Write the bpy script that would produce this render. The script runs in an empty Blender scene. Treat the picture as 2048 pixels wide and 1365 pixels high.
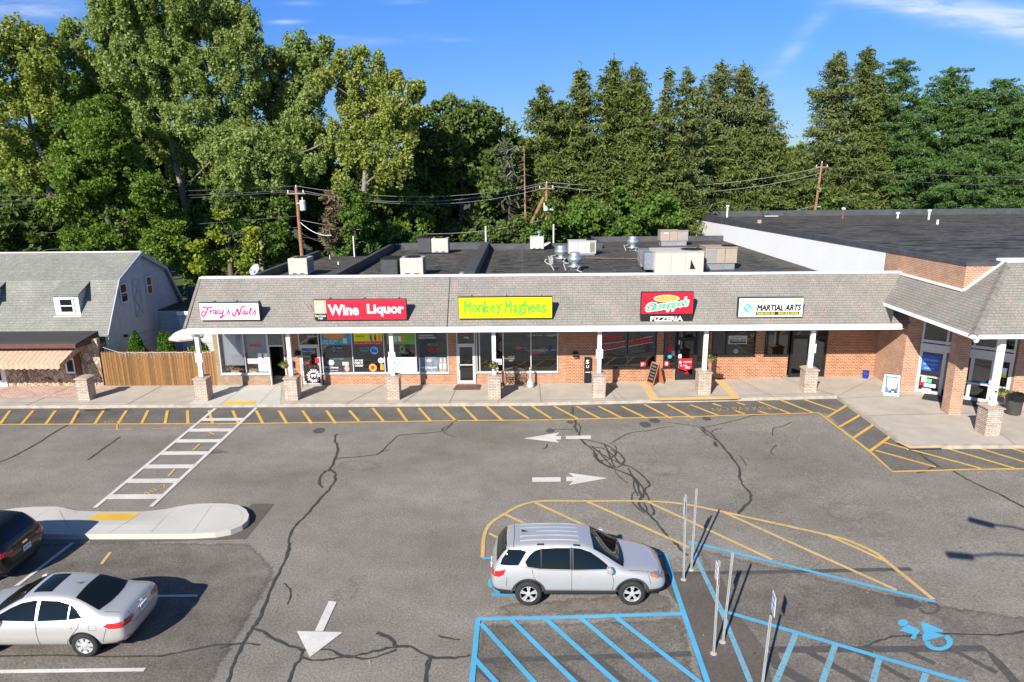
import bpy, bmesh, math, random
import numpy as np
from mathutils import Vector, Matrix
from mathutils.bvhtree import BVHTree
from mathutils.geometry import tessellate_polygon
rad = math.radians
S = bpy.context.scene
C = S.collection
random.seed(7)

# ------------------------------------------------------------------ camera, sky, sun, exposure
CAMH, PITCH, YAW, ROLL = 11.2, 14.0, 0.88, -0.58
FPX, CX, CY = 1365.3, 1024.0, 682.5
cam = bpy.data.objects.new('camera', bpy.data.cameras.new('camera')); C.objects.link(cam)
cam.data.sensor_width = 36; cam.data.lens = 24; cam.data.clip_start = .5; cam.data.clip_end = 3000
RM = Matrix.Rotation(rad(YAW), 3, 'Z') @ Matrix.Rotation(rad(90-PITCH), 3, 'X') @ Matrix.Rotation(rad(ROLL), 3, 'Z')
cam.matrix_world = Matrix.Translation((0, 0, CAMH)) @ RM.to_4x4()
S.camera = cam
SUN_EL = 32.5
sdir = Vector((-.452, -.892, 0)) * math.cos(rad(SUN_EL)) + Vector((0, 0, math.sin(rad(SUN_EL))))   # towards the sun
world = bpy.data.worlds.new("World"); S.world = world; world.use_nodes = True
wn, wl = world.node_tree.nodes, world.node_tree.links
for n in list(wn): wn.remove(n)
sky = wn.new('ShaderNodeTexSky'); sky.sky_type = 'NISHITA'; sky.sun_disc = False
sky.sun_elevation = rad(SUN_EL); sky.sun_rotation = math.atan2(sdir.x, sdir.y)
sky.air_density = 1.0; sky.dust_density = 0.15; sky.ozone_density = 3.5; sky.altitude = 0
bg = wn.new('ShaderNodeBackground'); bg.inputs[1].default_value = 0.068
wo = wn.new('ShaderNodeOutputWorld')
tc = wn.new('ShaderNodeTexCoord')
sep = wn.new('ShaderNodeSeparateXYZ'); wl.new(tc.outputs['Generated'], sep.inputs[0])
def wmath(op, a, b=None, c=None):
    m = wn.new('ShaderNodeMath'); m.operation = op
    for i, x in enumerate((a, b, c)):
        if x is None: continue
        if isinstance(x, (int, float)): m.inputs[i].default_value = x
        else: wl.new(x, m.inputs[i])
    return m.outputs[0]
yc_ = wmath('MAXIMUM', sep.outputs[1], .05)
Az = wmath('DIVIDE', sep.outputs[0], yc_); El = wmath('DIVIDE', sep.outputs[2], yc_)    # heading and height of each sky direction
cmb = wn.new('ShaderNodeCombineXYZ')
wl.new(wmath('ADD', wmath('MULTIPLY', Az, 5.0), wmath('MULTIPLY', El, 3.0)), cmb.inputs[0]); wl.new(wmath('MULTIPLY', El, 30.0), cmb.inputs[1])
nz = wn.new('ShaderNodeTexNoise'); nz.inputs['Scale'].default_value = 1.6; nz.inputs['Detail'].default_value = 7; nz.inputs['Roughness'].default_value = .6
nz.inputs['Distortion'].default_value = .5
wl.new(cmb.outputs[0], nz.inputs['Vector'])
mr = wn.new('ShaderNodeMapRange'); mr.inputs[1].default_value = .30; mr.inputs[2].default_value = .74; wl.new(nz.outputs[0], mr.inputs[0])
cl = None                                                 # wisps of high cloud where they hang: (heading, height, width, depth, slant, weight)
for a0, e0, wa, we, sl_, wt in ((.62, .197, .13, .016, -.12, .95), (.70, .172, .10, .016, -.2, .6), (.50, .212, .07, .008, -.1, .6), (.385, .175, .035, .018, 1.1, .22), (.365, .15, .03, .014, 1.0, .15), (-.266, .179, .025, .0030, 0, .45), (-.319, .199, .022, .0026, 0, .5),
                                (-.198, .173, .06, .006, .05, .25), (-.109, .174, .035, .0026, 0, .22), (-.687, .219, .08, .012, 0, .8), (-.16, .222, .03, .003, 0, .2), (-.297, .222, .02, .003, 0, .3), (.1, .34, .6, .03, .1, .4), (-.5, .5, .5, .03, .1, .4), (.30, .10, .10, .03, 0, .10)):
    da = wmath('SUBTRACT', Az, a0); de = wmath('SUBTRACT', wmath('SUBTRACT', El, e0), wmath('MULTIPLY', da, sl_))
    q = wmath('ADD', wmath('POWER', wmath('ABSOLUTE', wmath('DIVIDE', da, wa)), 2), wmath('POWER', wmath('ABSOLUTE', wmath('DIVIDE', de, we)), 2))
    g_ = wmath('MULTIPLY', wmath('EXPONENT', wmath('MULTIPLY', q, -1)), wt); cl = g_ if cl is None else wmath('ADD', cl, g_)
mr = wn.new('ShaderNodeMath'); mr.operation = 'MULTIPLY'; mr.use_clamp = True
mr2 = [n for n in wn if n.type == 'MAP_RANGE'][0]; wl.new(mr2.outputs[0], mr.inputs[0]); wl.new(wmath('MULTIPLY', cl, 1.5), mr.inputs[1])
mix = wn.new('ShaderNodeMixRGB'); mix.inputs[2].default_value = (6.2, 7.4, 9.2, 1)
wl.new(mr.outputs[0], mix.inputs[0])
tint = wn.new('ShaderNodeMixRGB'); tint.blend_type = 'MULTIPLY'; tint.inputs[0].default_value = 1
tr_ = wn.new('ShaderNodeValToRGB'); te = tr_.color_ramp.elements; te.new(.5); te.new(.6)       # deepen the pale band of the sky model near the horizon
for e_, (p_, c_) in zip(te, ((.0, (.52, .64, .86)), (.10, (.48, .70, 1.08)), (.24, (.44, .84, 1.55)), (.6, (.75, .9, 1.1)))): e_.position = p_; e_.color = (*c_, 1)
wl.new(sep.outputs[2], tr_.inputs[0]); wl.new(tr_.outputs[0], tint.inputs[2])
wl.new(sky.outputs[0], tint.inputs[1]); wl.new(tint.outputs[0], mix.inputs[1])
wl.new(mix.outputs[0], bg.inputs[0]); wl.new(bg.outputs[0], wo.inputs[0])
sun = bpy.data.objects.new('sun', bpy.data.lights.new('sun', 'SUN')); C.objects.link(sun)
sun.data.energy = 5.0; sun.data.angle = rad(.5); sun.data.color = (1, .945, .86)
sun.rotation_euler = sdir.to_track_quat('Z', 'Y').to_euler()
sun.location = (-20, -30, 40)
S.view_settings.view_transform = 'Standard'; S.view_settings.look = 'None'
S.view_settings.exposure = 0.72; S.view_settings.gamma = 1
S.render.engine = 'CYCLES'
S.cycles.max_bounces = 6; S.cycles.transparent_max_bounces = 10; S.cycles.diffuse_bounces = 3

# ------------------------------------------------------------------ picture point -> place on a real plane
def ray(u, v): return RM @ Vector(((u-CX)/FPX, -(v-CY)/FPX, -1))
CP = Vector((0, 0, CAMH))
def gz(x): return min(max((x-.5)*.02, 0), .32)            # the lot climbs gently to the right
def onz(u, v, z): d = ray(u, v); return CP + d*((z-CAMH)/d.z)
def ony(u, v, y): d = ray(u, v); return CP + d*(y/d.y)
def onx(u, v, x): d = ray(u, v); return CP + d*(x/d.x)
def ong(u, v, off=0):
    z = off
    for _ in range(5): p = onz(u, v, z); z = gz(p.x)+off
    return p
def roofz(y): return 4.83-.007*(y-35)
def onroof(u, v):
    z = 4.8
    for _ in range(5): p = onz(u, v, z); z = roofz(p.y)
    return p

# ------------------------------------------------------------------ materials
MATS = {}
def newmat(name):
    m = bpy.data.materials.new(name); m.use_nodes = True
    nt = m.node_tree; b = nt.nodes['Principled BSDF']; MATS[name] = m
    return m, nt, b
def nd(nt, t, **kw):
    n = nt.nodes.new('ShaderNode'+t)
    for k, v in kw.items():
        if hasattr(n, k) and not k[0].isupper(): setattr(n, k, v)
    return n
def setin(n, **kw):
    for k, v in kw.items():
        k = k.replace('_', ' ')
        n.inputs[k].default_value = v
def c4(c): return (c[0], c[1], c[2], 1)
def noise(nt, scale, detail=4, coord='Object', vec=None, rough=.55):
    n = nt.nodes.new('ShaderNodeTexNoise'); n.inputs['Scale'].default_value = scale; n.inputs['Detail'].default_value = detail
    n.inputs['Roughness'].default_value = rough
    if vec is None:
        t = nt.nodes.new('ShaderNodeTexCoord'); vec = t.outputs[coord]
    nt.links.new(vec, n.inputs['Vector'])
    return n.outputs[0]
def ramp(nt, fac, stops):
    r = nt.nodes.new('ShaderNodeValToRGB'); e = r.color_ramp.elements
    while len(e) < len(stops): e.new(.5)
    for i, (p, c) in enumerate(stops):
        e[i].position = p; e[i].color = c4(c) if len(c) == 3 else c
    nt.links.new(fac, r.inputs[0]); return r.outputs[0]
def mixc(nt, fac, a, b, mode='MIX'):
    m = nt.nodes.new('ShaderNodeMixRGB'); m.blend_type = mode
    for i, x in ((0, fac), (1, a), (2, b)):
        if isinstance(x, (int, float)): m.inputs[i].default_value = x
        elif isinstance(x, tuple): m.inputs[i].default_value = c4(x)
        else: nt.links.new(x, m.inputs[i])
    return m.outputs[0]
def bump(nt, b, h, strength=.3, dist=.02):
    n = nt.nodes.new('ShaderNodeBump'); n.inputs['Strength'].default_value = strength; n.inputs['Distance'].default_value = dist
    nt.links.new(h, n.inputs['Height']); nt.links.new(n.outputs[0], b.inputs['Normal'])
def g3(v): return (v, v, v)
def plain(name, col, rough=.7, metal=0, var=.12, vs=2.5, spec=.4, bmp=0, bs=40, coat=0):
    m, nt, b = newmat(name)
    b.inputs['Roughness'].default_value = rough; b.inputs['Metallic'].default_value = metal
    b.inputs['Specular IOR Level'].default_value = spec; b.inputs['Coat Weight'].default_value = coat
    b.inputs['Coat Roughness'].default_value = .05
    n = noise(nt, vs, 5)
    lo = tuple(x*(1-var) for x in col); hi = tuple(min(x*(1+var), 1) for x in col)
    nt.links.new(ramp(nt, n, [(.3, lo), (.7, hi)]), b.inputs['Base Color'])
    if bmp: bump(nt, b, noise(nt, bs, 3), bmp)
    return m
def m_asphalt(name, c1, c2, speck=.5, stain=.5):
    m, nt, b = newmat(name)
    t = nt.nodes.new('ShaderNodeTexCoord'); mp = nt.nodes.new('ShaderNodeMapping'); mp.inputs['Scale'].default_value = (1, 1.9, 1)
    nt.links.new(t.outputs['Object'], mp.inputs[0])
    big = ramp(nt, noise(nt, .16, 5, vec=mp.outputs[0], rough=.6), [(.33, c1), (.66, c2)])
    mid = ramp(nt, noise(nt, 1.3, 6, rough=.65), [(.3, g3(1-.16*stain)), (.55, g3(1)), (.75, g3(1+.10*stain))])
    c = mixc(nt, 1, big, mid, 'MULTIPLY')
    fine = ramp(nt, noise(nt, 17, 3, rough=.85), [(.30, g3(1-.50*speck)), (.5, g3(1)), (.70, g3(1+.55*speck))])
    c = mixc(nt, 1, c, fine, 'MULTIPLY')
    vo = nt.nodes.new('ShaderNodeTexVoronoi'); vo.inputs['Scale'].default_value = 1.7; nt.links.new(t.outputs['Object'], vo.inputs['Vector'])
    sp = ramp(nt, vo.outputs['Distance'], [(.0, g3(1)), (.035, g3(1)), (.05, g3(0))])
    n2 = ramp(nt, noise(nt, .9, 2), [(.52, g3(0)), (.6, g3(1))])
    c = mixc(nt, mixc(nt, 1, sp, n2, 'MULTIPLY'), c, (c1[0]*.35, c1[1]*.35, c1[2]*.35))
    nt.links.new(c, b.inputs['Base Color']); b.inputs['Roughness'].default_value = .86; b.inputs['Specular IOR Level'].default_value = .25
    bump(nt, b, noise(nt, 55, 2), .5, .01)
    return m
def m_paint(name, col, under, wear=.35):
    m, nt, b = newmat(name)
    w = ramp(nt, noise(nt, 14, 6, rough=.8), [(wear-.07, g3(1)), (wear+.07, g3(0))])
    tone = ramp(nt, noise(nt, 1.2, 4), [(.3, tuple(x*.86 for x in col)), (.7, tuple(min(1, x*1.06) for x in col))])
    nt.links.new(mixc(nt, w, tone, under), b.inputs['Base Color']); b.inputs['Roughness'].default_value = .75
    b.inputs['Specular IOR Level'].default_value = .25
    return m
def m_brick(name, cols, mortar, bw=.21, rh=.073, ms=.011, off=.5, bmp=.5, rough=.85):
    m, nt, b = newmat(name)
    t = nt.nodes.new('ShaderNodeTexCoord')
    k = nt.nodes.new('ShaderNodeTexBrick'); k.offset = off
    setin(k, Scale=1, Mortar_Size=ms, Mortar_Smooth=.2, Bias=0, Brick_Width=bw, Row_Height=rh)
    k.inputs['Color1'].default_value = c4(cols[0]); k.inputs['Color2'].default_value = c4(cols[1]); k.inputs['Mortar'].default_value = c4(mortar)
    nt.links.new(t.outputs['UV'], k.inputs['Vector'])
    c = mixc(nt, 1, k.outputs[0], ramp(nt, noise(nt, 1.6, 5, rough=.7), [(.3, g3(.80)), (.7, g3(1.16))]), 'MULTIPLY')
    nt.links.new(c, b.inputs['Base Color']); b.inputs['Roughness'].default_value = rough; b.inputs['Specular IOR Level'].default_value = .2
    bump(nt, b, k.outputs['Fac'], -bmp, .01)
    return m
def m_shingle(name, ca, cb, cc, dark, bw=.32, rh=.165, edge=.03):
    m, nt, b = newmat(name)
    t = nt.nodes.new('ShaderNodeTexCoord')
    outs = []
    for s, (p, q) in ((1, (ca, cb)), (1.0, (cc, ca))):
        k = nt.nodes.new('ShaderNodeTexBrick'); k.offset = .37 if s == 1 else .61; k.offset_frequency = 2
        setin(k, Scale=1, Mortar_Size=edge, Mortar_Smooth=.35, Bias=0, Brick_Width=bw, Row_Height=rh)
        k.inputs['Color1'].default_value = c4(p); k.inputs['Color2'].default_value = c4(q); k.inputs['Mortar'].default_value = c4(dark)
        mp = nt.nodes.new('ShaderNodeMapping'); mp.inputs['Location'].default_value = (.11*len(outs), 0, 0)
        nt.links.new(t.outputs['UV'], mp.inputs[0]); nt.links.new(mp.outputs[0], k.inputs['Vector']); outs.append(k)
    wn_ = nt.nodes.new('ShaderNodeTexWhiteNoise') if False else None
    n = noise(nt, 3.2, 2, coord='UV')
    c = mixc(nt, ramp(nt, n, [(.42, g3(0)), (.58, g3(1))]), outs[0].outputs[0], outs[1].outputs[0])
    c = mixc(nt, 1, c, ramp(nt, noise(nt, .8, 5), [(.3, g3(.88)), (.7, g3(1.10))]), 'MULTIPLY')
    c = mixc(nt, 1, c, ramp(nt, noise(nt, 30, 2), [(.3, g3(.75)), (.7, g3(1.25))]), 'MULTIPLY')
    nt.links.new(c, b.inputs['Base Color']); b.inputs['Roughness'].default_value = .95; b.inputs['Specular IOR Level'].default_value = .15
    bump(nt, b, outs[0].outputs['Fac'], -.6, .02)
    return m
def m_stone(name, stops, scale, edge=.03, sq=(1, 1, 1), dark=(.05, .045, .04)):
    m, nt, b = newmat(name)
    t = nt.nodes.new('ShaderNodeTexCoord'); mp = nt.nodes.new('ShaderNodeMapping'); mp.inputs['Scale'].default_value = sq
    nt.links.new(t.outputs['UV'], mp.inputs[0])
    v1 = nt.nodes.new('ShaderNodeTexVoronoi'); v1.inputs['Scale'].default_value = scale; nt.links.new(mp.outputs[0], v1.inputs['Vector'])
    v2 = nt.nodes.new('ShaderNodeTexVoronoi'); v2.feature = 'DISTANCE_TO_EDGE'; v2.inputs['Scale'].default_value = scale; nt.links.new(mp.outputs[0], v2.inputs['Vector'])
    sx = nt.nodes.new('ShaderNodeSeparateXYZ'); nt.links.new(v1.outputs['Color'], sx.inputs[0])
    c = ramp(nt, sx.outputs[0], stops)
    c = mixc(nt, 1, c, ramp(nt, noise(nt, 9, 5), [(.3, g3(.8)), (.7, g3(1.15))]), 'MULTIPLY')
    e = ramp(nt, v2.outputs['Distance'], [(edge*.5, g3(0)), (edge, g3(1))])
    nt.links.new(mixc(nt, e, dark, c), b.inputs['Base Color']); b.inputs['Roughness'].default_value = .9; b.inputs['Specular IOR Level'].default_value = .2
    bump(nt, b, e, .6, .02)
    return m
def m_lines(name, col, pitch, axis='V', depth=.4, dark=.5, rough=.6, wid=.12, var=.15):
    m, nt, b = newmat(name)                                # boards or siding: a dark joint every `pitch` metres
    t = nt.nodes.new('ShaderNodeTexCoord'); s = nt.nodes.new('ShaderNodeSeparateXYZ'); nt.links.new(t.outputs['UV'], s.inputs[0])
    d = nt.nodes.new('ShaderNodeMath'); d.operation = 'DIVIDE'; d.inputs[1].default_value = pitch; nt.links.new(s.outputs[1 if axis == 'V' else 0], d.inputs[0])
    f = nt.nodes.new('ShaderNodeMath'); f.operation = 'FRACT'; nt.links.new(d.outputs[0], f.inputs[0])
    fl = nt.nodes.new('ShaderNodeMath'); fl.operation = 'FLOOR'; nt.links.new(d.outputs[0], fl.inputs[0])
    w = nt.nodes.new('ShaderNodeTexWhiteNoise'); w.noise_dimensions = '1D'; nt.links.new(fl.outputs[0], w.inputs['W'])
    line = ramp(nt, f.outputs[0], [(0, g3(dark)), (wid*.6, g3(dark)), (wid, g3(1))])
    c = mixc(nt, 1, ramp(nt, w.outputs[0], [(0, tuple(x*(1-var) for x in col)), (1, tuple(min(1, x*(1+var)) for x in col))]), line, 'MULTIPLY')
    c = mixc(nt, 1, c, ramp(nt, noise(nt, 4, 5, rough=.7), [(.3, g3(.85)), (.7, g3(1.1))]), 'MULTIPLY')
    nt.links.new(c, b.inputs['Base Color']); b.inputs['Roughness'].default_value = rough; b.inputs['Specular IOR Level'].default_value = .3
    bump(nt, b, line, depth, .02)
    return m
def m_leaf(name, cols, trans=.28, nscale=.35, warm=None):
    m = bpy.data.materials.new(name); m.use_nodes = True; nt = m.node_tree; MATS[name] = m
    for n in list(nt.nodes): nt.nodes.remove(n)
    o = nt.nodes.new('ShaderNodeOutputMaterial'); g = nt.nodes.new('ShaderNodeNewGeometry')
    n1 = noise(nt, nscale, 3)
    add = nt.nodes.new('ShaderNodeMath'); add.operation = 'MULTIPLY_ADD'; add.inputs[1].default_value = .42; nt.links.new(g.outputs['Random Per Island'], add.inputs[0])
    m2 = nt.nodes.new('ShaderNodeMath'); m2.operation = 'MULTIPLY'; m2.inputs[1].default_value = .62; nt.links.new(n1, m2.inputs[0]); nt.links.new(m2.outputs[0], add.inputs[2])
    k = len(cols)
    c = ramp(nt, add.outputs[0], [(.22+.56*i/(k-1), cc) for i, cc in enumerate(cols)])
    d = nt.nodes.new('ShaderNodeBsdfDiffuse'); nt.links.new(c, d.inputs[0])
    tr = nt.nodes.new('ShaderNodeBsdfTranslucent'); nt.links.new(mixc(nt, 1, c, (1.2, 1.35, .5), 'MULTIPLY'), tr.inputs[0])
    gl = nt.nodes.new('ShaderNodeBsdfGlossy'); gl.inputs[0].default_value = (.7, .75, .8, 1); gl.inputs[1].default_value = .6
    mx = nt.nodes.new('ShaderNodeMixShader'); mx.inputs[0].default_value = trans; nt.links.new(d.outputs[0], mx.inputs[1]); nt.links.new(tr.outputs[0], mx.inputs[2])
    m3 = nt.nodes.new('ShaderNodeMixShader'); m3.inputs[0].default_value = .015; nt.links.new(mx.outputs[0], m3.inputs[1]); nt.links.new(gl.outputs[0], m3.inputs[2])
    nt.links.new(m3.outputs[0], o.inputs[0]); return m
def m_glass(name, tintc=(.45, .5, .5), refl=.10):
    m = bpy.data.materials.new(name); m.use_nodes = True; nt = m.node_tree; MATS[name] = m
    for n in list(nt.nodes): nt.nodes.remove(n)
    o = nt.nodes.new('ShaderNodeOutputMaterial'); t = nt.nodes.new('ShaderNodeBsdfTransparent'); t.inputs[0].default_value = c4(tintc)
    g = nt.nodes.new('ShaderNodeBsdfGlossy'); g.inputs[1].default_value = .01; g.inputs[0].default_value = (.9, .95, 1, 1)
    f = nt.nodes.new('ShaderNodeFresnel'); f.inputs[0].default_value = 1.5
    ad = nt.nodes.new('ShaderNodeMath'); ad.operation = 'ADD'; ad.inputs[1].default_value = refl; ad.use_clamp = True; nt.links.new(f.outputs[0], ad.inputs[0])
    mx = nt.nodes.new('ShaderNodeMixShader'); nt.links.new(ad.outputs[0], mx.inputs[0]); nt.links.new(t.outputs[0], mx.inputs[1]); nt.links.new(g.outputs[0], mx.inputs[2])
    nt.links.new(mx.outputs[0], o.inputs[0]); return m

A_lot = m_asphalt('asphalt_lot', (.172, .155, .131), (.246, .223, .193), .95, .85)
A_seal = m_asphalt('asphalt_sealed', (.108, .100, .089), (.162, .150, .134), .85, 1.3)
A_worn = m_asphalt('asphalt_worn', (.112, .100, .084), (.205, .184, .158), 1.0, 1.8)
A_fresh = m_asphalt('asphalt_fresh', (.098, .083, .070), (.128, .111, .095), .5, .7)
TAR = plain('tar', (.052, .052, .047), .6, var=.35, vs=9)
TARF = plain('tar_faded', (.078, .073, .067), .75, var=.25, vs=12)
CONC = plain('concrete_old', (.42, .375, .315), .9, var=.10, vs=1.3, spec=.2, bmp=.15)
CONCN = plain('concrete_new', (.49, .47, .425), .9, var=.05, vs=1.0, spec=.2, bmp=.1)
CURB = plain('concrete_kerb', (.40, .35, .285), .9, var=.22, vs=3, spec=.2, bmp=.2)
JOINT = plain('concrete_joint', (.24, .205, .165), .95, var=.2)
P_yel = m_paint('paint_yellow', (.66, .40, .085), (.12, .11, .10), .39)
P_yelf = m_paint('paint_yellow_faded', (.58, .39, .15), (.17, .155, .13), .40)
P_wht = m_paint('paint_white', (.60, .575, .53), (.17, .155, .13), .36)
P_blu = m_paint('paint_blue', (.085, .36, .56), (.13, .12, .11), .35)
P_bluf = m_paint('paint_blue_faded', (.16, .36, .46), (.14, .13, .12), .42)
P_pad = m_paint('tactile_yellow', (.75, .46, .05), (.55, .50, .42), .24)
P_walk = m_paint('kerb_yellow_worn', (.70, .45, .13), (.47, .41, .33), .47)
BR_red = m_brick('brick_red', ((.28, .080, .028), (.40, .135, .055)), (.46, .32, .21), rh=.084, ms=.016)
BR_store = m_brick('brick_store', ((.35, .150, .082), (.45, .220, .135)), (.50, .40, .30), rh=.080, ms=.014)
BR_tan = m_brick('brick_tan', ((.29, .195, .115), (.36, .255, .16)), (.25, .18, .12))
BR_pale = m_brick('brick_pale_red', ((.32, .125, .058), (.42, .19, .105)), (.44, .32, .22), rh=.080, ms=.013)
SHING = m_shingle('shingle_mixed', (.250, .236, .208), (.300, .240, .206), (.212, .220, .192), (.140, .128, .112), bw=.30, rh=.145, edge=.016)
SHINGG = m_shingle('shingle_greygreen', (.225, .228, .200), (.262, .262, .235), (.205, .210, .185), (.145, .145, .125), bw=.30, rh=.15, edge=.016)
RIDGE = plain('ridge_cap', (.20, .18, .16), .95, var=.2, vs=3)
LEDGE = m_brick('ledge_stone', ((.46, .35, .27), (.58, .49, .41)), (.22, .16, .12), bw=.27, rh=.085, ms=.012, off=.37, bmp=.9)
CAPST = plain('capstone', (.40, .31, .25), .9, var=.18, vs=6)
FLAG = m_stone('flagstone', [(.0, (.20, .15, .10)), (.35, (.50, .38, .24)), (.7, (.42, .33, .25)), (1, (.58, .47, .34))], 3.6, .045, (1.4, .8, 1), (.10, .08, .06))
WHITE = plain('white_trim', (.80, .79, .77), .5, var=.03, spec=.3)
WHITEW = plain('white_block_wall', (.86, .86, .86), .7, var=.02, vs=.7)
SOFF = plain('soffit', (.36, .33, .27), .8, var=.05)
SIDING = m_lines('blue_siding', (.47, .50, .52), .13, 'V', .6, .6, .6, .18, .04)
BATTEN = m_lines('blue_boards', (.50, .53, .55), .28, 'U', .6, .7, .6, .10, .05)
BLUETRIM = plain('blue_trim', (.42, .45, .49), .6)
FENCE = m_lines('fence_boards', (.235, .122, .042), .14, 'U', .7, .35, .8, .14, .28)
EPDM = None
m_, nt_, b_ = newmat('roof_membrane')
t_ = nt_.nodes.new('ShaderNodeTexCoord')
c_ = ramp(nt_, noise(nt_, .35, 6), [(.3, (.056, .053, .050)), (.7, (.092, .088, .083))])
mp_ = nt_.nodes.new('ShaderNodeMapping'); mp_.inputs['Scale'].default_value = (.7, 2.6, 1); nt_.links.new(t_.outputs['Object'], mp_.inputs[0])
c_ = mixc(nt_, ramp(nt_, noise(nt_, 1.3, 5, vec=mp_.outputs[0], rough=.7), [(.50, g3(0)), (.66, g3(.6))]), c_, (.19, .175, .155))
c_ = mixc(nt_, ramp(nt_, noise(nt_, 1.5, 3, vec=mp_.outputs[0]), [(.575, g3(0)), (.605, g3(1))]), c_, (.020, .021, .023))
sx_ = nt_.nodes.new('ShaderNodeSeparateXYZ'); nt_.links.new(t_.outputs['UV'], sx_.inputs[0])
for k_, p_ in ((0, 3.05), (1, 7.3)):                      # welded seams of the sheets
    d_ = nt_.nodes.new('ShaderNodeMath'); d_.operation = 'DIVIDE'; d_.inputs[1].default_value = p_; nt_.links.new(sx_.outputs[k_], d_.inputs[0]); f_ = nt_.nodes.new('ShaderNodeMath'); f_.operation = 'FRACT'; nt_.links.new(d_.outputs[0], f_.inputs[0])
    c_ = mixc(nt_, 1, c_, ramp(nt_, f_.outputs[0], [(0, g3(1.5)), (.02, g3(1.5)), (.025, g3(.6)), (.035, g3(1))]), 'MULTIPLY')
nt_.links.new(c_, b_.inputs['Base Color']); b_.inputs['Roughness'].default_value = .75; b_.inputs['Specular IOR Level'].default_value = .15
EPDM = m_
PARA = plain('parapet_membrane', (.070, .073, .080), .6, var=.25, vs=1.5)
GALV = plain('galvanised', (.55, .58, .60), .38, metal=.75, var=.15, vs=6)
STEEL = plain('post_steel', (.50, .51, .50), .5, metal=.4, var=.12, vs=8)
ALU = plain('aluminium_frame', (.58, .57, .55), .45, metal=.3, var=.05)
BRONZE = plain('dark_frame', (.018, .017, .017), .45, var=.2)
ACB = plain('unit_beige', (.50, .47, .41), .55, var=.05, vs=2)
ACT = plain('unit_tan', (.36, .29, .23), .6, var=.10, vs=3)
ACG = plain('unit_grey', (.48, .475, .455), .55, var=.06, vs=3)
DUCT = plain('duct_dark', (.055, .058, .062), .55, var=.2)
BLACK = plain('black', (.012, .012, .013), .5, var=.2)
GRILL = m_lines('grille', (.10, .10, .10), .05, 'V', .5, .3, .6, .5)
WOODP = plain('pole_wood', (.30, .155, .085), .85, var=.25, vs=4, bmp=.3)
BARK = plain('bark', (.13, .108, .085), .95, var=.35, vs=4, bmp=.5, bs=12)
BARKP = plain('bark_pale', (.24, .22, .19), .9, var=.3, vs=5)
BARKT = plain('bark_tan', (.30, .19, .12), .9, var=.3, vs=4)
BROWN = plain('brown_trim', (.12, .052, .035), .6, var=.2)
DARKRF = m_lines('dark_roof_strips', (.052, .050, .050), .9, 'V', .1, .8, .9, .04, .15)
AWN = m_lines('awning_stripes', (.56, .37, .25), .26, 'U', 0, .74, .8, .5, .04)
PAVER = m_brick('paver_red', ((.40, .20, .15), (.55, .36, .28)), (.60, .50, .42), bw=.2, rh=.1, ms=.015)
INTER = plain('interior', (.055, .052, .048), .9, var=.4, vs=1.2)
INTERL = plain('interior_light', (.42, .40, .37), .9, var=.1)
GLASS = m_glass('window_glass', (.90, .93, .93), .05)
GLASSD = m_glass('window_glass_dark', (.16, .19, .19), .07)
CARGL = plain('car_glass', (.006, .009, .009), .03, var=.1, spec=.38)
SILV = plain('silver_paint', (.64, .63, .615), .36, metal=.6, var=.01, coat=.7)
SILVW = plain('warm_silver_paint', (.64, .625, .60), .38, metal=.58, var=.01, coat=.7)
BLKP = plain('black_paint', (.006, .006, .007), .3, var=.02, coat=.6, spec=.3)
RUB = plain('rubber', (.022, .022, .022), .85, var=.2)
CLAD = plain('grey_cladding', (.035, .038, .042), .7, var=.1)
RIM = plain('alloy', (.68, .68, .68), .35, metal=.55, var=.03)
REDL = plain('tail_light_red', (.50, .012, .015), .15, var=.05, coat=1)
LAMPC = plain('lamp_clear', (.22, .23, .24), .12, metal=.3, var=.1, coat=1)
AMBER = plain('lamp_amber', (.65, .16, .02), .2, var=.05)
CHROME = plain('chrome', (.75, .76, .77), .12, metal=.9, var=.02)
S_wht = plain('sign_white', (.82, .82, .83), .45, var=.01)
S_red = plain('sign_red', (.58, .012, .035), .45, var=.02)
S_redb = plain('sign_bright_red', (.72, .012, .03), .45, var=.02)
S_yel = plain('sign_yellow', (.86, .80, .0), .45, var=.01)
S_blk = plain('sign_black', (.018, .018, .018), .45, var=.05)
S_grn = plain('sign_green', (.16, .50, .04), .5, var=.02)
S_grn2 = plain('sign_sea_green', (.12, .50, .26), .5, var=.02)
S_pink = plain('sign_pink', (.62, .03, .16), .5, var=.02)
S_pinkl = plain('sign_pale_pink', (.78, .40, .52), .5, var=.02)
S_gry = plain('sign_grey', (.40, .38, .40), .5, var=.02)
S_tan = plain('sign_tan', (.50, .42, .28), .5, var=.03)
S_crm = plain('pizza_crust', (.80, .55, .25), .5, var=.05)
S_blu = plain('sign_blue', (.03, .12, .50), .5, var=.03)
S_cyan = plain('sign_cyan', (.10, .45, .60), .5, var=.1)
S_skyb = plain('poster_blue', (.06, .33, .55), .5, var=.05)
S_org = plain('poster_orange', (.75, .30, .05), .5, var=.08)
S_aqua = plain('poster_aqua', (.50, .68, .70), .5, var=.06)
S_gray2 = plain('poster_dark', (.045, .048, .05), .4, var=.35, vs=4)
L_cot = m_leaf('leaf_cottonwood', [(.135, .190, .042), (.200, .265, .066), (.265, .325, .098), (.33, .39, .15)], .36)
L_cot2 = m_leaf('leaf_cottonwood_yellow', [(.12, .165, .026), (.205, .255, .046), (.285, .32, .068), (.38, .40, .12)], .3)
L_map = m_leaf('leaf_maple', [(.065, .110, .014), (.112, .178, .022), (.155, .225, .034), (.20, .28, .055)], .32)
L_mapd = m_leaf('leaf_maple_dark', [(.060, .092, .020), (.092, .138, .028), (.130, .180, .042), (.17, .22, .06)], .34)
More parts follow.
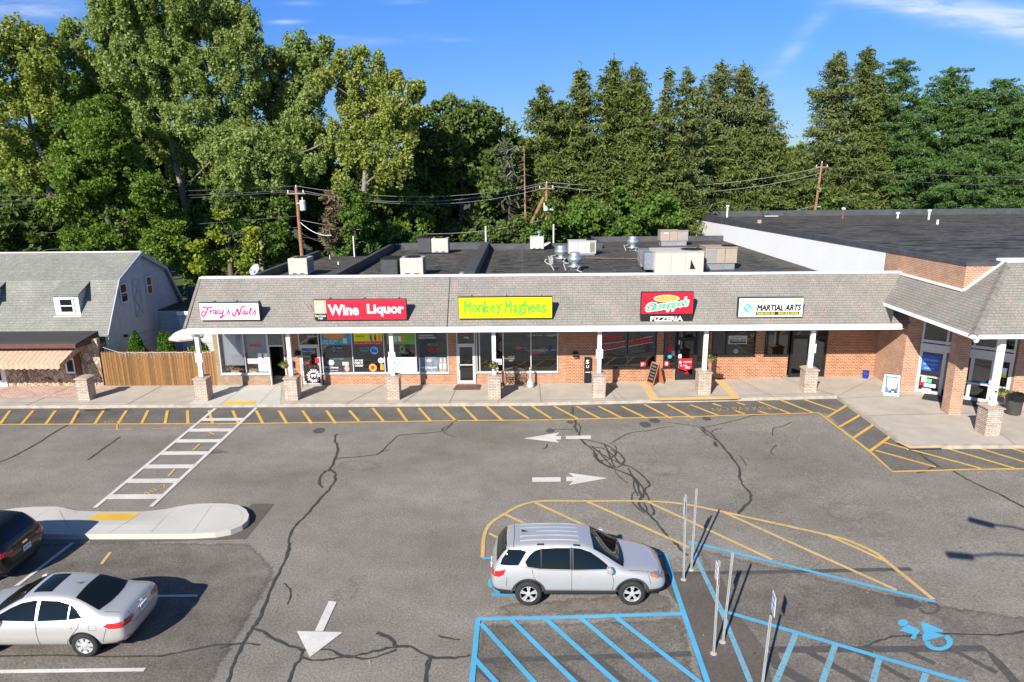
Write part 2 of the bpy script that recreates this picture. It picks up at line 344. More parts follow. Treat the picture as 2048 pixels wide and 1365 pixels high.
L_vine = m_leaf('leaf_vine', [(.045, .085, .012), (.080, .145, .020), (.12, .205, .032), (.18, .27, .055)], .3, .9)
L_yel = m_leaf('leaf_yellow', [(.09, .17, .02), (.14, .23, .025), (.28, .33, .035), (.46, .42, .05)], .3)
L_spr = m_leaf('needle_spruce', [(.052, .082, .016), (.100, .140, .030), (.145, .180, .042), (.195, .205, .06)], .22, .8)
L_sprb = m_leaf('needle_spruce_blue', [(.060, .088, .028), (.115, .150, .045), (.165, .200, .065), (.22, .24, .10)], .22, .8)
L_pine = m_leaf('needle_pine', [(.034, .078, .018), (.065, .130, .030), (.098, .175, .044), (.15, .225, .07)], .25, .8)
L_arb = m_leaf('leaf_arborvitae', [(.03, .07, .008), (.06, .14, .015), (.09, .20, .022), (.12, .24, .03)], .25)
L_dead = m_leaf('dead_twig', [(.06, .07, .025), (.13, .10, .055), (.17, .13, .08), (.20, .16, .10)], .1)
L_grey = m_leaf('dead_needle', [(.05, .065, .03), (.08, .095, .055), (.12, .13, .085), (.15, .155, .11)], .1)
LITTER = plain('fallen_leaves', (.34, .17, .08), .9, var=.4, vs=30)

# ------------------------------------------------------------------ mesh and object helpers
ORG = {}
def V(*a): return Vector(a)
class MB:
    def __init__(s): s.v = []; s.f = []; s.mi = []; s.m = 0
    def add(s, vs, fs):
        o = len(s.v); s.v += [tuple(p) for p in vs]
        for f in fs: s.f.append([i+o for i in f]); s.mi.append(s.m)
        return s
    def poly(s, *p): return s.add(p, [list(range(len(p)))])
    def box(s, x0, x1, y0, y1, z0, z1):
        if x0 > x1: x0, x1 = x1, x0
        if y0 > y1: y0, y1 = y1, y0
        vs = [(x0, y0, z0), (x1, y0, z0), (x1, y1, z0), (x0, y1, z0), (x0, y0, z1), (x1, y0, z1), (x1, y1, z1), (x0, y1, z1)]
        return s.add(vs, [[0, 3, 2, 1], [4, 5, 6, 7], [0, 1, 5, 4], [1, 2, 6, 5], [2, 3, 7, 6], [3, 0, 4, 7]])
    def bar(s, a, b, w, h, up=(0, 0, 1)):                 # a box-section bar from a to b
        a, b = Vector(a), Vector(b); d = (b-a).normalized(); u = Vector(up)
        if abs(d.dot(u)) > .98: u = Vector((1, 0, 0))
        r = d.cross(u).normalized()*(w/2); u = r.cross(d).normalized()*(h/2)
        vs = [p+i*r+j*u for p in (a, b) for i, j in ((-1, -1), (1, -1), (1, 1), (-1, 1))]
        return s.add(vs, [[0, 1, 2, 3], [7, 6, 5, 4], [0, 4, 5, 1], [1, 5, 6, 2], [2, 6, 7, 3], [3, 7, 4, 0]])
    def tube(s, pts, r, n=8, cap=True):
        pts = [Vector(p) for p in pts]; rs = r if isinstance(r, (list, tuple)) else [r]*len(pts)
        o = len(s.v); up = Vector((0, 0, 1)); prev = None
        for i, p in enumerate(pts):
            d = (pts[min(i+1, len(pts)-1)]-pts[max(i-1, 0)]).normalized()
            if prev is None:
                a = d.cross(up if abs(d.z) < .95 else Vector((1, 0, 0))).normalized()
            else: a = (prev-d*prev.dot(d)).normalized()
            prev = a; b = d.cross(a)
            for k in range(n):
                t = 2*math.pi*k/n; s.v.append(tuple(p+a*math.cos(t)*rs[i]+b*math.sin(t)*rs[i]))
        for i in range(len(pts)-1):
            for k in range(n):
                s.f.append([o+i*n+k, o+i*n+(k+1) % n, o+(i+1)*n+(k+1) % n, o+(i+1)*n+k]); s.mi.append(s.m)
        if cap:
            s.f.append([o+k for k in range(n)][::-1]); s.mi.append(s.m)
            s.f.append([o+(len(pts)-1)*n+k for k in range(n)]); s.mi.append(s.m)
        return s
    def lathe(s, c, prof, n=16, ax='z', caps=True):
        o = len(s.v); c = Vector(c)
        for r, h in prof:
            for k in range(n):
                t = 2*math.pi*k/n; q = (r*math.cos(t), r*math.sin(t), h)
                if ax == 'y': q = (q[0], q[2], q[1])
                if ax == 'x': q = (q[2], q[0], q[1])
                s.v.append(tuple(c+Vector(q)))
        for i in range(len(prof)-1):
            for k in range(n):
                s.f.append([o+i*n+k, o+i*n+(k+1) % n, o+(i+1)*n+(k+1) % n, o+(i+1)*n+k]); s.mi.append(s.m)
        for i, r_ in ((0, True), (len(prof)-1, False)):
            if caps and prof[i][0] > 1e-4:
                f = [o+i*n+k for k in range(n)]; s.f.append(f[::-1] if r_ else f); s.mi.append(s.m)
        return s
    def prism(s, prof, y0, y1, ax='y'):                   # a profile pushed along y (points (x,z)) or along x (points (y,z)) or z (points (x,y))
        def P(a, b, t): return {'y': (a, t, b), 'x': (t, a, b), 'z': (a, b, t)}[ax]
        n = len(prof); vs = [P(a, b, y0) for a, b in prof]+[P(a, b, y1) for a, b in prof]
        return s.add(vs, [list(range(n)), list(range(n, 2*n))[::-1]]+[[i, i+n, (i+1) % n+n, (i+1) % n] for i in range(n)])
    def build(s, name, mat, parent=None, smooth=False, bevel=0, uv=True, local=False, fix=True):
        me = bpy.data.meshes.new(name)
        off = Vector((0, 0, 0)) if (parent is None or local) else Vector(ORG.get(parent.name, (0, 0, 0)))
        vs = [(p[0]-off.x, p[1]-off.y, p[2]-off.z) for p in s.v]
        me.from_pydata(vs, [], s.f)
        mats = mat if isinstance(mat, (list, tuple)) else [mat]
        for m in mats: me.materials.append(m)
        if len(mats) > 1: me.polygons.foreach_set('material_index', s.mi)
        if fix or bevel:
            bm = bmesh.new(); bm.from_mesh(me)
            if smooth: bmesh.ops.remove_doubles(bm, verts=bm.verts, dist=1e-5)
            if fix: bmesh.ops.recalc_face_normals(bm, faces=bm.faces)
            if bevel: bmesh.ops.bevel(bm, geom=[e for e in bm.edges if e.is_manifold and e.calc_face_angle(0) > .5], offset=bevel, segments=1, affect='EDGES')
            bm.to_mesh(me); bm.free()
        if smooth: me.polygons.foreach_set('use_smooth', [True]*len(me.polygons))
        if uv: box_uv(me, off)
        return link(name, me, parent)
def box_uv(me, off):
    ul = me.uv_layers.new(name='UV')
    for p in me.polygons:
        n = p.normal
        if abs(n.z) > .98: t = Vector((1, 0, 0)); b = Vector((0, 1, 0))
        else:
            t = Vector((-n.y, n.x, 0)).normalized(); b = n.cross(t)
            if b.z < 0: b = -b
        for li in p.loop_indices:
            co = me.vertices[me.loops[li].vertex_index].co+off
            ul.data[li].uv = (co.dot(t), co.dot(b))
def link(name, me, parent=None):
    o = bpy.data.objects.new(name, me); C.objects.link(o)
    if parent is not None:
        o.parent = parent; ORG[o.name] = ORG.get(parent.name, (0, 0, 0))
    return o
def tag(o, label=None, cat=None, group=None, kind=None):
    if label: o['label'] = label
    if cat: o['category'] = cat
    if group: o['group'] = group
    if kind: o['kind'] = kind
    return o
def thing(name, label, cat, loc=(0, 0, 0), group=None, rz=0):
    o = bpy.data.objects.new(name, None); C.objects.link(o); o.location = loc; o.rotation_euler.z = rz
    o.empty_display_size = .3; ORG[o.name] = tuple(loc); return tag(o, label, cat, group)
def copy_tree(o, parent=None):
    c = o.copy(); C.objects.link(c); c.parent = parent
    for ch in list(o.children): copy_tree(ch, c)
    return c
def struct(name, mb, mat, **k): return tag(mb.build(name, mat, **k), kind='structure')

def text_mesh(txt, bold=0, shear=0, spacing=1):
    cu = bpy.data.curves.new('lettering', 'FONT'); cu.body = txt; cu.offset = bold; cu.shear = shear; cu.space_character = spacing
    cu.resolution_u = 3
    o = bpy.data.objects.new('lettering', cu); C.objects.link(o)
    dg = bpy.context.evaluated_depsgraph_get()
    me = bpy.data.meshes.new_from_object(o.evaluated_get(dg)); vs = [v.co.copy() for v in me.vertices]; fs = [list(p.vertices) for p in me.polygons]
    bpy.data.objects.remove(o); bpy.data.curves.remove(cu); bpy.data.meshes.remove(me)
    return vs, fs
def put_text(mb, txt, org, right, up, w, h, bold=0, shear=0, spacing=1):
    """lettering fitted into the w x h box whose lower left corner is org"""
    vs, fs = text_mesh(txt, bold, shear, spacing)
    x0 = min(v.x for v in vs); x1 = max(v.x for v in vs); y0 = min(v.y for v in vs); y1 = max(v.y for v in vs)
    R_, U_ = Vector(right).normalized(), Vector(up).normalized()
    mb.add([Vector(org)+R_*((v.x-x0)/(x1-x0)*w)+U_*((v.y-y0)/(y1-y0)*h) for v in vs], fs)
def put_heavy(mb, txt, org, right, up, w, h, g, shear=0, n=8):
    R_, U_ = Vector(right).normalized(), Vector(up).normalized(); N = R_.cross(U_)
    for i in range(n):
        a = 2*math.pi*i/n; put_text(mb, txt, Vector(org)+R_*(g*math.cos(a))+U_*(g*math.sin(a))+N*(.0003*i), R_, U_, w, h, 0, shear)
def quadrect(mb, org, right, up, a0, a1, b0, b1, d=0):
    R_, U_ = Vector(right).normalized(), Vector(up).normalized(); N = R_.cross(U_)
    o = Vector(org)+N*d
    mb.poly(o+R_*a0+U_*b0, o+R_*a1+U_*b0, o+R_*a1+U_*b1, o+R_*a0+U_*b1)
def disc(mb, c, right, up, rx, ry, n=20, a0=0, a1=360, d=0, inner=0):
    R_, U_ = Vector(right).normalized(), Vector(up).normalized(); N = R_.cross(U_); c = Vector(c)+N*d
    full = a1-a0 >= 360
    an = [rad(a0+(a1-a0)*i/n) for i in range(n+(0 if full else 1))]
    P = [c+R_*math.cos(t)*rx+U_*math.sin(t)*ry for t in an]
    if inner:
        Q = [c+R_*math.cos(t)*rx*inner+U_*math.sin(t)*ry*inner for t in an]
        k = len(an)
        for i in range(k if full else k-1): mb.poly(P[i], P[(i+1) % k], Q[(i+1) % k], Q[i])
    elif full: mb.poly(*P)
    else: mb.poly(c, *P)
def stroke2d(pts, w, closed=False):
    """outline quads of a thick 2-D polyline"""
    pts = [Vector((p[0], p[1])) for p in pts]; L = []; Rr = []
    for i, p in enumerate(pts):
        d = (pts[min(i+1, len(pts)-1)]-pts[max(i-1, 0)]).normalized(); n = Vector((-d.y, d.x))
        ww = w[i] if isinstance(w, (list, tuple)) else w
        L.append(p+n*ww/2); Rr.append(p-n*ww/2)
    return [(L[i], L[i+1], Rr[i+1], Rr[i]) for i in range(len(pts)-1)]
def smoothpts(pts, k=4):
    P = [Vector((p[0], p[1])) for p in pts]; out = []
    for i in range(len(P)-1):
        a, b, c, d = P[max(i-1, 0)], P[i], P[i+1], P[min(i+2, len(P)-1)]
        for j in range(k):
            t = j/k; out.append(.5*((2*b)+(c-a)*t+(2*a-5*b+4*c-d)*t*t+(3*b-a-3*c+d)*t**3))
    out.append(P[-1]); return out

# ------------------------------------------------------------------ sheets lying on the ground
class Flat:
    def __init__(s): s.p = []
    def poly(s, pts): s.p.append([(q[0], q[1]) for q in pts]); return s
    def px(s, pts, off=0): return s.poly([ong(u, v, off)[:2] for u, v in pts])
    def line(s, pts, w, off=0, smooth=False, jit=0):       # pixels -> ground polyline of real width
        P = [ong(u, v, off)[:2] for u, v in pts]
        if smooth: P = [tuple(q) for q in smoothpts(P, 4)]
        ww = [w*(1+jit*random.uniform(-1, 1)) for _ in P] if jit else w
        if jit: P = [(p[0]+random.uniform(-1, 1)*w*.35, p[1]+random.uniform(-1, 1)*w*.35) for p in P]
        for q in stroke2d(P, ww): s.poly(q)
        return s
    def build(s, name, mat, off, kind='structure', ground=gz, **k):
        bm = bmesh.new()
        for i, p in enumerate(s.p):                       # overlapping strips lie a hair apart
            try: bm.faces.new([bm.verts.new((x, y, (i*5 % 13)*.00022)) for x, y in p])
            except ValueError: pass
        for cx in (.5, 16.5):
            bmesh.ops.bisect_plane(bm, geom=bm.verts[:]+bm.edges[:]+bm.faces[:], plane_co=(cx, 0, 0), plane_no=(1, 0, 0))
        for f in bm.faces:
            f.normal_update()
            if f.normal.z < 0: f.normal_flip()
        for v in bm.verts: v.co.z += ground(v.co.x)+off
        me = bpy.data.meshes.new(name); bm.to_mesh(me); bm.free(); me.materials.append(mat)
        box_uv(me, Vector((0, 0, 0)))
        return tag(link(name, me), kind=kind, **k)

# ------------------------------------------------------------------ the ground, the lot, the walks
gm = plain('ground_green', (.055, .070, .025), .95, var=.5, vs=.6)
Flat().poly([(-600, -60), (600, -60), (600, 900), (-600, 900)]).build('ground', gm, -.06)
Flat().poly([(-70, -15), (70, -15), (70, 33), (-70, 33)]).build('parking_lot', A_lot, 0)
gr = Flat().poly([(-60, 44.5), (-16.6, 44.5), (-16.6, 52), (-60, 52)]); gr.build('lawn', plain('lawn_green', (.10, .17, .03), .95, var=.3, vs=6), -.03)
Flat().poly([(-21.9, 33), (-16.5, 33), (-16.5, 52), (-21.9, 52)]).build('side_path', A_worn, -.01)

def band(a, b, off0, mat, name, off):
    return Flat().poly(a+b[::-1]).build(name, mat, off)
# dark sealed strip between the yellow line and the kerb
kerbA, kerbB = ong(1681.6, 796.5)[:], ong(1819, 897.7)[:]
YK = 31.72; XK = 15.25; YB = 25.45
seal = Flat()
seal.poly([(-60, 29.45), (-12.6, 29.47), (-1.0, 29.66), (13.9, 29.75), (14.05, YK+.2), (-60, YK+.2)])
seal.poly([(13.9, 29.75), (13.75, 23.5), (15.4, 25.2), (15.4, YK+.2), (14.05, YK+.2)])
seal.poly([(13.75, 23.5), (40, 23.6), (40, 25.6), (15.4, 25.6), (15.4, 25.2)])
seal.build('sealed_fire_lane', A_seal, .004)
def soft_patch(flat, name, off, fade=.55, grid=.3, mat=None):
    bm = bmesh.new(); lay = bm.loops.layers.float_color.new('fade')
    for i, p in enumerate(flat.p):
        b2 = bmesh.new(); b2.faces.new([b2.verts.new((x, y, 0)) for x, y in p])
        xs = [q[0] for q in p]; ys = [q[1] for q in p]
        for k in range(int((max(xs)-min(xs))/grid)): bmesh.ops.bisect_plane(b2, geom=b2.verts[:]+b2.edges[:]+b2.faces[:], plane_co=(min(xs)+grid*(k+.5), 0, 0), plane_no=(1, 0, 0))
        for k in range(int((max(ys)-min(ys))/grid)): bmesh.ops.bisect_plane(b2, geom=b2.verts[:]+b2.edges[:]+b2.faces[:], plane_co=(0, min(ys)+grid*(k+.5), 0), plane_no=(0, 1, 0))
        def dist(x, y):
            d = 9
            for (ax, ay), (bx, by) in zip(p, p[1:]+p[:1]):
                t = max(0, min(1, ((x-ax)*(bx-ax)+(y-ay)*(by-ay))/max((bx-ax)**2+(by-ay)**2, 1e-9))); d = min(d, math.hypot(x-ax-t*(bx-ax), y-ay-t*(by-ay)))
            return d
        for f in b2.faces:
            nf = bm.faces.new([bm.verts.new((v.co.x, v.co.y, gz(v.co.x)+off+i*.0006)) for v in f.verts])
            for l in nf.loops: w = min(1, dist(l.vert.co.x, l.vert.co.y)/fade); l[lay] = (w, w, w, 1)
            nf.normal_update()
            if nf.normal.z < 0: nf.normal_flip()
        b2.free()
    me = bpy.data.meshes.new(name); bm.to_mesh(me); bm.free(); me.materials.append(mat or A_wornf); return tag(link(name, me), kind='structure')
def m_fading(name, c1, c2, lo=.62, hi=.95, mx=.5):
    m = m_asphalt(name, c1, c2, 1.0, 1.8); nt = m.node_tree; a = nt.nodes.new('ShaderNodeAttribute'); a.attribute_name = 'fade'; d = nt.nodes.new('ShaderNodeMath'); d.operation = 'ADD'
    nt.links.new(a.outputs['Fac'], d.inputs[0]); nt.links.new(noise(nt, 3.5, 6, rough=.8), d.inputs[1]); nt.links.new(ramp(nt, d.outputs[0], [(lo, g3(0)), (hi, g3(mx))]), nt.nodes['Principled BSDF'].inputs['Alpha']); return m
A_wornf = m_asphalt('asphalt_worn_fading', (.112, .100, .084), (.205, .184, .158), 1.0, 1.8); A_wornf.name = 'asphalt_worn_fading'
nt_ = A_wornf.node_tree; at_ = nt_.nodes.new('ShaderNodeAttribute'); at_.attribute_name = 'fade'; ad_ = nt_.nodes.new('ShaderNodeMath'); ad_.operation = 'ADD'
nt_.links.new(at_.outputs['Fac'], ad_.inputs[0]); nt_.links.new(noise(nt_, 2.2, 6, rough=.75), ad_.inputs[1])
nt_.links.new(ramp(nt_, ad_.outputs[0], [(.62, g3(0)), (.95, g3(1))]), nt_.nodes['Principled BSDF'].inputs['Alpha'])
worn = Flat()
worn.px([(-80, 1088), (250, 1082), (505, 1085), (560, 1140), (430, 1365), (420, 1440), (-80, 1440)])
worn.px([(955, 1245), (1368, 1233), (1420, 1440), (925, 1440)])
worn.px([(1385, 1092), (1866, 1206), (2100, 1240), (2200, 1440), (1560, 1440), (1437, 1225)])
worn.px([(1000, 1205), (1330, 1180), (1368, 1228), (960, 1238)])
soft_patch(worn, 'worn_asphalt_patch', .004)
dust = Flat()
def blob(u, v, ru, rv, n=12): p = ong(u, v); q = ong(u+ru, v); w = ong(u, v-rv); a = (q-p).length; b = (w-p).length; dust_ = [(p.x+a*math.cos(6.283*k/n)*random.uniform(.7, 1.2), p.y+b*math.sin(6.283*k/n)*random.uniform(.7, 1.2)) for k in range(n)]; return dust_
for b_ in ((1435, 1125, 30, 12), (1480, 1170, 30, 20), (1370, 1290, 14, 40), (1385, 1240, 12, 20), (1530, 1275, 25, 25), (1450, 1110, 25, 10), (1190, 1255, 26, 10), (240, 1130, 60, 10), (350, 1110, 40, 9), (700, 1180, 50, 40), (1330, 940, 60, 20), (720, 930, 60, 16), (1700, 1020, 90, 24), (1110, 1340, 50, 12), (1560, 1200, 40, 20), (1650, 1170, 50, 16)): dust.poly(blob(*b_))
soft_patch(dust, 'dusty_asphalt', .009, .9, .3, m_fading('asphalt_dusty', (.24, .215, .18), (.31, .28, .235), .75, 1.6, .7))
oil = Flat()
for b_ in ((210, 1130, 18, 6), (250, 1125, 12, 5), (130, 1110, 16, 6), (1180, 1195, 60, 9), (1020, 1290, 16, 8), (1230, 1300, 40, 12), (1660, 1230, 14, 7), (1640, 1290, 12, 5), (1560, 1180, 12, 5), (100, 1320, 60, 7), (400, 1210, 16, 7), (430, 905, 60, 8), (610, 1240, 20, 10)): oil.poly(blob(*b_))
soft_patch(oil, 'oil_darkened_asphalt', .0105, .8, .25, m_fading('asphalt_oily', (.070, .062, .054), (.10, .09, .078), .70, 1.6, .6))
fr = Flat().px([(505, 1008), (549, 1008.5), (492, 1079), (180, 1088), (180, 1060), (440, 1060)])
fr.px([(1312, 1150), (1345, 1148), (1400, 1150), (1440, 1150), (1470, 1220), (1530, 1300), (1560, 1440), (1425, 1440), (1368, 1228)])
fr.build('fresh_asphalt_patch', A_fresh, .008)

# tar-sealed cracks
def Z(ox, oy, sc, pts): return [(ox+x/sc, oy+y/sc) for x, y in pts]
A_ = lambda p: Z(440, 820, 2.504, p); B_ = lambda p: Z(1020, 820, 3.938, p); D_ = lambda p: Z(1400, 780, 3.16, p)
E_ = lambda p: Z(0, 780, 2.926, p); F_ = lambda p: Z(0, 980, 3.546, p); G_ = lambda p: Z(1300, 960, 2.738, p); H_ = lambda p: Z(940, 960, 3.371, p)
cracks = [(A_([(585, 122), (572, 150), (592, 195), (578, 245), (548, 300), (520, 315), (495, 365), (515, 390)]), .13),
 (A_([(548, 300), (575, 320), (575, 350), (545, 400), (500, 450), (430, 530), (375, 585), (345, 650), (345, 700), (320, 770), (265, 880), (200, 1040), (155, 1100), (110, 1180), (60, 1300), (20, 1440)]), .12),
 (A_([(580, 245), (740, 232), (800, 215), (880, 140), (930, 125), (1110, 108), (1165, 62)]), .08),
 (A_([(1165, 75), (1115, 95), (1130, 120), (1180, 137)]), .07), (A_([(800, 215), (850, 198)]), .05),
 (A_([(160, 1100), (220, 1115), (320, 1175), (400, 1200), (405, 1240), (370, 1290), (345, 1365), (330, 1430)]), .11),
 (A_([(400, 1200), (540, 1205), (640, 1240), (740, 1220), (860, 1190), (960, 1190), (1050, 1240), (1180, 1245), (1250, 1230)]), .11),
 (A_([(410, 1240), (480, 1258), (560, 1250), (640, 1235), (740, 1250), (880, 1205)]), .09),
 (A_([(785, 1120), (850, 1145), (880, 1190)]), .14), (A_([(1050, 1240), (1040, 1300), (1030, 1400)]), .15), (A_([(1090, 1135), (1200, 1155)]), .09),
 (A_([(0, 1195), (100, 1170), (200, 1180)]), .07), (A_([(320, 870), (350, 900), (350, 940), (335, 975)]), .05),
 (F_([(-60, 1185), (400, 1180), (1080, 1185), (1200, 1170), (1500, 1110), (1750, 1095)]), .09),
 (E_([(-40, 440), (0, 425), (100, 380), (200, 325), (330, 245), (420, 190), (470, 140)]), .10), (E_([(705, 275), (600, 350), (515, 412)]), .10),
 (B_([(490, -20), (500, 60), (520, 100), (510, 130), (520, 160), (545, 190), (560, 240), (640, 310), (680, 350), (700, 400), (760, 445), (820, 465), (960, 525), (990, 570), (1020, 640), (1030, 700), (1025, 760), (1110, 840), (1190, 930), (1240, 1000), (1310, 1060), (1345, 1103), (1400, 1150)]), .13),
 (B_([(520, 100), (555, 130), (550, 170), (545, 190)]), .07),
 (B_([(570, 235), (740, 270), (850, 340), (900, 390), (880, 430), (820, 400), (720, 350), (640, 290)]), .11),
 (B_([(880, 430), (960, 460), (1040, 520), (1100, 590), (1060, 630), (1090, 700), (1130, 800), (1110, 840)]), .12),
 (B_([(690, 400), (740, 400), (800, 380), (830, 340), (790, 310)]), .09), (B_([(640, 290), (700, 300), (760, 320), (820, 370), (870, 430)]), .11),
 (B_([(650, 340), (690, 400), (740, 430), (830, 455), (900, 430)]), .09), (B_([(740, 270), (770, 330), (800, 400), (830, 460)]), .10), (B_([(700, 320), (730, 370), (800, 440)]), .10),
 (B_([(820, 280), (840, 320), (830, 370)]), .08), (B_([(930, 460), (950, 500), (1000, 560), (1050, 620), (1050, 700)]), .09), (B_([(980, 540), (975, 600), (1010, 680)]), .08),
 (B_([(820, 465), (860, 530), (930, 580)]), .06), (B_([(790, 270), (860, 225), (960, 180), (1100, 165), (1200, 140), (1290, 135)]), .07), (B_([(350, 155), (505, 158)]), .05),
 (B_([(1250, 100), (1500, 135), (1560, 135), (1640, 115), (1800, 80), (1900, 50), (2048, 42)]), .07),
 (B_([(1500, 135), (1600, 205), (1700, 320), (1800, 450), (1815, 560), (1890, 660), (1890, 720), (1820, 790), (1800, 820)]), .14),
 (B_([(1500, 150), (1560, 200), (1620, 240)]), .12), (B_([(1590, 180), (1610, 160), (1670, 148)]), .07), (B_([(1810, 365), (1840, 400), (1860, 445)]), .06),
 (B_([(1620, 250), (1625, 290)]), .2), (B_([(980, 650), (955, 680), (980, 750), (1060, 820)]), .07), (B_([(290, 270), (285, 295), (262, 308)]), .08),
 (B_([(1030, 700), (1070, 760), (1080, 800)]), .08),
 (D_([(1385, 400), (1500, 485), (1600, 515), (1720, 585), (1870, 650), (2048, 745), (2200, 830)]), .12), (D_([(1370, 527), (1420, 515), (1500, 485)]), .10),
 (D_([(455, 290), (465, 245), (520, 232), (580, 205)]), .06), (D_([(485, 350), (445, 390), (465, 408)]), .08),
 (G_([(1180, 915), (1240, 890), (1330, 862), (1480, 855), (1700, 845), (1900, 852), (2048, 835), (2200, 830)]), .09)]
ck = Flat()
for pts, w in cracks: ck.line(pts, w*.66, smooth=True, jit=.38)
ck.build('tar_sealed_cracks', TAR, .012)
ov = Flat()
ov.line(G_([(130, 515), (600, 508), (1430, 490)]), .17); ov.line(G_([(650, 932), (1240, 930), (1830, 925), (1905, 1000), (2060, 1180)]), .22)
ov.line(G_([(660, 950), (700, 1020), (900, 1140)]), .3); ov.line(G_([(860, 940), (1020, 1030), (1200, 1130)]), .2); ov.line(G_([(1130, 940), (1420, 1100)]), .15); ov.line(G_([(1400, 935), (1560, 1010)]), .15); ov.line(G_([(1660, 935), (1900, 1060)]), .15)
ov.line(H_([(60, 1222), (600, 1205), (1490, 1175)]), .18); ov.line(H_([(60, 1270), (180, 1365), (260, 1440)]), .2); ov.line(H_([(560, 1220), (700, 1320), (800, 1400)]), .15); ov.line(H_([(860, 1210), (1050, 1365)]), .15)
for u, v, r in ((1368+60, 640+40, 0),): pass
ov.px(G_([(1340, 640), (1430, 650), (1500, 690), (1440, 712), (1350, 690)]))
c0 = G_([(1530, 705)])[0]
for k in range(14):
    a0, a1 = rad(-100+k*20), rad(-100+k*20+20)
    ov.px([(c0[0]+22*math.cos(a)*r, c0[1]+13*math.sin(a)*r) for a, r in ((a0, 1), (a1, 1), (a1, .68), (a0, .68))])
ov.build('blacked_out_old_markings', TARF, .010)
spots = Flat()
for u, v, r in ((638, 862, 7), (1100, 862, 5), (1290, 850, 7), (1310, 842, 6), (1140, 845, 4), (1413, 838, 5)):
    p = ong(u, v); spots.poly([(p.x+r*.03*math.cos(t*.628)*random.uniform(.8, 1.2)*1.3, p.y+r*.05*math.sin(t*.628)) for t in range(10)])
spots.build('tar_spots', TARF, .011)

# painted markings
yl = Flat()
yl.line([(-120, 850.5), (0, 850), (500, 848), (1000, 841.5), (1400, 833.8), (1637, 826.5), (1741, 905), (1784.5, 944.5), (2048, 939), (2250, 936)], .12)
tops = [20, 66.6, 111, 157, 207, 253, 296, 335, 375, 418, 465.5, 512.7, 558, 605, 653, 699, 745, 795, 838, 881, 926, 973, 1018, 1064, 1108.5, 1153, 1197, 1243, 1289, 1334.5, 1380, 1517, 1562, 1609.5]
bots = [1, 44, 92, 142, 190, 236, 283, 330, 376, 425.5, 477, 526, 574, 623.7, 671.6, 717.6, 766.7, 813.4, 861.3, 912, 955, 1006, 1057, 1102.5, 1154.6, 1200, 1246, 1294, 1342.5, 1387, 1436.5, 1579, 1625, 1672]
for t, b in zip(tops, bots):
    vt = 822 if t < 700 else (817 if t < 860 else (813.5 if t < 1250 else (810 if t < 1420 else 803)))
    vb = 848.5 if b < 700 else (843 if b < 1050 else (838 if b < 1400 else (832 if b < 1500 else 826)))
    if t > 1500: vt, vb = {1517: (804, 827.5), 1562: (801.5, 826), 1609.5: (800.6, 822)}[t]
    yl.line([(t, vt), (b, vb)], .13)
for a, b in (((1425, 808), (1443, 813.5)), ((1470, 822), (1489, 829)), ((1474, 806), (1490, 811)), ((1516, 823), (1536, 829)), ((1696, 810), (1653, 836)), ((1724, 829), (1678.5, 855)), ((1750, 848), (1707, 877)),
             ((1784.5, 871), (1740, 903)), ((1767, 886), (1961.7, 938)), ((1751, 902), (1871.5, 935)), ((1890.5, 897), (2029.7, 938)), ((1953.8, 896.5), (2092, 938)), ((2015, 895.5), (2152, 937)), ((2075, 894), (2210, 935))):
    yl.line([a, b], .13)
yl.build('yellow_fire_lane_markings', P_yel, .016)
yf = Flat()
yf.line([(965, 1116), (972, 1061), (1007, 1030), (1067.5, 1005), (1174, 1003.5), (1293, 1003.6), (1364, 1009), (1446, 1025), (1647, 1069.6), (1694.5, 1082), (1749, 1106), (1775, 1126), (1866, 1200)], .12, smooth=True)
for pts in ([(1658, 1073), (1712.7, 1097), (1771, 1124)], [(1067.5, 1005), (1200, 1066)], [(1174, 1004), (1379, 1096.5)], [(1293, 1003.6), (1544.7, 1120.7)], [(1446, 1025), (1793, 1181.7)], [(1009.7, 1029.7), (1090, 1067)], [(978.6, 1068), (1010, 1084)]):
    yf.line(pts, .11)
yf.line(F_([(785, 445), (720, 530)]), .10); yf.line(E_([(1170, 318), (1130, 355)]), .09); yf.line(E_([(1025, 465), (985, 508)]), .09); yf.line(E_([(1225, 250), (1255, 262)]), .09)
yf.line(E_([(600, 238), (780, 232)]), .06); yf.line(E_([(890, 229), (1060, 226)]), .06); yf.line(E_([(1170, 229), (1270, 228)]), .06); yf.line(E_([(685, 205), (687, 238)]), .06)
def ground_text(flat, txt, c, ang, w, h, bold=0):
    vs, fs = text_mesh(txt, bold); x0 = min(v.x for v in vs); x1 = max(v.x for v in vs); y0 = min(v.y for v in vs); y1 = max(v.y for v in vs)
    ca, sa = math.cos(rad(ang)), math.sin(rad(ang))
    P = [((v.x-x0)/(x1-x0)*w-w/2, (v.y-y0)/(y1-y0)*h-h/2) for v in vs]; P = [(c[0]+a*ca-b*sa, c[1]+a*sa+b*ca) for a, b in P]
    for f in fs: flat.poly([P[i] for i in f])
nw = Flat(); p = ong(1490, 819); ground_text(nw, 'NO PARKING', (p.x, p.y), 1, 3.1, .50, 0); nw.build('worn_no_parking_lettering', m_paint('paint_yellow_worn', (.60, .40, .14), (.115, .107, .096), .50), .030)
p = ong(316, 978); ground_text(yf, '48.23', (p.x, p.y), 62, 1.2, .30)
p = ong(226, 845); ground_text(yf, '5023', (p.x, p.y), 5, .9, .25)
yf.build('faded_yellow_markings', P_yelf, .016)
wh = Flat()
L0, L1, R0, R1 = (431, 817.6), (189.7, 1016.5), (512.6, 816.6), (302.5, 1014.5)
wh.line([L0, L1], .15); wh.line([R0, R1], .15)
wh.build('crosswalk_edge_lines', P_wht, .020)
wh = Flat()
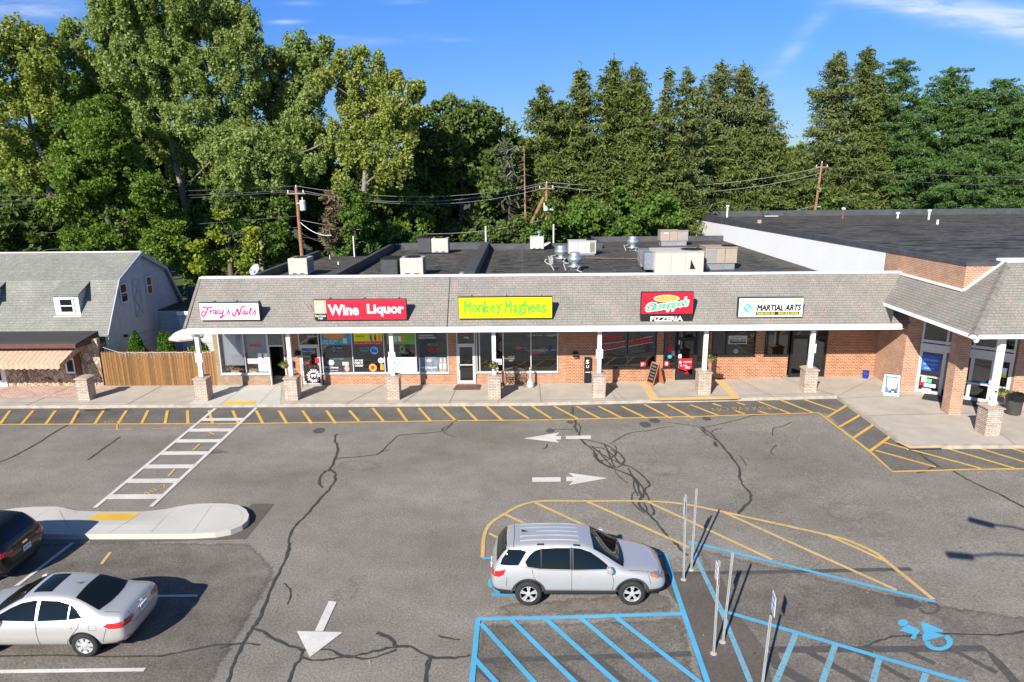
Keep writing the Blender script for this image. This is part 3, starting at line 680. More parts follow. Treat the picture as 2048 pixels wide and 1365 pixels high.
for y in (840.5, 862, 883.5, 908, 934.8, 963.5, 995.3):
    a = (y-L0[1])/(L1[1]-L0[1]); b = (y-R0[1])/(R1[1]-R0[1])
    wh.line([(L0[0]+(L1[0]-L0[0])*a, y), (R0[0]+(R1[0]-R0[0])*b, y-.6)], .37)
wh.build('crosswalk_bars', P_wht, .024)
wh = Flat()
wh.px(B_([(105, 228), (390, 182), (358, 210), (402, 210), (402, 238), (358, 238), (392, 262)])); wh.px(B_([(440, 210), (635, 205), (638, 232), (440, 235)]))
wh.px(B_([(175, 537), (400, 535), (400, 570), (175, 572)])); wh.px(B_([(770, 542), (463, 598), (500, 565), (445, 567), (443, 532), (503, 533), (460, 500)]))
wh.px(A_([(545, 960), (585, 965), (517, 1112), (475, 1112)])); wh.px(A_([(385, 1112), (615, 1117), (450, 1243)]))
wh.build('white_lane_arrows', P_wht, .020)
wh = Flat()
wh.line([(-100, 1346), (0, 1345), (290, 1341)], .12); wh.line([(180, 1195), (310, 1193.5), (396, 1193)], .11); wh.line([(146, 1087), (35, 1172), (-60, 1245)], .12)
wh.build('white_stall_lines', P_wht, .020)
bl = Flat()
bl.line([(1378.5, 1085), (1869.8, 1204.7)], .12)
bl.line([(1312, 1111), (1331.6, 1111), (1337.5, 1138), (1367, 1227), (1414.6, 1365), (1440, 1440)], .13)
bl.line([(955, 1239.5), (1368.6, 1229)], .13); bl.line([(956, 1239), (944, 1365), (938, 1440)], .13)
for a, b in (((962, 1249), (1067.5, 1365)), ((1021.6, 1240), (1149, 1365)), ((1091, 1239), (1230.7, 1365)), ((1161, 1237), (1311, 1365)), ((1232, 1236), (1398, 1365)), ((950, 1320), (990, 1365))):
    bl.line([a, (b[0]+(b[0]-a[0])*.4, b[1]+(b[1]-a[1])*.4) if a[1] < 1300 else (1040, 1420)], .13)
bl.line([(965, 1118.7), (989, 1117)], .12); bl.line([(1437, 1221), (1921, 1363.6), (2100, 1416)], .13)
def ell(cx, cy, rx, ry, n=18): return [(cx+rx*math.cos(2*math.pi*k/n), cy+ry*math.sin(2*math.pi*k/n)) for k in range(n)]
bl.px(G_(ell(1385, 787, 28, 18))); bl.px(G_([(1415, 797), (1480, 830), (1460, 855), (1452, 878), (1425, 872), (1440, 850), (1368, 830), (1385, 812)]))
bl.px(G_([(1478, 783), (1502, 785), (1605, 828), (1600, 840), (1548, 836), (1620, 858), (1575, 868), (1495, 890), (1488, 860), (1500, 845)]))
for k in range(16):
    a0, a1 = rad(-55+k*15), rad(-40+k*15)
    bl.px(G_([(1580+r*math.cos(a), 892+r*.62*math.sin(a)) for a, r in ((a0, 78), (a1, 78), (a1, 46), (a0, 46))]))
bl.px(H_(ell(143, 700, 22, 34))); bl.px(H_([(145, 768), (200, 765), (320, 775), (330, 795), (150, 790)])); bl.px(H_([(150, 735), (180, 732), (215, 762), (170, 764)]))
bl.build('blue_stall_markings', P_blu, .022)
bf = Flat()
bf.line([(1380, 1084.6), (1396, 1126), (1441, 1219.6), (1500, 1365), (1530, 1430)], .13)
for a, b in (((1592, 1268.6), (1552, 1365)), ((1670.7, 1290.5), (1645, 1365)), ((1758, 1320), (1745.6, 1365)), ((1851.5, 1349), (1846, 1365))):
    bf.line([a, (b[0]+(b[0]-a[0])*.8, b[1]+(b[1]-a[1])*.8)], .13)
bf.build('faded_blue_markings', P_bluf, .026)
lit = Flat()
for i in range(900):
    x = random.uniform(-40, 26); y = 31.55+random.gauss(0, .05) if random.random() < .55 else random.uniform(12, 31)
    if x > 15.1 and y > 25.2: continue
    r = random.uniform(.012, .03); a = random.uniform(0, 3); lit.poly([(x+r*math.cos(a+k*1.57), y+r*math.sin(a+k*1.57)) for k in range(4)])
lit.build('leaf_and_grit_litter', plain('grit', (.36, .30, .22), .9, var=.5, vs=9), .030, kind='stuff')

# the walk in front of the shops: a raised slab with a kerb
W0 = [(-60, YK), (XK, YK), (XK, YB), (45, YB)]
def gw(x): return gz(x)
Flat().poly([(-60, YK), (XK, YK), (XK, 36), (-60, 36)]).poly([(XK, YB), (45, YB), (45, 36), (XK, 36)]).build('sidewalk', CONC, .15)
kb = Flat().poly([(-60, YK), (XK, YK), (XK, YK+.16), (-60, YK+.16)]).poly([(XK, YB), (XK+.16, YB), (XK+.16, YK+.16), (XK, YK+.16)]).poly([(XK+.16, YB), (45, YB), (45, YB+.16), (XK+.16, YB+.16)])
kb.build('kerb_top', CURB, .154)
kf = MB()
for (xa, ya), (xb, yb) in zip(W0[:-1], W0[1:]):
    xs = sorted({xa, xb} | {q for q in (.5, 16.5) if min(xa, xb) < q < max(xa, xb)}); ys = [ya+(yb-ya)*((x-xa)/(xb-xa) if xb != xa else 0) for x in xs]
    if xa == xb: xs, ys = [xa, xb], [ya, yb]
    for (x0, y0), (x1, y1) in zip(zip(xs[:-1], ys[:-1]), zip(xs[1:], ys[1:])):
        kf.poly((x0, y0, gz(x0)-.05), (x1, y1, gz(x1)-.05), (x1, y1, gz(x1)+.154), (x0, y0, gz(x0)+.154))
struct('kerb_face', kf, CURB)
nc = Flat().poly([(-16.55, YK+.02), (-11.95, YK+.02), (-12.95, 34.9), (-16.35, 34.9)]); nc.build('new_concrete_ramp', CONCN, .159)
jt = Flat()
for x, s in ((-39, .5), (-33.5, .3), (-27.8, .4), (-24.6, .3), (-19.6, .2), (-8.7, 1.3), (-5.9, .8), (-3.6, .15), (-1.2, .1), (.9, 0), (4.6, -.1), (5.0, -.5), (6.9, -.3), (9.6, -.7), (12.2, -.8), (15.2, -1.5)):
    jt.line([ (0, 0), (1, 1)], 0) if False else None
    for q in stroke2d([(x, YK+.02), (x+s, 34.85)], .03): jt.poly(q)
for q in stroke2d([(XK+.1, YK), (18.5, 34.6)], .025)+stroke2d([(XK, 28.9), (24, 29.3)], .025)+stroke2d([(XK, 31.3), (19, 31.6)], .02)+stroke2d([(19.5, YB), (20.2, 29)], .02): jt.poly(q)
for q in stroke2d([(-14.9, YK), (-14.8, 34.8)], .02)+stroke2d([(-13.0, YK), (-13.2, 34.8)], .02)+stroke2d([(-60, 32.15), (-16.6, 32.15)], .02)+stroke2d([(-11.9, 32.1), (XK, 32.1)], .02): jt.poly(q)
jt.build('walk_joints', JOINT, .163)
Flat().px([(451, 803), (513, 802.5), (508, 808.3), (446, 808.8)], .16).build('tactile_pad_by_shops', P_pad, .168)
yb_ = Flat()
for pts in ([(1286, 764), (1310, 801)], [(1305, 799), (1473, 796)], [(1473, 798), (1437, 759)]): yb_.line(pts, .42, .16)
yb_.build('painted_walk_border', P_walk, .167)
ye = Flat().line([(158, 818.5), (211, 818)], .14, .15).line([(1795, 884), (1820, 897), (1885, 896)], .14, .15); ye.build('painted_kerb_edge', P_walk, .171)
Flat().poly([(-45, 32.9), (-22.6, 32.9), (-21.8, 34.8), (-45, 34.8)]).build('brick_paver_strip', PAVER, .158)

# parking island
IZ = .19
isl = [(-140, 1040), (-40, 1027), (30, 1017), (68, 1014), (109, 1013.5), (154, 1016), (205, 1017.5), (284, 1017.5), (352, 1009), (420, 1007.2), (455, 1007.5), (478, 1011), (492, 1019), (498, 1030), (495, 1041), (484, 1051), (461, 1060), (430, 1065.5), (380, 1068), (185, 1068.8), (0, 1068.5), (-140, 1068)]
IP = [onz(u, v, IZ)[:2] for u, v in isl]
padx = [onz(u, v, IZ)[0] for u, v in ((196, 1022), (280, 1022))]
def iz(x, y):                                             # the back edge dips to the crosswalk
    t = max(0, 1-max(0, abs(x-(padx[0]+padx[1])/2)-1.3)/1.1); s = min(max((y-20.0)/1.3, 0), 1)
    return IZ-.15*t*s*(3-2*t)*t
def island_sheet(name, poly, mat, dz, sides=False):
    bm = bmesh.new(); bm.faces.new([bm.verts.new((x, y, 0)) for x, y in poly])
    xs = [p[0] for p in poly]; ys = [p[1] for p in poly]
    for i in range(int((max(xs)-min(xs))/.3)): bmesh.ops.bisect_plane(bm, geom=bm.verts[:]+bm.edges[:]+bm.faces[:], plane_co=(min(xs)+.3*(i+1), 0, 0), plane_no=(1, 0, 0))
    for i in range(int((max(ys)-min(ys))/.3)): bmesh.ops.bisect_plane(bm, geom=bm.verts[:]+bm.edges[:]+bm.faces[:], plane_co=(0, min(ys)+.3*(i+1), 0), plane_no=(0, 1, 0))
    for f in bm.faces:
        f.normal_update()
        if f.normal.z < 0: f.normal_flip()
    be = [e for e in bm.edges if e.is_boundary]
    for v in bm.verts: v.co.z = iz(v.co.x, v.co.y)+dz
    if sides:
        r = bmesh.ops.extrude_edge_only(bm, edges=be)
        for v in [g for g in r['geom'] if isinstance(g, bmesh.types.BMVert)]: v.co.z = -.05
    bmesh.ops.recalc_face_normals(bm, faces=bm.faces)
    me = bpy.data.meshes.new(name); bm.to_mesh(me); bm.free(); me.materials.append(mat); box_uv(me, Vector()); return tag(link(name, me), kind='structure')
island_sheet('parking_island', IP, CONCN, 0, True)
def inset(poly, d):
    out = []
    for i, p in enumerate(poly):
        a = Vector(poly[i-1]); b = Vector(p); c = Vector(poly[(i+1) % len(poly)])
        n1 = (b-a).normalized(); n2 = (c-b).normalized(); n = Vector((n1.y+n2.y, -n1.x-n2.x)).normalized(); out.append(tuple(b+n*d))
    return out
Q = inset(IP, .17); R2 = inset(IP, .19)
gv = [(Q[i], Q[i+1], R2[i+1], R2[i]) for i in range(8, 20)]
bmq = MB()
for q in gv: bmq.poly(*[(x, y, iz(x, y)+.003) for x, y in q])
for a, b in ((E_([(300, 690)])[0], E_([(200, 750)])[0]), (E_([(345, 700)])[0], E_([(410, 820)])[0]), (E_([(1025, 678)])[0], E_([(885, 832)])[0]), (E_([(1235, 680)])[0], E_([(1130, 832)])[0]), (E_([(760, 762)])[0], E_([(635, 842)])[0])):
    A = onz(*a, IZ); B = onz(*b, IZ); k = 6
    P = [A.lerp(B, i/k) for i in range(k+1)]
    for i in range(k):
        for q in stroke2d([P[i][:2], P[i+1][:2]], .025): bmq.poly(*[(x, y, iz(x, y)+.003) for x, y in q])
struct('island_joints', bmq, plain('island_joint', (.40, .37, .33), .95))
island_sheet('tactile_pad_on_island', [onz(u, v, IZ)[:2] for u, v in ((196.5, 1022.8), (279.6, 1022.3), (260, 1039), (173, 1039.7))], P_pad, .006)

# ------------------------------------------------------------------ the shop row
YW = 34.85                      # shop front wall
XL, XR = -16.37, 17.9
EY, EZ0, EZ1 = 32.15, 3.64, 3.93     # eave front, soffit height, top of the fascia
RY, RZ = 34.3, 6.03             # top of the mansard
def wall(u, v): p = ony(u, v, YW); return p.x, p.z
shop = thing('shop_row', 'long brick shop row under a mixed-colour shingle mansard with white eave board', 'building', (0, YW, 0))
WT = 3.62
ops = []                        # openings: x0, x1, sill z, kind
def ox(u, v=748): return wall(u, v)[0]
z0 = lambda u, v: wall(u, v)[1]
tx0, tx1 = ox(443), ox(541); tz = z0(490, 748.5)
dx0, dx1 = ox(543, 770), ox(576, 768)
wx0, wx1 = ox(604.5, 770), ox(645, 770)
lx0, lx1 = ox(646.5), ox(898); lz = z0(770, 746.5)
mx0, mx1 = ox(915, 767), ox(952.3, 767)
nx0, nx1 = ox(953.3), ox(1116); nz_ = z0(1040, 744.7)
px0, px1 = ox(1197), ox(1310.6); pz = z0(1250, 736)
qx0, qx1 = ox(1325), ox(1350); qz = z0(1340, 735)
ex0, ex1 = ox(1351, 757), ox(1390, 757)
rx0, rx1 = ox(1390.5), ox(1414)
ax0, ax1 = ox(1420), ox(1506); az = z0(1460, 711.5)
bx0, bx1 = ox(1524.5), ox(1573); bz = z0(1550, 711)
cx0, cx1 = ox(1576, 757), ox(1647, 755)
def wallpiece(name, x0, x1, za, zb, mat): return MB().box(x0, x1, YW, YW+.2, za, zb).build(name, mat, shop)
for nm, x0, x1, za, m in (('brick_wall', XL, tx0, .0, BR_tan), ('brick_wall', tx0, tx1, None, BR_tan), ('brick_wall', dx1, ox(587), 0, BR_tan), ('brick_wall', ox(587), wx0, 0, BR_red),
                          ('brick_wall', lx0, lx1, None, BR_pale), ('brick_wall', lx1, mx0, 0, BR_pale), ('brick_wall', nx0, nx1, None, BR_pale), ('brick_wall', nx1, ox(1132), 0, BR_pale),
                          ('brick_wall', ox(1132), px0, 0, BR_red), ('brick_wall', px0, px1, None, BR_red), ('brick_wall', px1, qx0, 0, BR_red), ('brick_wall', qx0, qx1, None, BR_red), ('brick_wall', rx0, rx1, None, BR_red),
                          ('brick_wall', rx1, ax0, 0, BR_red), ('brick_wall', ax0, ax1, None, BR_red), ('brick_wall', ax1, bx0, 0, BR_red), ('brick_wall', bx0, bx1, None, BR_red), ('brick_wall', cx1, 19.0, 0, BR_red)):
    if za is None:
        za = {tx0: tz, lx0: lz, nx0: nz_, px0: pz, qx0: qz, rx0: qz, ax0: az, bx0: bz}[x0]; wallpiece(nm, x0, x1, -.1, za, m)
    else: wallpiece(nm, x0, x1, -.1, WT, m)
MB().box(XL, XL+.2, YW+.2, 54.6, -.1, 4.5).build('side_wall', BR_tan, shop)
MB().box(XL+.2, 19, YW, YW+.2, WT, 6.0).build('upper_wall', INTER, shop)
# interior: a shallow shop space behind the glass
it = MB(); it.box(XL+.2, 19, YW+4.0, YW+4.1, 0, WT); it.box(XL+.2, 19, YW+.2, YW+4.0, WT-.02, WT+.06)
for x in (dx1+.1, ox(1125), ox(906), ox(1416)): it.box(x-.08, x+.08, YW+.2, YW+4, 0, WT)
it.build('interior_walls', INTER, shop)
fl = MB(); fl.box(XL+.2, 19, YW+.2, YW+4, 0, .14); fl.build('shop_floor', plain('shop_floor', (.16, .145, .13), .5, var=.2), shop)
sh_m = plain('shop_stock', (.14, .12, .11), .7, var=.9, vs=5)
for i in range(26):
    x = XL+1+i*1.32
    if x > 18 or dx0-.3 < x < dx1+.3: continue
    h = random.uniform(.8, 1.9); y = YW+random.uniform(1.4, 3.2); MB().box(x, x+random.uniform(.5, 1.1), y, y+.5, .14, .14+h).build('shop_shelf', sh_m, shop)
for i in range(12):
    x = XL+2+i*2.9; MB().box(x, x+1.1, YW+2.0, YW+2.35, WT-.10, WT-.03).build('ceiling_light', INTERL, shop)

def shop_window(x0, x1, za, mull, fm, gm_, fw=.055, zt=WT, parent=shop, bars=()):
    f = MB(); y0, y1 = YW-.035, YW+.10
    f.box(x0, x1, y0, y1, za, za+fw); f.box(x0, x1, y0+.003, y1, zt-fw, zt); f.box(x0, x0+fw, y0+.003, y1-.003, za+fw, zt-fw); f.box(x1-fw, x1, y0+.003, y1-.003, za+fw, zt-fw)
    for m in mull: f.box(m-fw/2, m+fw/2, y0+.004, y1-.004, za+fw, zt-fw)
    for z in bars: f.box(x0+fw, x1-fw, y0+.006, y1-.006, z-fw/2, z+fw/2)
    w = f.build('window', fm, parent)
    xs = [x0]+list(mull)+[x1]
    for a, b in zip(xs[:-1], xs[1:]): MB().box(a+.01, b-.01, YW+.02, YW+.028, za+.01, zt-.01).build('pane', gm_, w)
    MB().box(x0-.04, x1+.04, YW-.07, YW-.036, za-.05, za).build('sill', fm, w)
    return w
def shop_door(x0, x1, zb, fm, gm_, trans=True, leaf_w=.09, mid=1.05, handle_left=True, ztop=2.30, parent=shop, double=False):
    f = MB(); y0, y1 = YW-.04, YW+.10; fw = .06
    f.box(x0, x0+fw, y0, y1, zb, WT); f.box(x1-fw, x1, y0, y1, zb, WT); f.box(x0+fw, x1-fw, y0+.003, y1, ztop, ztop+.09); f.box(x0+fw, x1-fw, y0+.003, y1, WT-fw, WT)
    fr = f.build('door_frame', fm, parent)
    MB().box(x0+fw, x1-fw, YW+.02, YW+.028, ztop+.09, WT-fw).build('transom_pane', gm_, fr)
    xs = [x0+fw, (x0+x1)/2, x1-fw] if double else [x0+fw, x1-fw]
    for i, (a, b) in enumerate(zip(xs[:-1], xs[1:])):
        a += .006; b -= .006
        d = MB(); d.box(a, a+leaf_w, YW-.02, YW+.03, zb+.02, ztop-.01); d.box(b-leaf_w, b, YW-.02, YW+.03, zb+.02, ztop-.01)
        d.box(a+leaf_w, b-leaf_w, YW-.017, YW+.027, zb+.02, zb+.20); d.box(a+leaf_w, b-leaf_w, YW-.017, YW+.027, ztop-.10, ztop-.01)
        if mid: d.box(a+leaf_w, b-leaf_w, YW-.017, YW+.027, mid-.03, mid+.03)
        dd = d.build('door', fm, parent)
        MB().box(a+leaf_w-.01, b-leaf_w+.01, YW+.002, YW+.010, zb+.19, ztop-.09).build('pane', gm_, dd)
        hx = a+.05 if (handle_left and not double) or (double and i == 1) else b-.05
        MB().tube([(hx, YW-.02, 1.0), (hx, YW-.09, 1.0), (hx, YW-.09, 1.32), (hx, YW-.02, 1.32)], .014, 6).build('handle', STEEL if fm is not BRONZE else GALV, dd)
    return fr
shop_window(tx0, tx1, tz, [ox(493.5)], ALU, GLASS)
shop_window(lx0, lx1, lz, [ox(708), ox(771), ox(834)], ALU, GLASSD)
shop_window(nx0, nx1, nz_, [ox(960), ox(1007), ox(1062)], ALU, GLASSD)
shop_window(px0, px1, pz, [ox(1253.5)], BRONZE, GLASSD)
shop_window(qx0, qx1, qz, [], BRONZE, GLASSD); shop_window(rx0, rx1, qz, [], BRONZE, GLASSD)
shop_window(ax0, ax1, az, [ox(1448)], BRONZE, GLASSD); shop_window(bx0, bx1, bz, [ox(1530)], BRONZE, GLASSD)
# salon doorway: frame, transom and a door standing open inward
f = MB(); f.box(dx0, dx0+.06, YW-.04, YW+.1, .1, WT); f.box(dx1-.06, dx1, YW-.04, YW+.1, .1, WT); f.box(dx0+.06, dx1-.06, YW-.037, YW+.1, 2.3, 2.38)
f.build('door_frame', ALU, shop); MB().box(dx0+.06, dx1-.06, YW+.02, YW+.028, 2.38, WT).build('transom_pane', GLASS, shop)
dm = MB(); dm.box(dx1-.12, dx1-.07, YW+.1, YW+.98, .17, 2.28); dm.build('open_door', ALU, shop)
fd = shop_door(wx0, wx1, .16, ALU, GLASSD, mid=None)
shop_door(mx0, mx1, .16, ALU, GLASSD, mid=1.22)
shop_door(ex0, ex1, gz(9)+.16, BRONZE, GLASSD, mid=None, ztop=2.55)
shop_door(cx0, cx1, gz(15)+.16, BRONZE, GLASSD, mid=None, ztop=2.62, double=True, leaf_w=.06)

# roof: mansard, cap, eave board, soffit
sl = (RZ-EZ1)/(RY-EY)
seam = -3.63
XV = 17.72
for a, b in ((XL, seam-.02), (seam+.02, XV)):
    r = MB(); xt = b if b < 0 else 19.05
    r.poly((a, EY-.04, EZ1-.02), (b, EY-.04, EZ1-.02), (b, EY, EZ1), (a, EY, EZ1))
    if b < 0: r.poly((a, EY, EZ1), (b, EY, EZ1), (b, RY, RZ), (a, RY, RZ))
    else:
        r.poly((a, EY, EZ1), (b, EY, EZ1), (b, 33.10, EZ1+sl*(33.10-EY)), (19.05, RY-.02, RZ-.02), (19.05, RY, RZ), (a, RY, RZ))
        r.poly((b, EY, EZ1), (18.6, EY, EZ1), (18.6, 33.9, EZ1+sl*(33.9-EY)), (b, 33.10, EZ1+sl*(33.10-EY)))
    r.build('mansard_roof', SHING, shop)
MB().box(seam-.02, seam+.02, EY+.3, RY, 0, 0).bar((seam, EY-.03, EZ1-.02), (seam, RY, RZ-.02), .035, .03).build('roof_seam', BLACK, shop)
MB().bar((XL-.03, EY-.05, EZ1-.02), (XL-.03, RY, RZ-.02), .07, .13, up=(1, 0, 0)).build('rake_board', RIDGE, shop)
g = MB(); g.prism([(EY+.05, EZ0+.02), (EY+.05, EZ1-.03), (RY, RZ-.06), (YW+.02, RZ-.06), (YW+.02, EZ0+.02)], XL+.01, XL+.03, 'x'); g.build('gable_infill', SOFF, shop)
MB().box(XL-.06, 19.05, RY-.03, RY+.38, RZ, RZ+.07).build('roof_cap', WHITE, shop)
MB().box(XL, 19.05, RY+.03, YW+.2, RZ-.25, RZ-.003).build('cap_backing', PARA, shop)
fa = MB(); fa.box(XL-.03, seam-.015, EY-.03, EY, EZ0, EZ1-.01); fa.box(seam+.015, 18.2, EY-.03, EY, EZ0, EZ1-.01); fa.build('eave_board', WHITE, shop)
MB().box(XL, 18.4, EY, YW, EZ0+.01, EZ0+.05).build('soffit', SOFF, shop)
MB().box(seam-.0149, seam+.0149, EY-.02, EY, EZ0, EZ1-.02).build('eave_joint', BLACK, shop)

# flat roofs and parapets behind
def slope_sheet(mb, x0, x1, y0, y1, dz=0): mb.poly((x0, y0, roofz(y0)+dz), (x1, y0, roofz(y0)+dz), (x1, y1, roofz(y1)+dz), (x0, y1, roofz(y1)+dz))
X1, X2 = -11.15, -3.1
rf = MB(); slope_sheet(rf, XL+.2, X1-.15, YW+.2, 54.6, -.02); slope_sheet(rf, X1+.15, X2-.32, YW+.2, 59.3); slope_sheet(rf, X2+.32, 6.9, YW+.2, 58.6); slope_sheet(rf, 6.9, 19, YW+.2, 65.0)
rf.build('flat_roof', EPDM, shop)
def parapet(x0, x1, y0, y1, h, top=PARA):
    za = roofz(y0)-.3; zb = roofz((y0+y1)/2)+h
    n = 'parapet'; m = MB()
    m.add([(x0, y0, za), (x1, y0, za), (x1, y1, za), (x0, y1, za), (x0, y0, roofz(y0)+h), (x1, y0, roofz(y0)+h), (x1, y1, roofz(y1)+h), (x0, y1, roofz(y1)+h)], [[0, 3, 2, 1], [4, 5, 6, 7], [0, 1, 5, 4], [1, 2, 6, 5], [2, 3, 7, 6], [3, 0, 4, 7]])
    m.build(n, top, shop)
parapet(XL, XL+.3, YW+.6, 54.6, .45); parapet(X1-.15, X1+.15, YW+.4, 59.3, .55); parapet(X2-.32, X2+.32, YW+.4, 59.3, .62)
parapet(X1-.15, X2-.32, 59.3, 59.6, .55); parapet(X2+.32, 6.9, 58.6, 58.9, .48); parapet(6.6, 6.9, 58.9, 65, .45); parapet(6.9, 19, 65, 65.3, .45)
rw = MB(); rw.box(XL+.02, X1, 54.6, 54.8, -.1, 4.62); rw.box(X1, X2, 59.31, 59.59, -.1, 4.5); rw.box(X2, 6.9, 58.62, 58.88, -.1, 4.5); rw.box(6.62, 19, 65.02, 65.28, -.1, 4.4); rw.build('rear_wall', BR_tan, shop)
pd = MB(); random.seed(11)
for n_, ua, ub, va, vb, zf in ((46, 660, 900, 505, 550, 0), (60, 960, 1250, 500, 548, 0), (34, 1250, 1600, 490, 545, 0), (95, 1480, 2047, 440, 525, 1)):
    for _ in range(n_):
        u, v = random.uniform(ua, ub), random.uniform(va, vb)
        c = onz(u, v, 6.4) if zf else onroof(u, v)
        if zf and (c.x < 20.2 or c.y < 31): continue
        if not zf and (min(abs(c.x-X1), abs(c.x-X2)) < 1.1 or c.x > 18.2 or c.x < X1 or c.y > 57): continue
        a, b = random.uniform(.12, .75)*(2.2 if zf else 1), random.uniform(.06, .26)*(1.6 if zf else 1)
        zz = (lambda y: 7.02-.0228*(y-29.4)+.006) if zf else (lambda y: roofz(y)+.004)
        P_ = [(c.x+a*math.cos(k*.628)*random.uniform(.6, 1.15), c.y+b*math.sin(k*.628)*random.uniform(.6, 1.15)) for k in range(10)]; pd.poly(*[(x, y, zz(y)) for x, y in P_])
pd.build('ponding_marks', plain('wet_mark', (.020, .019, .018), .65, var=.4, vs=2), shop)['kind'] = 'stuff'
li = MB()
for u, v in ((705, 503), (775, 501), (770, 523), (730, 545), (560, 551), (1170, 500), (1420, 480), (1405, 488), (1560, 510), (1500, 500), (1530, 520), (1590, 533), (900, 513), (640, 525)):
    c = onroof(u, v)
    for k in range(26):
        x, y = c.x+random.gauss(0, .4), c.y+random.gauss(0, .5); s = random.uniform(.03, .08); z = roofz(y)+.012
        if abs(x-X2) < .4 or abs(x-X1) < .3: continue
        li.poly((x-s, y, z), (x, y-s, z), (x+s, y, z+.01), (x, y+s, z))
li.build('roof_leaf_litter', LITTER, shop)['kind'] = 'stuff'

# posts and stone piers (parts of the building)
piers = [(-16.05, 32.55), (-11.55, 32.6), (-6.45, 32.6), (-1.4, 32.6), (3.8, 32.6), (9.0, 32.6), (14.2, 32.6)]
def pier(x, y, parent, h=1.12, s=.62):
    zb = gz(x)+.15
    m = MB(); m.box(x-s/2, x+s/2, y-s/2, y+s/2, zb-.05, zb+h); p = m.build('stone_pier', LEDGE, parent)
    MB().prism([(x-s/2-.05, zb+h), (x+s/2+.05, zb+h), (x+s/2+.05, zb+h+.05), (x+.12, zb+h+.10), (x-.12, zb+h+.10), (x-s/2-.05, zb+h+.05)], y-s/2-.05, y+s/2+.05).build('pier_cap', CAPST, p)
    return zb+h
for x, y in piers:
    z = pier(x, y, shop); MB().box(x-.095, x+.095, y-.095, y+.095, z+.07, EZ0+.012).build('post', WHITE, shop)

# ------------------------------------------------------------------ the supermarket at the right
store = thing('supermarket', 'large brick and white-painted store with flat black roof and shingled entrance canopy', 'building', (19, 32, 0))
XS = 19.05
def topz(y): return 7.12-.0133*(y-29.4)
def bigroof(y): return 7.02-.0228*(y-29.4)
m = MB(); m.poly((XS, 36.0, -.1), (XS, 80, -.1), (XS, 80, topz(80)), (XS, 36.0, topz(36))); m.build('white_side_wall', WHITEW, store)
m = MB(); m.poly((XS, 29.4, 4.78), (XS, 36.0, 4.3), (XS, 36.0, topz(36)), (XS, 29.4, topz(29.4))); m.poly((XS, 29.4, 4.78), (45, 29.4, 4.78), (45, 29.4, topz(29.4)), (XS, 29.4, topz(29.4))); m.build('upper_brick_wall', BR_store, store)
m = MB(); m.poly((XS, 29.4, bigroof(29.4)), (60, 29.4, bigroof(29.4)), (60, 80, bigroof(80)), (XS, 80, bigroof(80))); m.build('flat_roof', EPDM, store)
e = MB()
for (x0, y0), (x1, y1) in (((XS, 29.4), (XS, 80)),):
    e.add([(XS-.04, 29.36, topz(29.4)-.06), (XS+.28, 29.36, topz(29.4)-.06), (XS+.28, 80, bigroof(80)-.1), (XS-.04, 80, bigroof(80)-.1), (XS-.04, 29.36, topz(29.4)+.09), (XS+.28, 29.36, topz(29.4)+.09), (XS+.28, 80, topz(80)+.09), (XS-.04, 80, topz(80)+.09)],
          [[0, 3, 2, 1], [4, 5, 6, 7], [0, 1, 5, 4], [1, 2, 6, 5], [2, 3, 7, 6], [3, 0, 4, 7]])
e.box(XS+.28, 45, 29.36, 29.66, topz(29.4)-.06, topz(29.4)+.09); e.build('roof_edge', PARA, store)
MB().box(XS+.281, 60, 79.6, 79.9, bigroof(80)-.15, topz(80)+.05).build('rear_parapet', PARA, store)
MB().box(XS+.05, 60, 79.95, 80, -.1, topz(80)).build('rear_wall', BR_tan, store)
wb = .25
# side wall, corner, slanted door wall, right wall
m = MB(); m.box(18.55, 18.75, 32.45, YW-.001, -.1, 4.9); m.build('side_brick_wall', BR_store, store)
DA, DB = Vector((19.32, 32.30)), Vector((22.30, 30.08))
dd = (DB-DA); DL = dd.length; dd.normalize(); dn = Vector((dd.y, -dd.x))     # dn points to the walk
m = MB(); m.prism([(18.55, 32.45), (18.56, 32.25), (19.30, 32.26), (19.36, 32.45)], -.1, 4.9, 'z'); m.build('corner_brick_wall', BR_store, store)
m = MB(); m.box(22.32, 40, 29.95, 30.15, -.1, 5.2); m.build('front_brick_wall', BR_store, store)
zd = gz(20)+.15
def DP(s, z, o=0): q = DA+dd*s+dn*o; return Vector((q.x, q.y, z))
def dbox(mb, s0, s1, z_0, z_1, o0, o1):
    P = [DP(s, z, o) for z in (z_0, z_1) for s, o in ((s0, o0), (s1, o0), (s1, o1), (s0, o1))]
    mb.add(P, [[0, 3, 2, 1], [4, 5, 6, 7], [0, 1, 5, 4], [1, 2, 6, 5], [2, 3, 7, 6], [3, 0, 4, 7]])
fr_ = MB()
for s in (0, 1.02, 1.52, 2.10, 2.95, 3.62): dbox(fr_, s, s+.09, zd, 4.2, -.04, .08)
dbox(fr_, 0, DL, 2.62, 2.95, -.05, .12); dbox(fr_, 0, DL, 4.12, 4.2, -.05, .10); dbox(fr_, 0, DL, 3.0, 3.14, -.05, .09)
ef = fr_.build('entrance_frame', ALU, store)
for s0, s1, z_0, z_1 in ((.0, DL, 3.14, 4.12), (.09, 1.02, zd, 2.62), (1.11, 1.52, zd, 2.62), (1.61, 2.1, zd, 2.62), (2.19, 2.95, zd, 2.62), (3.04, 3.62, zd, 2.62)):
    g = MB(); dbox(g, s0, s1, z_0, z_1, .01, .018); g.build('pane', GLASSD, ef)
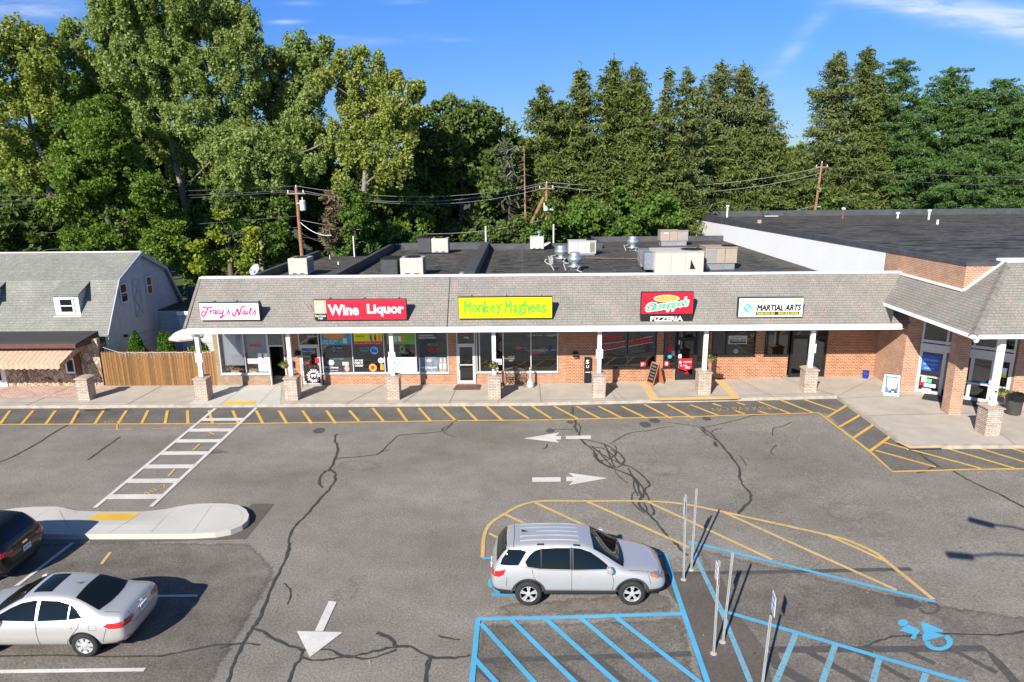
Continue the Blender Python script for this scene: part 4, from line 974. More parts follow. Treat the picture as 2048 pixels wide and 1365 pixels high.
for s0, s1 in ((.09, 1.02), (1.55, 2.14), (2.19, 2.95), (3.04, 3.62)):
    g = MB(); dbox(g, s0, s0+.05, zd+.02, 2.6, .03, .07); dbox(g, s1-.05, s1, zd+.02, 2.6, .03, .07); dbox(g, s0+.05, s1-.05, 1.28, 1.35, .03, .07); dbox(g, s0+.05, s1-.05, zd+.02, zd+.16, .03, .07); dbox(g, s0+.05, s1-.05, 2.53, 2.6, .03, .07)
    g.build('sliding_door', ALU, store)
g = MB(); dbox(g, -.05, DL, 4.2, 4.95, -.02, .02); g.build('fascia_panel', SOFF, store)
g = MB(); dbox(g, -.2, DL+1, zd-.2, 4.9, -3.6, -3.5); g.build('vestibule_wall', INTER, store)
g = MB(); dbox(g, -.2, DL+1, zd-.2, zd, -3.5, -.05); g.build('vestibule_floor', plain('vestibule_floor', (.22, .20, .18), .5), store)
g = MB()
for s in (.6, 1.3, 1.9, 2.7, 3.3): dbox(g, s, s+.07, zd, 2.8, -1.6, -1.5)
dbox(g, 0, DL, 1.9, 1.98, -1.6, -1.5); dbox(g, 0, DL, 1.2, 1.26, -1.6, -1.5); g.build('inner_door_frame', ALU, store)
# brick column and canopy
m = MB(); m.box(18.95, 19.50, 28.95, 29.50, -.1, 4.75); m.build('brick_column', BR_store, store)
CX0, CY0, CZ = 17.65, 26.2, 4.80                        # canopy eave corner
k = .82
ridge_z = 7.25; xr = CX0+(ridge_z-CZ)/k; yr = CY0+(ridge_z-CZ)/k
r = MB()
r.poly((CX0, CY0, CZ), (xr, yr, ridge_z), (xr, 29.4, ridge_z), (XS, 29.4, CZ+(XS-CX0)*k), (CX0, 29.4, CZ)) if yr < 29.4 else None
r.poly((CX0, 29.4, CZ), (XS, 29.4, CZ+(XS-CX0)*k), (XS, RY, CZ+(XS-CX0)*k), (17.70, 33.12, CZ), (CX0, 33.08, CZ))
r.poly((CX0, CY0, CZ), (45, CY0, CZ), (45, yr, ridge_z), (xr, yr, ridge_z))
r.build('canopy_roof', SHING, store)
MB().add([(17.70, 33.12, CZ), (XS, RY, CZ+(XS-CX0)*k), (XS, RY, 4.2), (17.70, 33.12, 4.5)], [[0, 1, 2, 3]]).build('valley_infill', SHING, store)
# hip cap shingles
hc = MB(); n = 13
for i in range(n):
    a = Vector((CX0, CY0, CZ)).lerp(Vector((xr, yr, ridge_z)), i/n); b = Vector((CX0, CY0, CZ)).lerp(Vector((xr, yr, ridge_z)), (i+1.12)/n)
    s = Vector((1, -1, 0)).normalized()*.17; up = Vector((0, 0, .035))
    hc.add([a+up*1.8, a+s-up*1.5, b+s-up*2.2, b+up, a-s-up*1.5, b-s-up*2.2], [[0, 1, 2, 3], [0, 3, 5, 4]])
hc.build('hip_cap', RIDGE, store)
m = MB(); m.box(xr-.1, 45, yr-.12, yr+.6, ridge_z-.02, ridge_z+.09); m.build('ridge_flashing', WHITE, store)
m = MB(); m.box(xr, 45, yr+.6, 29.4, ridge_z-.4, ridge_z-.03); m.build('canopy_top', PARA, store)
m = MB(); m.bar((XS-.03, 29.4, CZ+(XS-CX0)*k+.05), (XS-.03, RY+.05, CZ+(XS-CX0)*k+.05), .10, .10); m.bar((XS, 29.36, CZ+(XS-CX0)*k+.05), (xr, 29.36, ridge_z+.05), .06, .10, up=(0, 1, 0)); m.build('canopy_flashing', WHITE, store)
m = MB(); m.box(CX0-.03, CX0, CY0-.03, 33.05, CZ-.17, CZ-.005); m.box(CX0, 45, CY0-.03, CY0, CZ-.17, CZ-.005); m.build('canopy_eave_board', WHITE, store)
m = MB(); m.box(CX0, 45, CY0, 32.6, CZ-.12, CZ-.08); m.build('canopy_soffit', SOFF, store)
m = MB(); m.poly((CX0+.01, 32.0, CZ-.12), (CX0+.01, YW, CZ-.12), (CX0+.01, YW, EZ0), (CX0+.01, 32.17, EZ0)) ; m.build('canopy_side', DUCT, store)
zc_ = pier(19.20, 26.75, store, 1.15, .62); MB().box(19.11, 19.31, 26.65, 26.85, zc_+.07, CZ-.12).build('post', WHITE, store)

# ------------------------------------------------------------------ the gambrel barn at the left
barn = thing('gambrel_barn_restaurant', 'blue-grey barn-like building with grey-green gambrel roof, dormers and stone front', 'building', (-30, 40, 0))
GX = -22.55; yc = 39.87
GP = [(35.47, 2.75), (37.25, 5.50), (39.87, 6.72), (42.49, 5.50), (44.1, 2.9)]
m = MB(); m.poly(*[(GX, y, z) for y, z in [(35.6, 2.2)]+[(GP[0][0]+.12, GP[0][1])]+GP[1:4]+[(GP[4][0]-.1, GP[4][1]), (44.0, 2.2)]]); m.build('gable_wall', BATTEN, barn)
m = MB(); m.poly((GX, 35.3, -.1), (GX, 44.0, -.1), (GX, 44.0, 2.2), (GX, 35.3, 2.2)); m.build('lower_side_wall', SIDING, barn)
r = MB()
for (ya, za), (yb2, zb2) in zip(GP[:-1], GP[1:]):
    r.poly((-50, ya, za+.08), (GX+.22, ya, za+.08), (GX+.22, yb2, zb2+.08), (-50, yb2, zb2+.08)); r.poly((-50, ya, za), (GX+.22, ya, za), (GX+.22, yb2, zb2), (-50, yb2, zb2))
r.poly((-50, GP[0][0], GP[0][1]), (GX+.22, GP[0][0], GP[0][1]), (GX+.22, GP[0][0], GP[0][1]+.08), (-50, GP[0][0], GP[0][1]+.08)); r.build('gambrel_roof', SHINGG, barn)
rk = MB()
for (ya, za), (yb2, zb2) in zip(GP[:-1], GP[1:]): rk.bar((GX+.24, ya, za-.02), (GX+.24, yb2, zb2-.02), .05, .20, up=(1, 0, 0)) if False else rk.add([(GX+.22, ya, za-.14), (GX+.22, yb2, zb2-.14), (GX+.22, yb2, zb2+.09), (GX+.22, ya, za+.09), (GX+.26, ya, za-.14), (GX+.26, yb2, zb2-.14), (GX+.26, yb2, zb2+.09), (GX+.26, ya, za+.09)], [[0, 1, 2, 3], [4, 7, 6, 5], [0, 4, 5, 1], [3, 2, 6, 7]])
rk.build('rake_trim', BLUETRIM, barn)
MB().box(-50, GX+.2, yc-.09, yc+.09, 6.79, 6.84).build('ridge_strip', WHITE, barn)
def gwin(y0, y1, za, zb):
    f = MB(); f.box(GX+.01, GX+.05, y0, y1, za, zb); w = f.build('window', BLUETRIM, barn)
    f = MB(); f.box(GX+.05, GX+.07, y0+.07, y1-.07, za+.07, zb-.07); f.build('sash', WHITE, w)
    zm = (za+zb)/2
    for a, b in ((za+.12, zm-.03), (zm+.03, zb-.12)): MB().box(GX+.07, GX+.076, y0+.13, y1-.13, a, b).build('pane', CARGL, w)
a_ = onx(236, 571, GX); b_2 = onx(256, 603, GX); gwin(a_.y-.05, b_2.y+.02, b_2.z-.05, a_.z+.1)
a_ = onx(289, 556, GX); b_2 = onx(305, 587, GX); gwin(a_.y-.05, b_2.y+.02, b_2.z-.05, a_.z+.1)
a_ = onx(262, 562, GX); b_2 = onx(287, 630, GX)
y0, y1, za, zb = a_.y, b_2.y, b_2.z, a_.z
m = MB(); m.box(GX+.008, GX+.03, y0, y1, za, zb); lo = m.build('loft_door', BATTEN, barn)
m = MB(); fw = .05
for z in (za, (za+zb)/2-.03, zb-.07): m.box(GX+.031, GX+.05, y0, y1, z, z+.07)
for y in (y0, y1-.07): m.box(GX+.031, GX+.047, y, y+.07, za, zb)
for q0, q1 in ((za+.07, (za+zb)/2-.03), ((za+zb)/2+.04, zb-.07)):
    m.bar((GX+.04, y0+.07, q0), (GX+.04, y1-.07, q1), .02, .07, up=(1, 0, 0)); m.bar((GX+.036, y1-.07, q0), (GX+.036, y0+.07, q1), .02, .07, up=(1, 0, 0))
m.build('cross_braces', BLUETRIM, lo)
# dormers
def rooffront(z): return GP[0][0]+(z-GP[0][1])*(GP[1][0]-GP[0][0])/(GP[1][1]-GP[0][1])
def dormer(xc, w, zb, zt):
    yf = rooffront(zb)-.02
    D = MB(); yb_t = yf+2.2
    D.poly((xc-w/2, yf, zb), (xc+w/2, yf, zb), (xc+w/2, yf, zt), (xc-w/2, yf, zt)); d = D.build('dormer', WHITE, barn)
    s = MB(); 
    for sx in (-1, 1): s.poly((xc+sx*w/2, yf, zb), (xc+sx*w/2, rooffront(zt)+.3, zt), (xc+sx*w/2, rooffront(zt)+1.4, zt+.75), (xc+sx*w/2, yf, zt))
    s.build('cheek', SIDING, d)
    r = MB(); r.add([(xc-w/2-.12, yf-.12, zt+.0), (xc+w/2+.12, yf-.12, zt+.0), (xc+w/2+.12, yf+1.75, zt+.86), (xc-w/2-.12, yf+1.75, zt+.86), (xc-w/2-.12, yf-.12, zt+.08), (xc+w/2+.12, yf-.12, zt+.08), (xc+w/2+.12, yf+1.75, zt+.94), (xc-w/2-.12, yf+1.75, zt+.94)], [[0, 3, 2, 1], [4, 5, 6, 7], [0, 1, 5, 4], [1, 2, 6, 5], [2, 3, 7, 6], [3, 0, 4, 7]]); r.build('dormer_roof', SHINGG, d)
    f = MB(); f.box(xc-.42, xc+.42, yf-.05, yf, zb+.12, zt-.12); w_ = f.build('window', S_wht, d)
    zm = (zb+zt)/2
    for a, b in ((zb+.22, zm-.03), (zm+.03, zt-.2)): MB().box(xc-.32, xc+.32, yf-.056, yf-.05, a, b).build('pane', CARGL, w_)
    MB().box(xc-w/2-.08, xc+w/2+.08, yf-.1, yf+.02, zb-.06, zb).build('sill', WHITE, d)
pa = ony(139, 630, 36.2)
pt = ony(139, 592, 36.0)
dormer(pa.x, 1.35, 3.78, 4.88); dormer(pa.x-4.72, 1.35, 3.78, 4.88)
# stone front with low roof, awning, window and door
YS = 34.95; SX1 = -22.62
m = MB(); m.box(-45, SX1, YS, YS+.25, -.1, 2.75); m.build('stone_wall', FLAG, barn)
m = MB(); m.box(SX1-.2, SX1+.02, YS+.25, 35.6, -.1, 2.4); m.build('stone_return', FLAG, barn)
ef_ = 33.9
m = MB(); m.add([(-45, ef_, 2.70), (-23.0, ef_, 2.70), (-22.85, 36.1, 3.02), (-45, 36.1, 3.02), (-45, ef_, 2.78), (-23.0, ef_, 2.78), (-22.85, 36.1, 3.1), (-45, 36.1, 3.1)], [[0, 3, 2, 1], [4, 5, 6, 7], [0, 1, 5, 4], [1, 2, 6, 5], [2, 3, 7, 6], [3, 0, 4, 7]]); m.build('low_roof', DARKRF, barn)
m = MB(); m.box(-45, -23.02, ef_-.04, ef_, 2.52, 2.76); m.add([(-23.02, ef_-.04, 2.50), (-23.02, ef_-.04, 2.72), (-22.87, 35.5, 2.92), (-22.87, 35.5, 2.55), (-23.08, ef_-.04, 2.50), (-23.08, ef_-.04, 2.72), (-22.93, 35.5, 2.92), (-22.93, 35.5, 2.55)], [[0, 1, 2, 3], [7, 6, 5, 4], [0, 4, 5, 1], [0, 3, 7, 4]]); m.build('brown_fascia', BROWN, barn)
a_ = ony(141, 712, YS); b_2 = ony(152, 747, YS); c_2 = ony(165, 745, YS)
m = MB(); m.box(a_.x-.35, b_2.x+.05, YS-.05, YS, b_2.z, 2.65); w_ = m.build('window', WHITE, barn)
for q0, q1 in ((b_2.z+.1, 1.6), (1.68, 2.55)): MB().box(a_.x-.25, b_2.x-.05, YS-.056, YS-.05, q0, q1).build('pane', CARGL, w_)
m = MB(); m.box(b_2.x+.05, c_2.x, YS-.09, YS, b_2.z-.05, 2.7); m.build('brown_panel', BROWN, barn)
dd0 = ony(17, 772, YS)
m = MB(); m.box(dd0.x-1.6, dd0.x, YS-.06, YS, .1, 2.2); w_ = m.build('white_door', WHITE, barn); MB().box(dd0.x-1.4, dd0.x-.25, YS-.066, YS-.06, .5, 2.1).build('pane', CARGL, w_)
aw = MB(); A0 = ony(140, 700, 33.9); A1 = ony(118, 724, 33.0)
zt_, zb_ = 2.50, 1.86
aw.add([(-45, YS-.05, 2.68), (A0.x+.1, YS-.05, 2.68), (A0.x-.15, 33.15, zb_), (-45, 33.15, zb_)], [[0, 1, 2, 3]])
n = 70
for i in range(n):
    x0 = -45+(A0.x-.15+45)*i/n; x1 = -45+(A0.x-.15+45)*(i+1)/n
    aw.add([(x0, 33.15, zb_), (x1, 33.15, zb_), (x1, 33.13, zb_-.22+.02*(i % 2)), ((x0+x1)/2, 33.12, zb_-.27), (x0, 33.13, zb_-.22+.02*((i+1) % 2))], [[0, 1, 2, 3, 4]])
aw.add([(A0.x+.1, YS-.05, 2.68), (A0.x-.15, 33.15, zb_), (A0.x-.15, 33.15, zb_-.2), (A0.x+.1, YS-.05, 2.3)], [[0, 1, 2, 3]])
aw.build('awning', AWN, barn)
# rear wing with its flat roof and pipes
m = MB(); m.box(-21.0, -17.4, 40.6, 46.5, -.1, 3.0); m.build('rear_wing_wall', SIDING, barn)
m = MB(); m.box(-21.0, -17.4, 40.6, 46.5, 3.0, 3.06); m.build('rear_wing_roof', EPDM, barn)
m = MB(); m.box(-21.05, -17.35, 40.52, 40.6, 2.86, 3.08); m.box(-17.4, -17.32, 40.5, 46.5, 2.86, 3.08); m.build('wing_edge', WHITE, barn)
m = MB(); m.box(GX, -21.0, 41.2, 46.5, -.1, 3.0); m.build('link_wall', SIDING, barn); MB().box(GX, -21.0, 41.2, 46.5, 3.0, 3.05).build('link_roof', EPDM, barn)
q = onz(341, 604, 3.1); m = MB()
for d in (0, .22): m.tube([(q.x+d, q.y, 3.05), (q.x+d, q.y, 3.75-d*.6), (q.x+d+.1, q.y, 3.85-d*.6), (q.x+d+.3, q.y, 3.85-d*.6), (q.x+d+.36, q.y, 3.7-d*.6)], .05, 8)
m.build('vent_pipe', WHITE, barn)
m = MB(); m.lathe((q.x+.9, q.y+1.2, 3.06), [(.3, 0), (.3, .7), (.34, .75), (.2, .9), (0, .92)], 12); m.build('roof_fan', DUCT, barn)
pier_l = thing('free_standing_pier', 'low stone pier standing before the brown window panel of the stone-front building', 'pier', (-22.0, 32.8, .15))
pier(-22.15, 32.75, pier_l, 1.1, .58)

# ------------------------------------------------------------------ roof signs
RT, UP_ = Vector((1, 0, 0)), Vector((0, 0, 1))
def signbox(name, label, u0, v0, u1, v1, frame, yf=32.30, depth=.24):
    a = ony(u0, v0, yf); b = ony(u1, v1, yf); x0, x1, z0_, z1_ = a.x, b.x, b.z, a.z
    t = thing(name, label, 'sign', ((x0+x1)/2, yf, z0_), 'illuminated shop signs on the mansard')
    m = MB(); m.box(x0, x1, yf, yf+depth, z0_, z1_); m.build('cabinet', frame, t, bevel=.012)
    m = MB()
    for q in (.12, .5, .88):
        x = x0+(x1-x0)*q
        yb1 = EY+(z0_+.1-EZ1)/sl; yb2 = EY+(z1_-.1-EZ1)/sl
        m.bar((x, yf+depth, z0_+.06), (x, max(yb1, yf+depth)+.05, z0_+.06), .05, .05); m.bar((x, yf+depth, z1_-.1), (x, yb2+.02, z1_-.1), .05, .05)
    m.build('bracket', STEEL, t)
    return t, x0, x1, z0_, z1_, yf
def face(t, x0, x1, z0, z1, yf, mat, ins=.03, name='face'):
    return MB().box(x0+ins, x1-ins, yf-.012, yf-.001, z0+ins, z1-ins).build(name, mat, t)
def lettering(t, mat, items, y, name='lettering'):
    m = MB()
    for it_ in items: put_text(m, it_[0], (it_[1], y, it_[2]), RT, UP_, it_[3], it_[4], *it_[5:])
    return m.build(name, mat, t, fix=False)
# nail salon
t, x0, x1, z0, z1, yf = signbox('shop_sign', 'white shop sign with pink script reading Tracy\'s Nails Salon', 397, 606, 521, 641, S_blk)
face(t, x0, x1, z0, z1, yf, S_wht); W_, H_h = x1-x0, z1-z0
def sc(pts):                                             # traced script strokes: picture of the sign face -> face plane
    out = []
    for x, y in pts: 
        s = (x-108-(y-170)*.10)/(848); q = (y-(172-(x-108)*.018))/248
        out.append((x0+s*W_, z1-q*H_h))
    return out
strokes = [[(305, 232), (250, 238), (215, 240), (190, 226), (180, 240), (186, 250)], [(240, 236), (218, 300), (192, 345), (165, 353), (150, 335), (160, 303), (182, 292), (200, 305)],
 [(262, 300), (283, 275), (276, 328)], [(278, 300), (297, 275), (314, 276)], [(352, 275), (330, 272), (316, 300), (324, 326), (344, 312), (357, 272), (350, 315), (362, 326), (374, 312)],
 [(404, 280), (392, 269), (374, 292), (376, 322), (396, 322), (410, 305)], [(418, 272), (412, 310), (424, 323), (446, 298), (458, 268), (448, 330), (432, 376), (418, 384), (412, 366), (448, 348), (492, 344)],
 [(512, 246), (504, 266)], [(498, 322), (522, 290), (530, 262), (530, 285), (546, 300), (532, 326), (514, 322)],
 [(606, 300), (590, 312), (590, 336), (612, 345), (632, 310), (655, 248), (668, 290), (682, 334), (704, 262), (728, 222), (764, 212)],
 [(762, 276), (742, 273), (727, 300), (735, 324), (754, 310), (768, 272), (762, 314), (774, 322), (784, 308)], [(800, 272), (790, 310), (800, 322), (812, 310)], [(806, 246), (806, 252)],
 [(816, 308), (846, 262), (852, 236), (842, 240), (832, 290), (838, 322), (856, 312)], [(862, 322), (896, 285), (906, 260), (904, 284), (916, 302), (902, 326), (884, 322)]]
m = MB()
for i, s in enumerate(strokes):
    P = smoothpts(sc(s), 4)
    for q in stroke2d(P, 0.075 if i < 2 or i == 9 else .055): m.add([(a.x, yf-.016-.0004*i, a.y) for a in q], [[0, 1, 2, 3]])
m.build('script_lettering', S_pink, t, fix=False)
m = MB(); m.box(x0+.05, x0+W_*.72, yf-.0145, yf-.0125, z0+.09, z0+.14); m.box(x0+.05, x0+W_*.72, yf-.0145, yf-.0125, z0+.155, z0+.21); m.build('pink_stripes', S_pinkl, t)
lettering(t, S_gry, [('Salon', x0+W_*.755, z0+.09, .58, .19)], yf-.015)
# wine shop
t, x0, x1, z0, z1, yf = signbox('shop_sign', 'long red shop sign with white lettering reading Wine Liquor and a tan hop emblem', 626, 600, 814, 640, BROWN)
W_, H_h = x1-x0, z1-z0
face(t, x0+W_*.135, x1, z0, z1, yf, S_red, .03); face(t, x0, x0+W_*.135+.03, z0+H_h*.30, z1, yf, S_tan, .03, 'emblem_panel'); face(t, x0, x0+W_*.135+.03, z0, z0+H_h*.34, yf, S_blk, .03, 'name_panel')
lettering(t, S_wht, [('Wine', x0+W_*.155, z0+H_h*.24, W_*.33, H_h*.52, .035), ('Liquor', x0+W_*.575, z0+H_h*.18, W_*.40, H_h*.60, .035), ('Red Oaks', x0+.06, z0+.17, .50, .11, .01), ('Mill', x0+.2, z0+.05, .2, .09, .01)], yf-.015)
m = MB(); put_text(m, '&', (x0+W_*.497, yf-.014, z0+H_h*.26), RT, UP_, W_*.06, H_h*.45, .03); m.build('ampersand', S_redb, t, fix=False)
m = MB()
for i in range(16):
    a = random.uniform(0, 6.28); r_ = random.uniform(0, .13); disc(m, (x0+.31+r_*math.cos(a), yf-.016-.0005*i, z0+H_h*.64+r_*1.3*math.sin(a)), RT, UP_, .04, .05, 8)
m.box(x0+.33, x0+.35, yf-.02, yf-.0135, z0+H_h*.33, z0+H_h*.5); m.build('hop_emblem', S_wht, t, fix=False)
m = MB(); m.tube([ony(607, 602, 32.7), ony(614, 612, 32.6), ony(624, 625, 32.45)], .012, 5); m.build('cable', BLACK, t)
# pub
t, x0, x1, z0, z1, yf = signbox('shop_sign', 'bright yellow shop sign with green lettering reading Monkey Maghees', 916, 595, 1105, 637, S_blk)
W_, H_h = x1-x0, z1-z0; face(t, x0, x1, z0, z1, yf, S_yel)
def wobbly(mat, bold, y, g):
    m = MB()
    for word, xa, wd in (('Monkey', .06, .40), ('Maghees', .49, .45)):
        wts = [1.25 if c == 'M' else .9 for c in word]; tot = sum(wts); x = x0+W_*xa
        for i, c_ in enumerate(word):
            w = W_*wd*wts[i]/tot; hh = {'M': .56, 'k': .56, 'h': .56, 'y': .52, 'g': .50}.get(c_, .36)*H_h; zb = z0+H_h*(.28 + (-.15 if c_ in 'yg' else 0)+.02*((i*7) % 3-1))
            put_heavy(m, c_, (x+.03, y, zb), RT, UP_, w*.80, hh, g, 0, 8); x += w
    return m.build('lettering', mat, t, fix=False)
wobbly(S_blk, 0, yf-.014, .026); wobbly(S_grn, 0, yf-.022, .012)
# pizzeria
t, x0, x1, z0, z1, yf = signbox('shop_sign', 'tall red and black shop sign reading Giuseppe\'s Pizzeria with a pizza on top', 1283, 585, 1385, 648, S_blk)
W_, H_h = x1-x0, z1-z0
face(t, x0, x1, z0+H_h*.31, z1, yf, S_redb)
m = MB(); disc(m, (x0+W_*.48, yf-.0135, z0+H_h*.80), RT, UP_, W_*.25, H_h*.115, 24); m.build('pizza_crust', S_crm, t, fix=False)
m = MB(); disc(m, (x0+W_*.48, yf-.0145, z0+H_h*.80), RT, UP_, W_*.205, H_h*.085, 24); m.build('pizza_sauce', S_org, t, fix=False)
m = MB()
for i in range(14):
    a = i*2.4; r_ = .18*math.sqrt(i/14); disc(m, (x0+W_*.48+r_*2.2*math.cos(a), yf-.0155, z0+H_h*.80+r_*.6*math.sin(a)), RT, UP_, .045, .022, 6)
m.build('pizza_topping', S_crm, t, fix=False)
m = MB(); put_text(m, "Giuseppe's", (x0+W_*.08, yf-.0145, z0+H_h*.28), Vector((1, 0, .14)), UP_, W_*.85, H_h*.40, .075, .25, .88); m.build('script_outline', S_wht, t, fix=False)
m = MB(); put_text(m, "Giuseppe's", (x0+W_*.10, yf-.0185, z0+H_h*.31), Vector((1, 0, .14)), UP_, W_*.81, H_h*.35, .02, .25, .88); m.build('script_lettering', S_grn2, t, fix=False)
lettering(t, S_wht, [('PIZZERIA', x0+W_*.19, z0+H_h*.09, W_*.62, H_h*.155, .035)], yf-.015)
# martial arts
t, x0, x1, z0, z1, yf = signbox('shop_sign', 'white shop sign reading Leclerc\'s Martial Arts with a small globe emblem', 1478, 596, 1605, 635, S_blk)
W_, H_h = x1-x0, z1-z0; face(t, x0, x1, z0, z1, yf, S_wht)
m = MB(); disc(m, (x0+W_*.145, yf-.0135, z0+H_h*.48), RT, UP_, .27, .29, 24, inner=.9); m.build('emblem_ring', S_gry, t, fix=False)
m = MB(); disc(m, (x0+W_*.145, yf-.014, z0+H_h*.48), RT, UP_, .20, .22, 24); m.build('emblem_globe', S_cyan, t, fix=False)
m = MB(); disc(m, (x0+W_*.13, yf-.015, z0+H_h*.55), RT, UP_, .07, .05, 7); disc(m, (x0+W_*.165, yf-.015, z0+H_h*.42), RT, UP_, .07, .06, 6); disc(m, (x0+W_*.375, yf-.015, z0+H_h*.83), RT, UP_, .09, .065, 12); disc(m, (x0+W_*.89, yf-.015, z0+H_h*.83), RT, UP_, .09, .065, 12); m.build('emblem_yellow', S_yel, t, fix=False)
lettering(t, S_gry, [("LECLERC'S", x0+W_*.44, z0+H_h*.74, W_*.38, H_h*.15, 0, .2)], yf-.015)
m = MB(); put_heavy(m, 'MARTIAL ARTS', (x0+W_*.29, yf-.015, z0+H_h*.35), RT, UP_, W_*.67, H_h*.29, .018, .15); m.build('lettering', S_blk, t, fix=False)
m = MB(); m.box(x0+W_*.27, x1-W_*.06, yf-.0145, yf-.0125, z0+H_h*.13, z0+H_h*.29); m.build('lettering_band', S_blk, t)
lettering(t, S_yel, [("TANG SOO DO", x0+W_*.285, z0+H_h*.155, W_*.28, H_h*.11, .02), ("MOO DUK KWAN", x0+W_*.62, z0+H_h*.155, W_*.30, H_h*.11, .02)], yf-.0165)

# posters and lettering on the shop windows (parts of the building)
def PW(ox_, oy_, s, x, y): p = ony(ox_+x/s, oy_+y/s, YW); return p.x, p.z
W5 = lambda x, y: PW(580, 650, 6.4, x, y)
W6 = lambda x, y: PW(1140, 640, 6.827, x, y)
W7 = lambda x, y: PW(900, 640, 7.314, x, y)
W4 = lambda x, y: PW(380, 580, 6.823, x, y)
W8 = lambda x, y: PW(1280, 540, 3.938, x, y)
yp = YW+.012
def poster(name, fn, xa, ya, xb, yb, mat, dy=0, ztop=None):
    a = fn(xa, ya); b = fn(xb, yb); zt = a[1] if ztop is None else ztop
    return MB().box(a[0], b[0], yp-.002+dy, yp+.004+dy, b[1], zt).build(name, mat, shop)
def ptext(txt, fn, xa, ya, xb, yb, mat, bold=.01, shear=0, dy=-.008, right=None, name='window_lettering'):
    a = fn(xa, yb); b = fn(xb, ya); m = MB(); put_text(m, txt, (a[0], yp+dy, a[1]), right or RT, UP_, b[0]-a[0], b[1]-a[1], bold, shear); return m.build(name, mat, shop, fix=False)
def pdisc(fn, x, y, rx, ry, mat, dy=-.006, n=18, inner=0, name='window_decal'):
    a = fn(x, y); b = fn(x+rx, y-ry); m = MB(); disc(m, (a[0], yp+dy, a[1]), RT, UP_, b[0]-a[0], b[1]-a[1], n, inner=inner); return m.build(name, mat, shop, fix=False)
poster('window_poster', W5, 395, 118, 785, 255, S_skyb, 0, 3.5); pdisc(W5, 560, 105, 150, 85, S_org); ptext('HARD SELTZER', W5, 408, 196, 612, 218, S_wht); ptext('SOLD HERE', W5, 412, 228, 566, 250, S_wht); pdisc(W5, 655, 215, 20, 28, S_grn, -.004)
poster('can_picture', W5, 672, 170, 730, 240, S_aqua, -.006)
poster('window_poster', W5, 812, 118, 1180, 215, S_yel, 0, 3.5); poster('poster_band', W5, 812, 215, 1185, 258, S_red); ptext('Red Oaks Mill Wine & Liquor', W5, 825, 225, 1180, 250, S_wht, 0, .3); ptext('TEQUILA', W5, 835, 138, 955, 160, S_blk, .02)
for x, mt in ((1035, S_blu), (1090, S_red), (1143, S_org)): poster('bottle_picture', W5, x-16, 135, x+16, 205, mt, -.006); poster('bottle_picture', W5, x-6, 118, x+6, 135, mt, -.006)
poster('window_poster', W5, 1235, 118, 1610, 250, plain('poster_green', (.20, .42, .06), .5, var=.08), 0, 3.5)
for i, x in enumerate((1300, 1350, 1400, 1440)): poster('can_picture', W5, x-20, 145, x+20, 215, (S_gry, S_aqua, S_wht, S_org)[i], -.006)
poster('window_poster', W5, 1640, 118, 1890, 600, S_gray2, .002, 3.5)
ptext('LEGENDARY', W5, 1645, 125, 1840, 148, S_wht); ptext('SMOOTHNESS', W5, 1645, 155, 1870, 180, S_wht); pdisc(W5, 1825, 318, 55, 35, S_red, inner=.8); ptext('PATCO', W5, 1765, 240, 1880, 275, S_gry, 0); pdisc(W5, 1825, 315, 16, 20, S_red, -.012, 8)
poster('window_poster', W5, 1648, 420, 2015, 610, S_cyan if False else plain('poster_slate', (.16, .20, .25), .5, var=.5, vs=3), -.002); ptext('MACALLAN', W5, 1665, 535, 1880, 560, S_wht, .02)
for x in (1930, 1980): poster('bottle_picture', W5, x-17, 470, x+17, 588, S_org, -.008); poster('bottle_label', W5, x-16, 500, x+16, 560, S_wht, -.012); poster('bottle_neck', W5, x-6, 430, x+6, 470, S_wht, -.008)
pdisc(W5, 1780, 458, 32, 18, S_tan, -.008)
poster('window_poster', W5, 1245, 418, 1620, 612, S_aqua, 0)
for i in range(4):
    for j in range(5): poster('can_picture', W5, 1300+j*32, 440+i*36, 1320+j*32, 462+i*36, (S_cyan, S_pinkl, S_org, S_wht)[(i+j) % 4], -.004)
pdisc(W5, 1078, 330, 56, 58, S_blu); pdisc(W5, 1078, 330, 46, 47, S_wht, -.008, inner=.86); ptext('VETERAN', W5, 1050, 350, 1105, 368, S_wht, .01, dy=-.010); pdisc(W5, 1090, 310, 22, 14, S_cyan, -.010, 8)
ptext('ESTATE', W5, 895, 290, 1015, 310, S_gry, 0); ptext('WINERY', W5, 895, 325, 1010, 345, S_cyan, .01)
ptext('NEW YORK', W5, 828, 445, 935, 470, S_wht, .02); ptext('MAKE IT', W5, 828, 475, 935, 502, S_wht, .02); ptext('COUNT', W5, 830, 510, 937, 538, S_wht, .02)
pdisc(W5, 1060, 550, 48, 52, S_org, n=11); pdisc(W5, 1060, 548, 22, 24, S_red, -.010, 7); pdisc(W5, 1165, 458, 36, 36, S_wht); pdisc(W5, 1152, 455, 9, 12, S_blk, -.010, 8); pdisc(W5, 1178, 455, 9, 12, S_blk, -.010, 8); poster('window_decal', W5, 1155, 505, 1200, 580, S_org, -.004)
poster('window_poster', W5, 432, 425, 800, 608, S_gray2, .002); pdisc(W5, 524, 485, 40, 36, S_wht, n=9); ptext('19 Crimes', W5, 443, 532, 618, 560, S_wht, .02); ptext('THE UPRISING WINE', W5, 450, 580, 612, 594, S_wht, 0); ptext('Josh Cellars', W5, 555, 430, 690, 448, S_skyb, .01)
poster('window_decal', W5, 672, 478, 748, 518, S_wht, -.004); pdisc(W5, 728, 560, 30, 42, plain('poster_blush', (.55, .32, .26), .5), n=8)
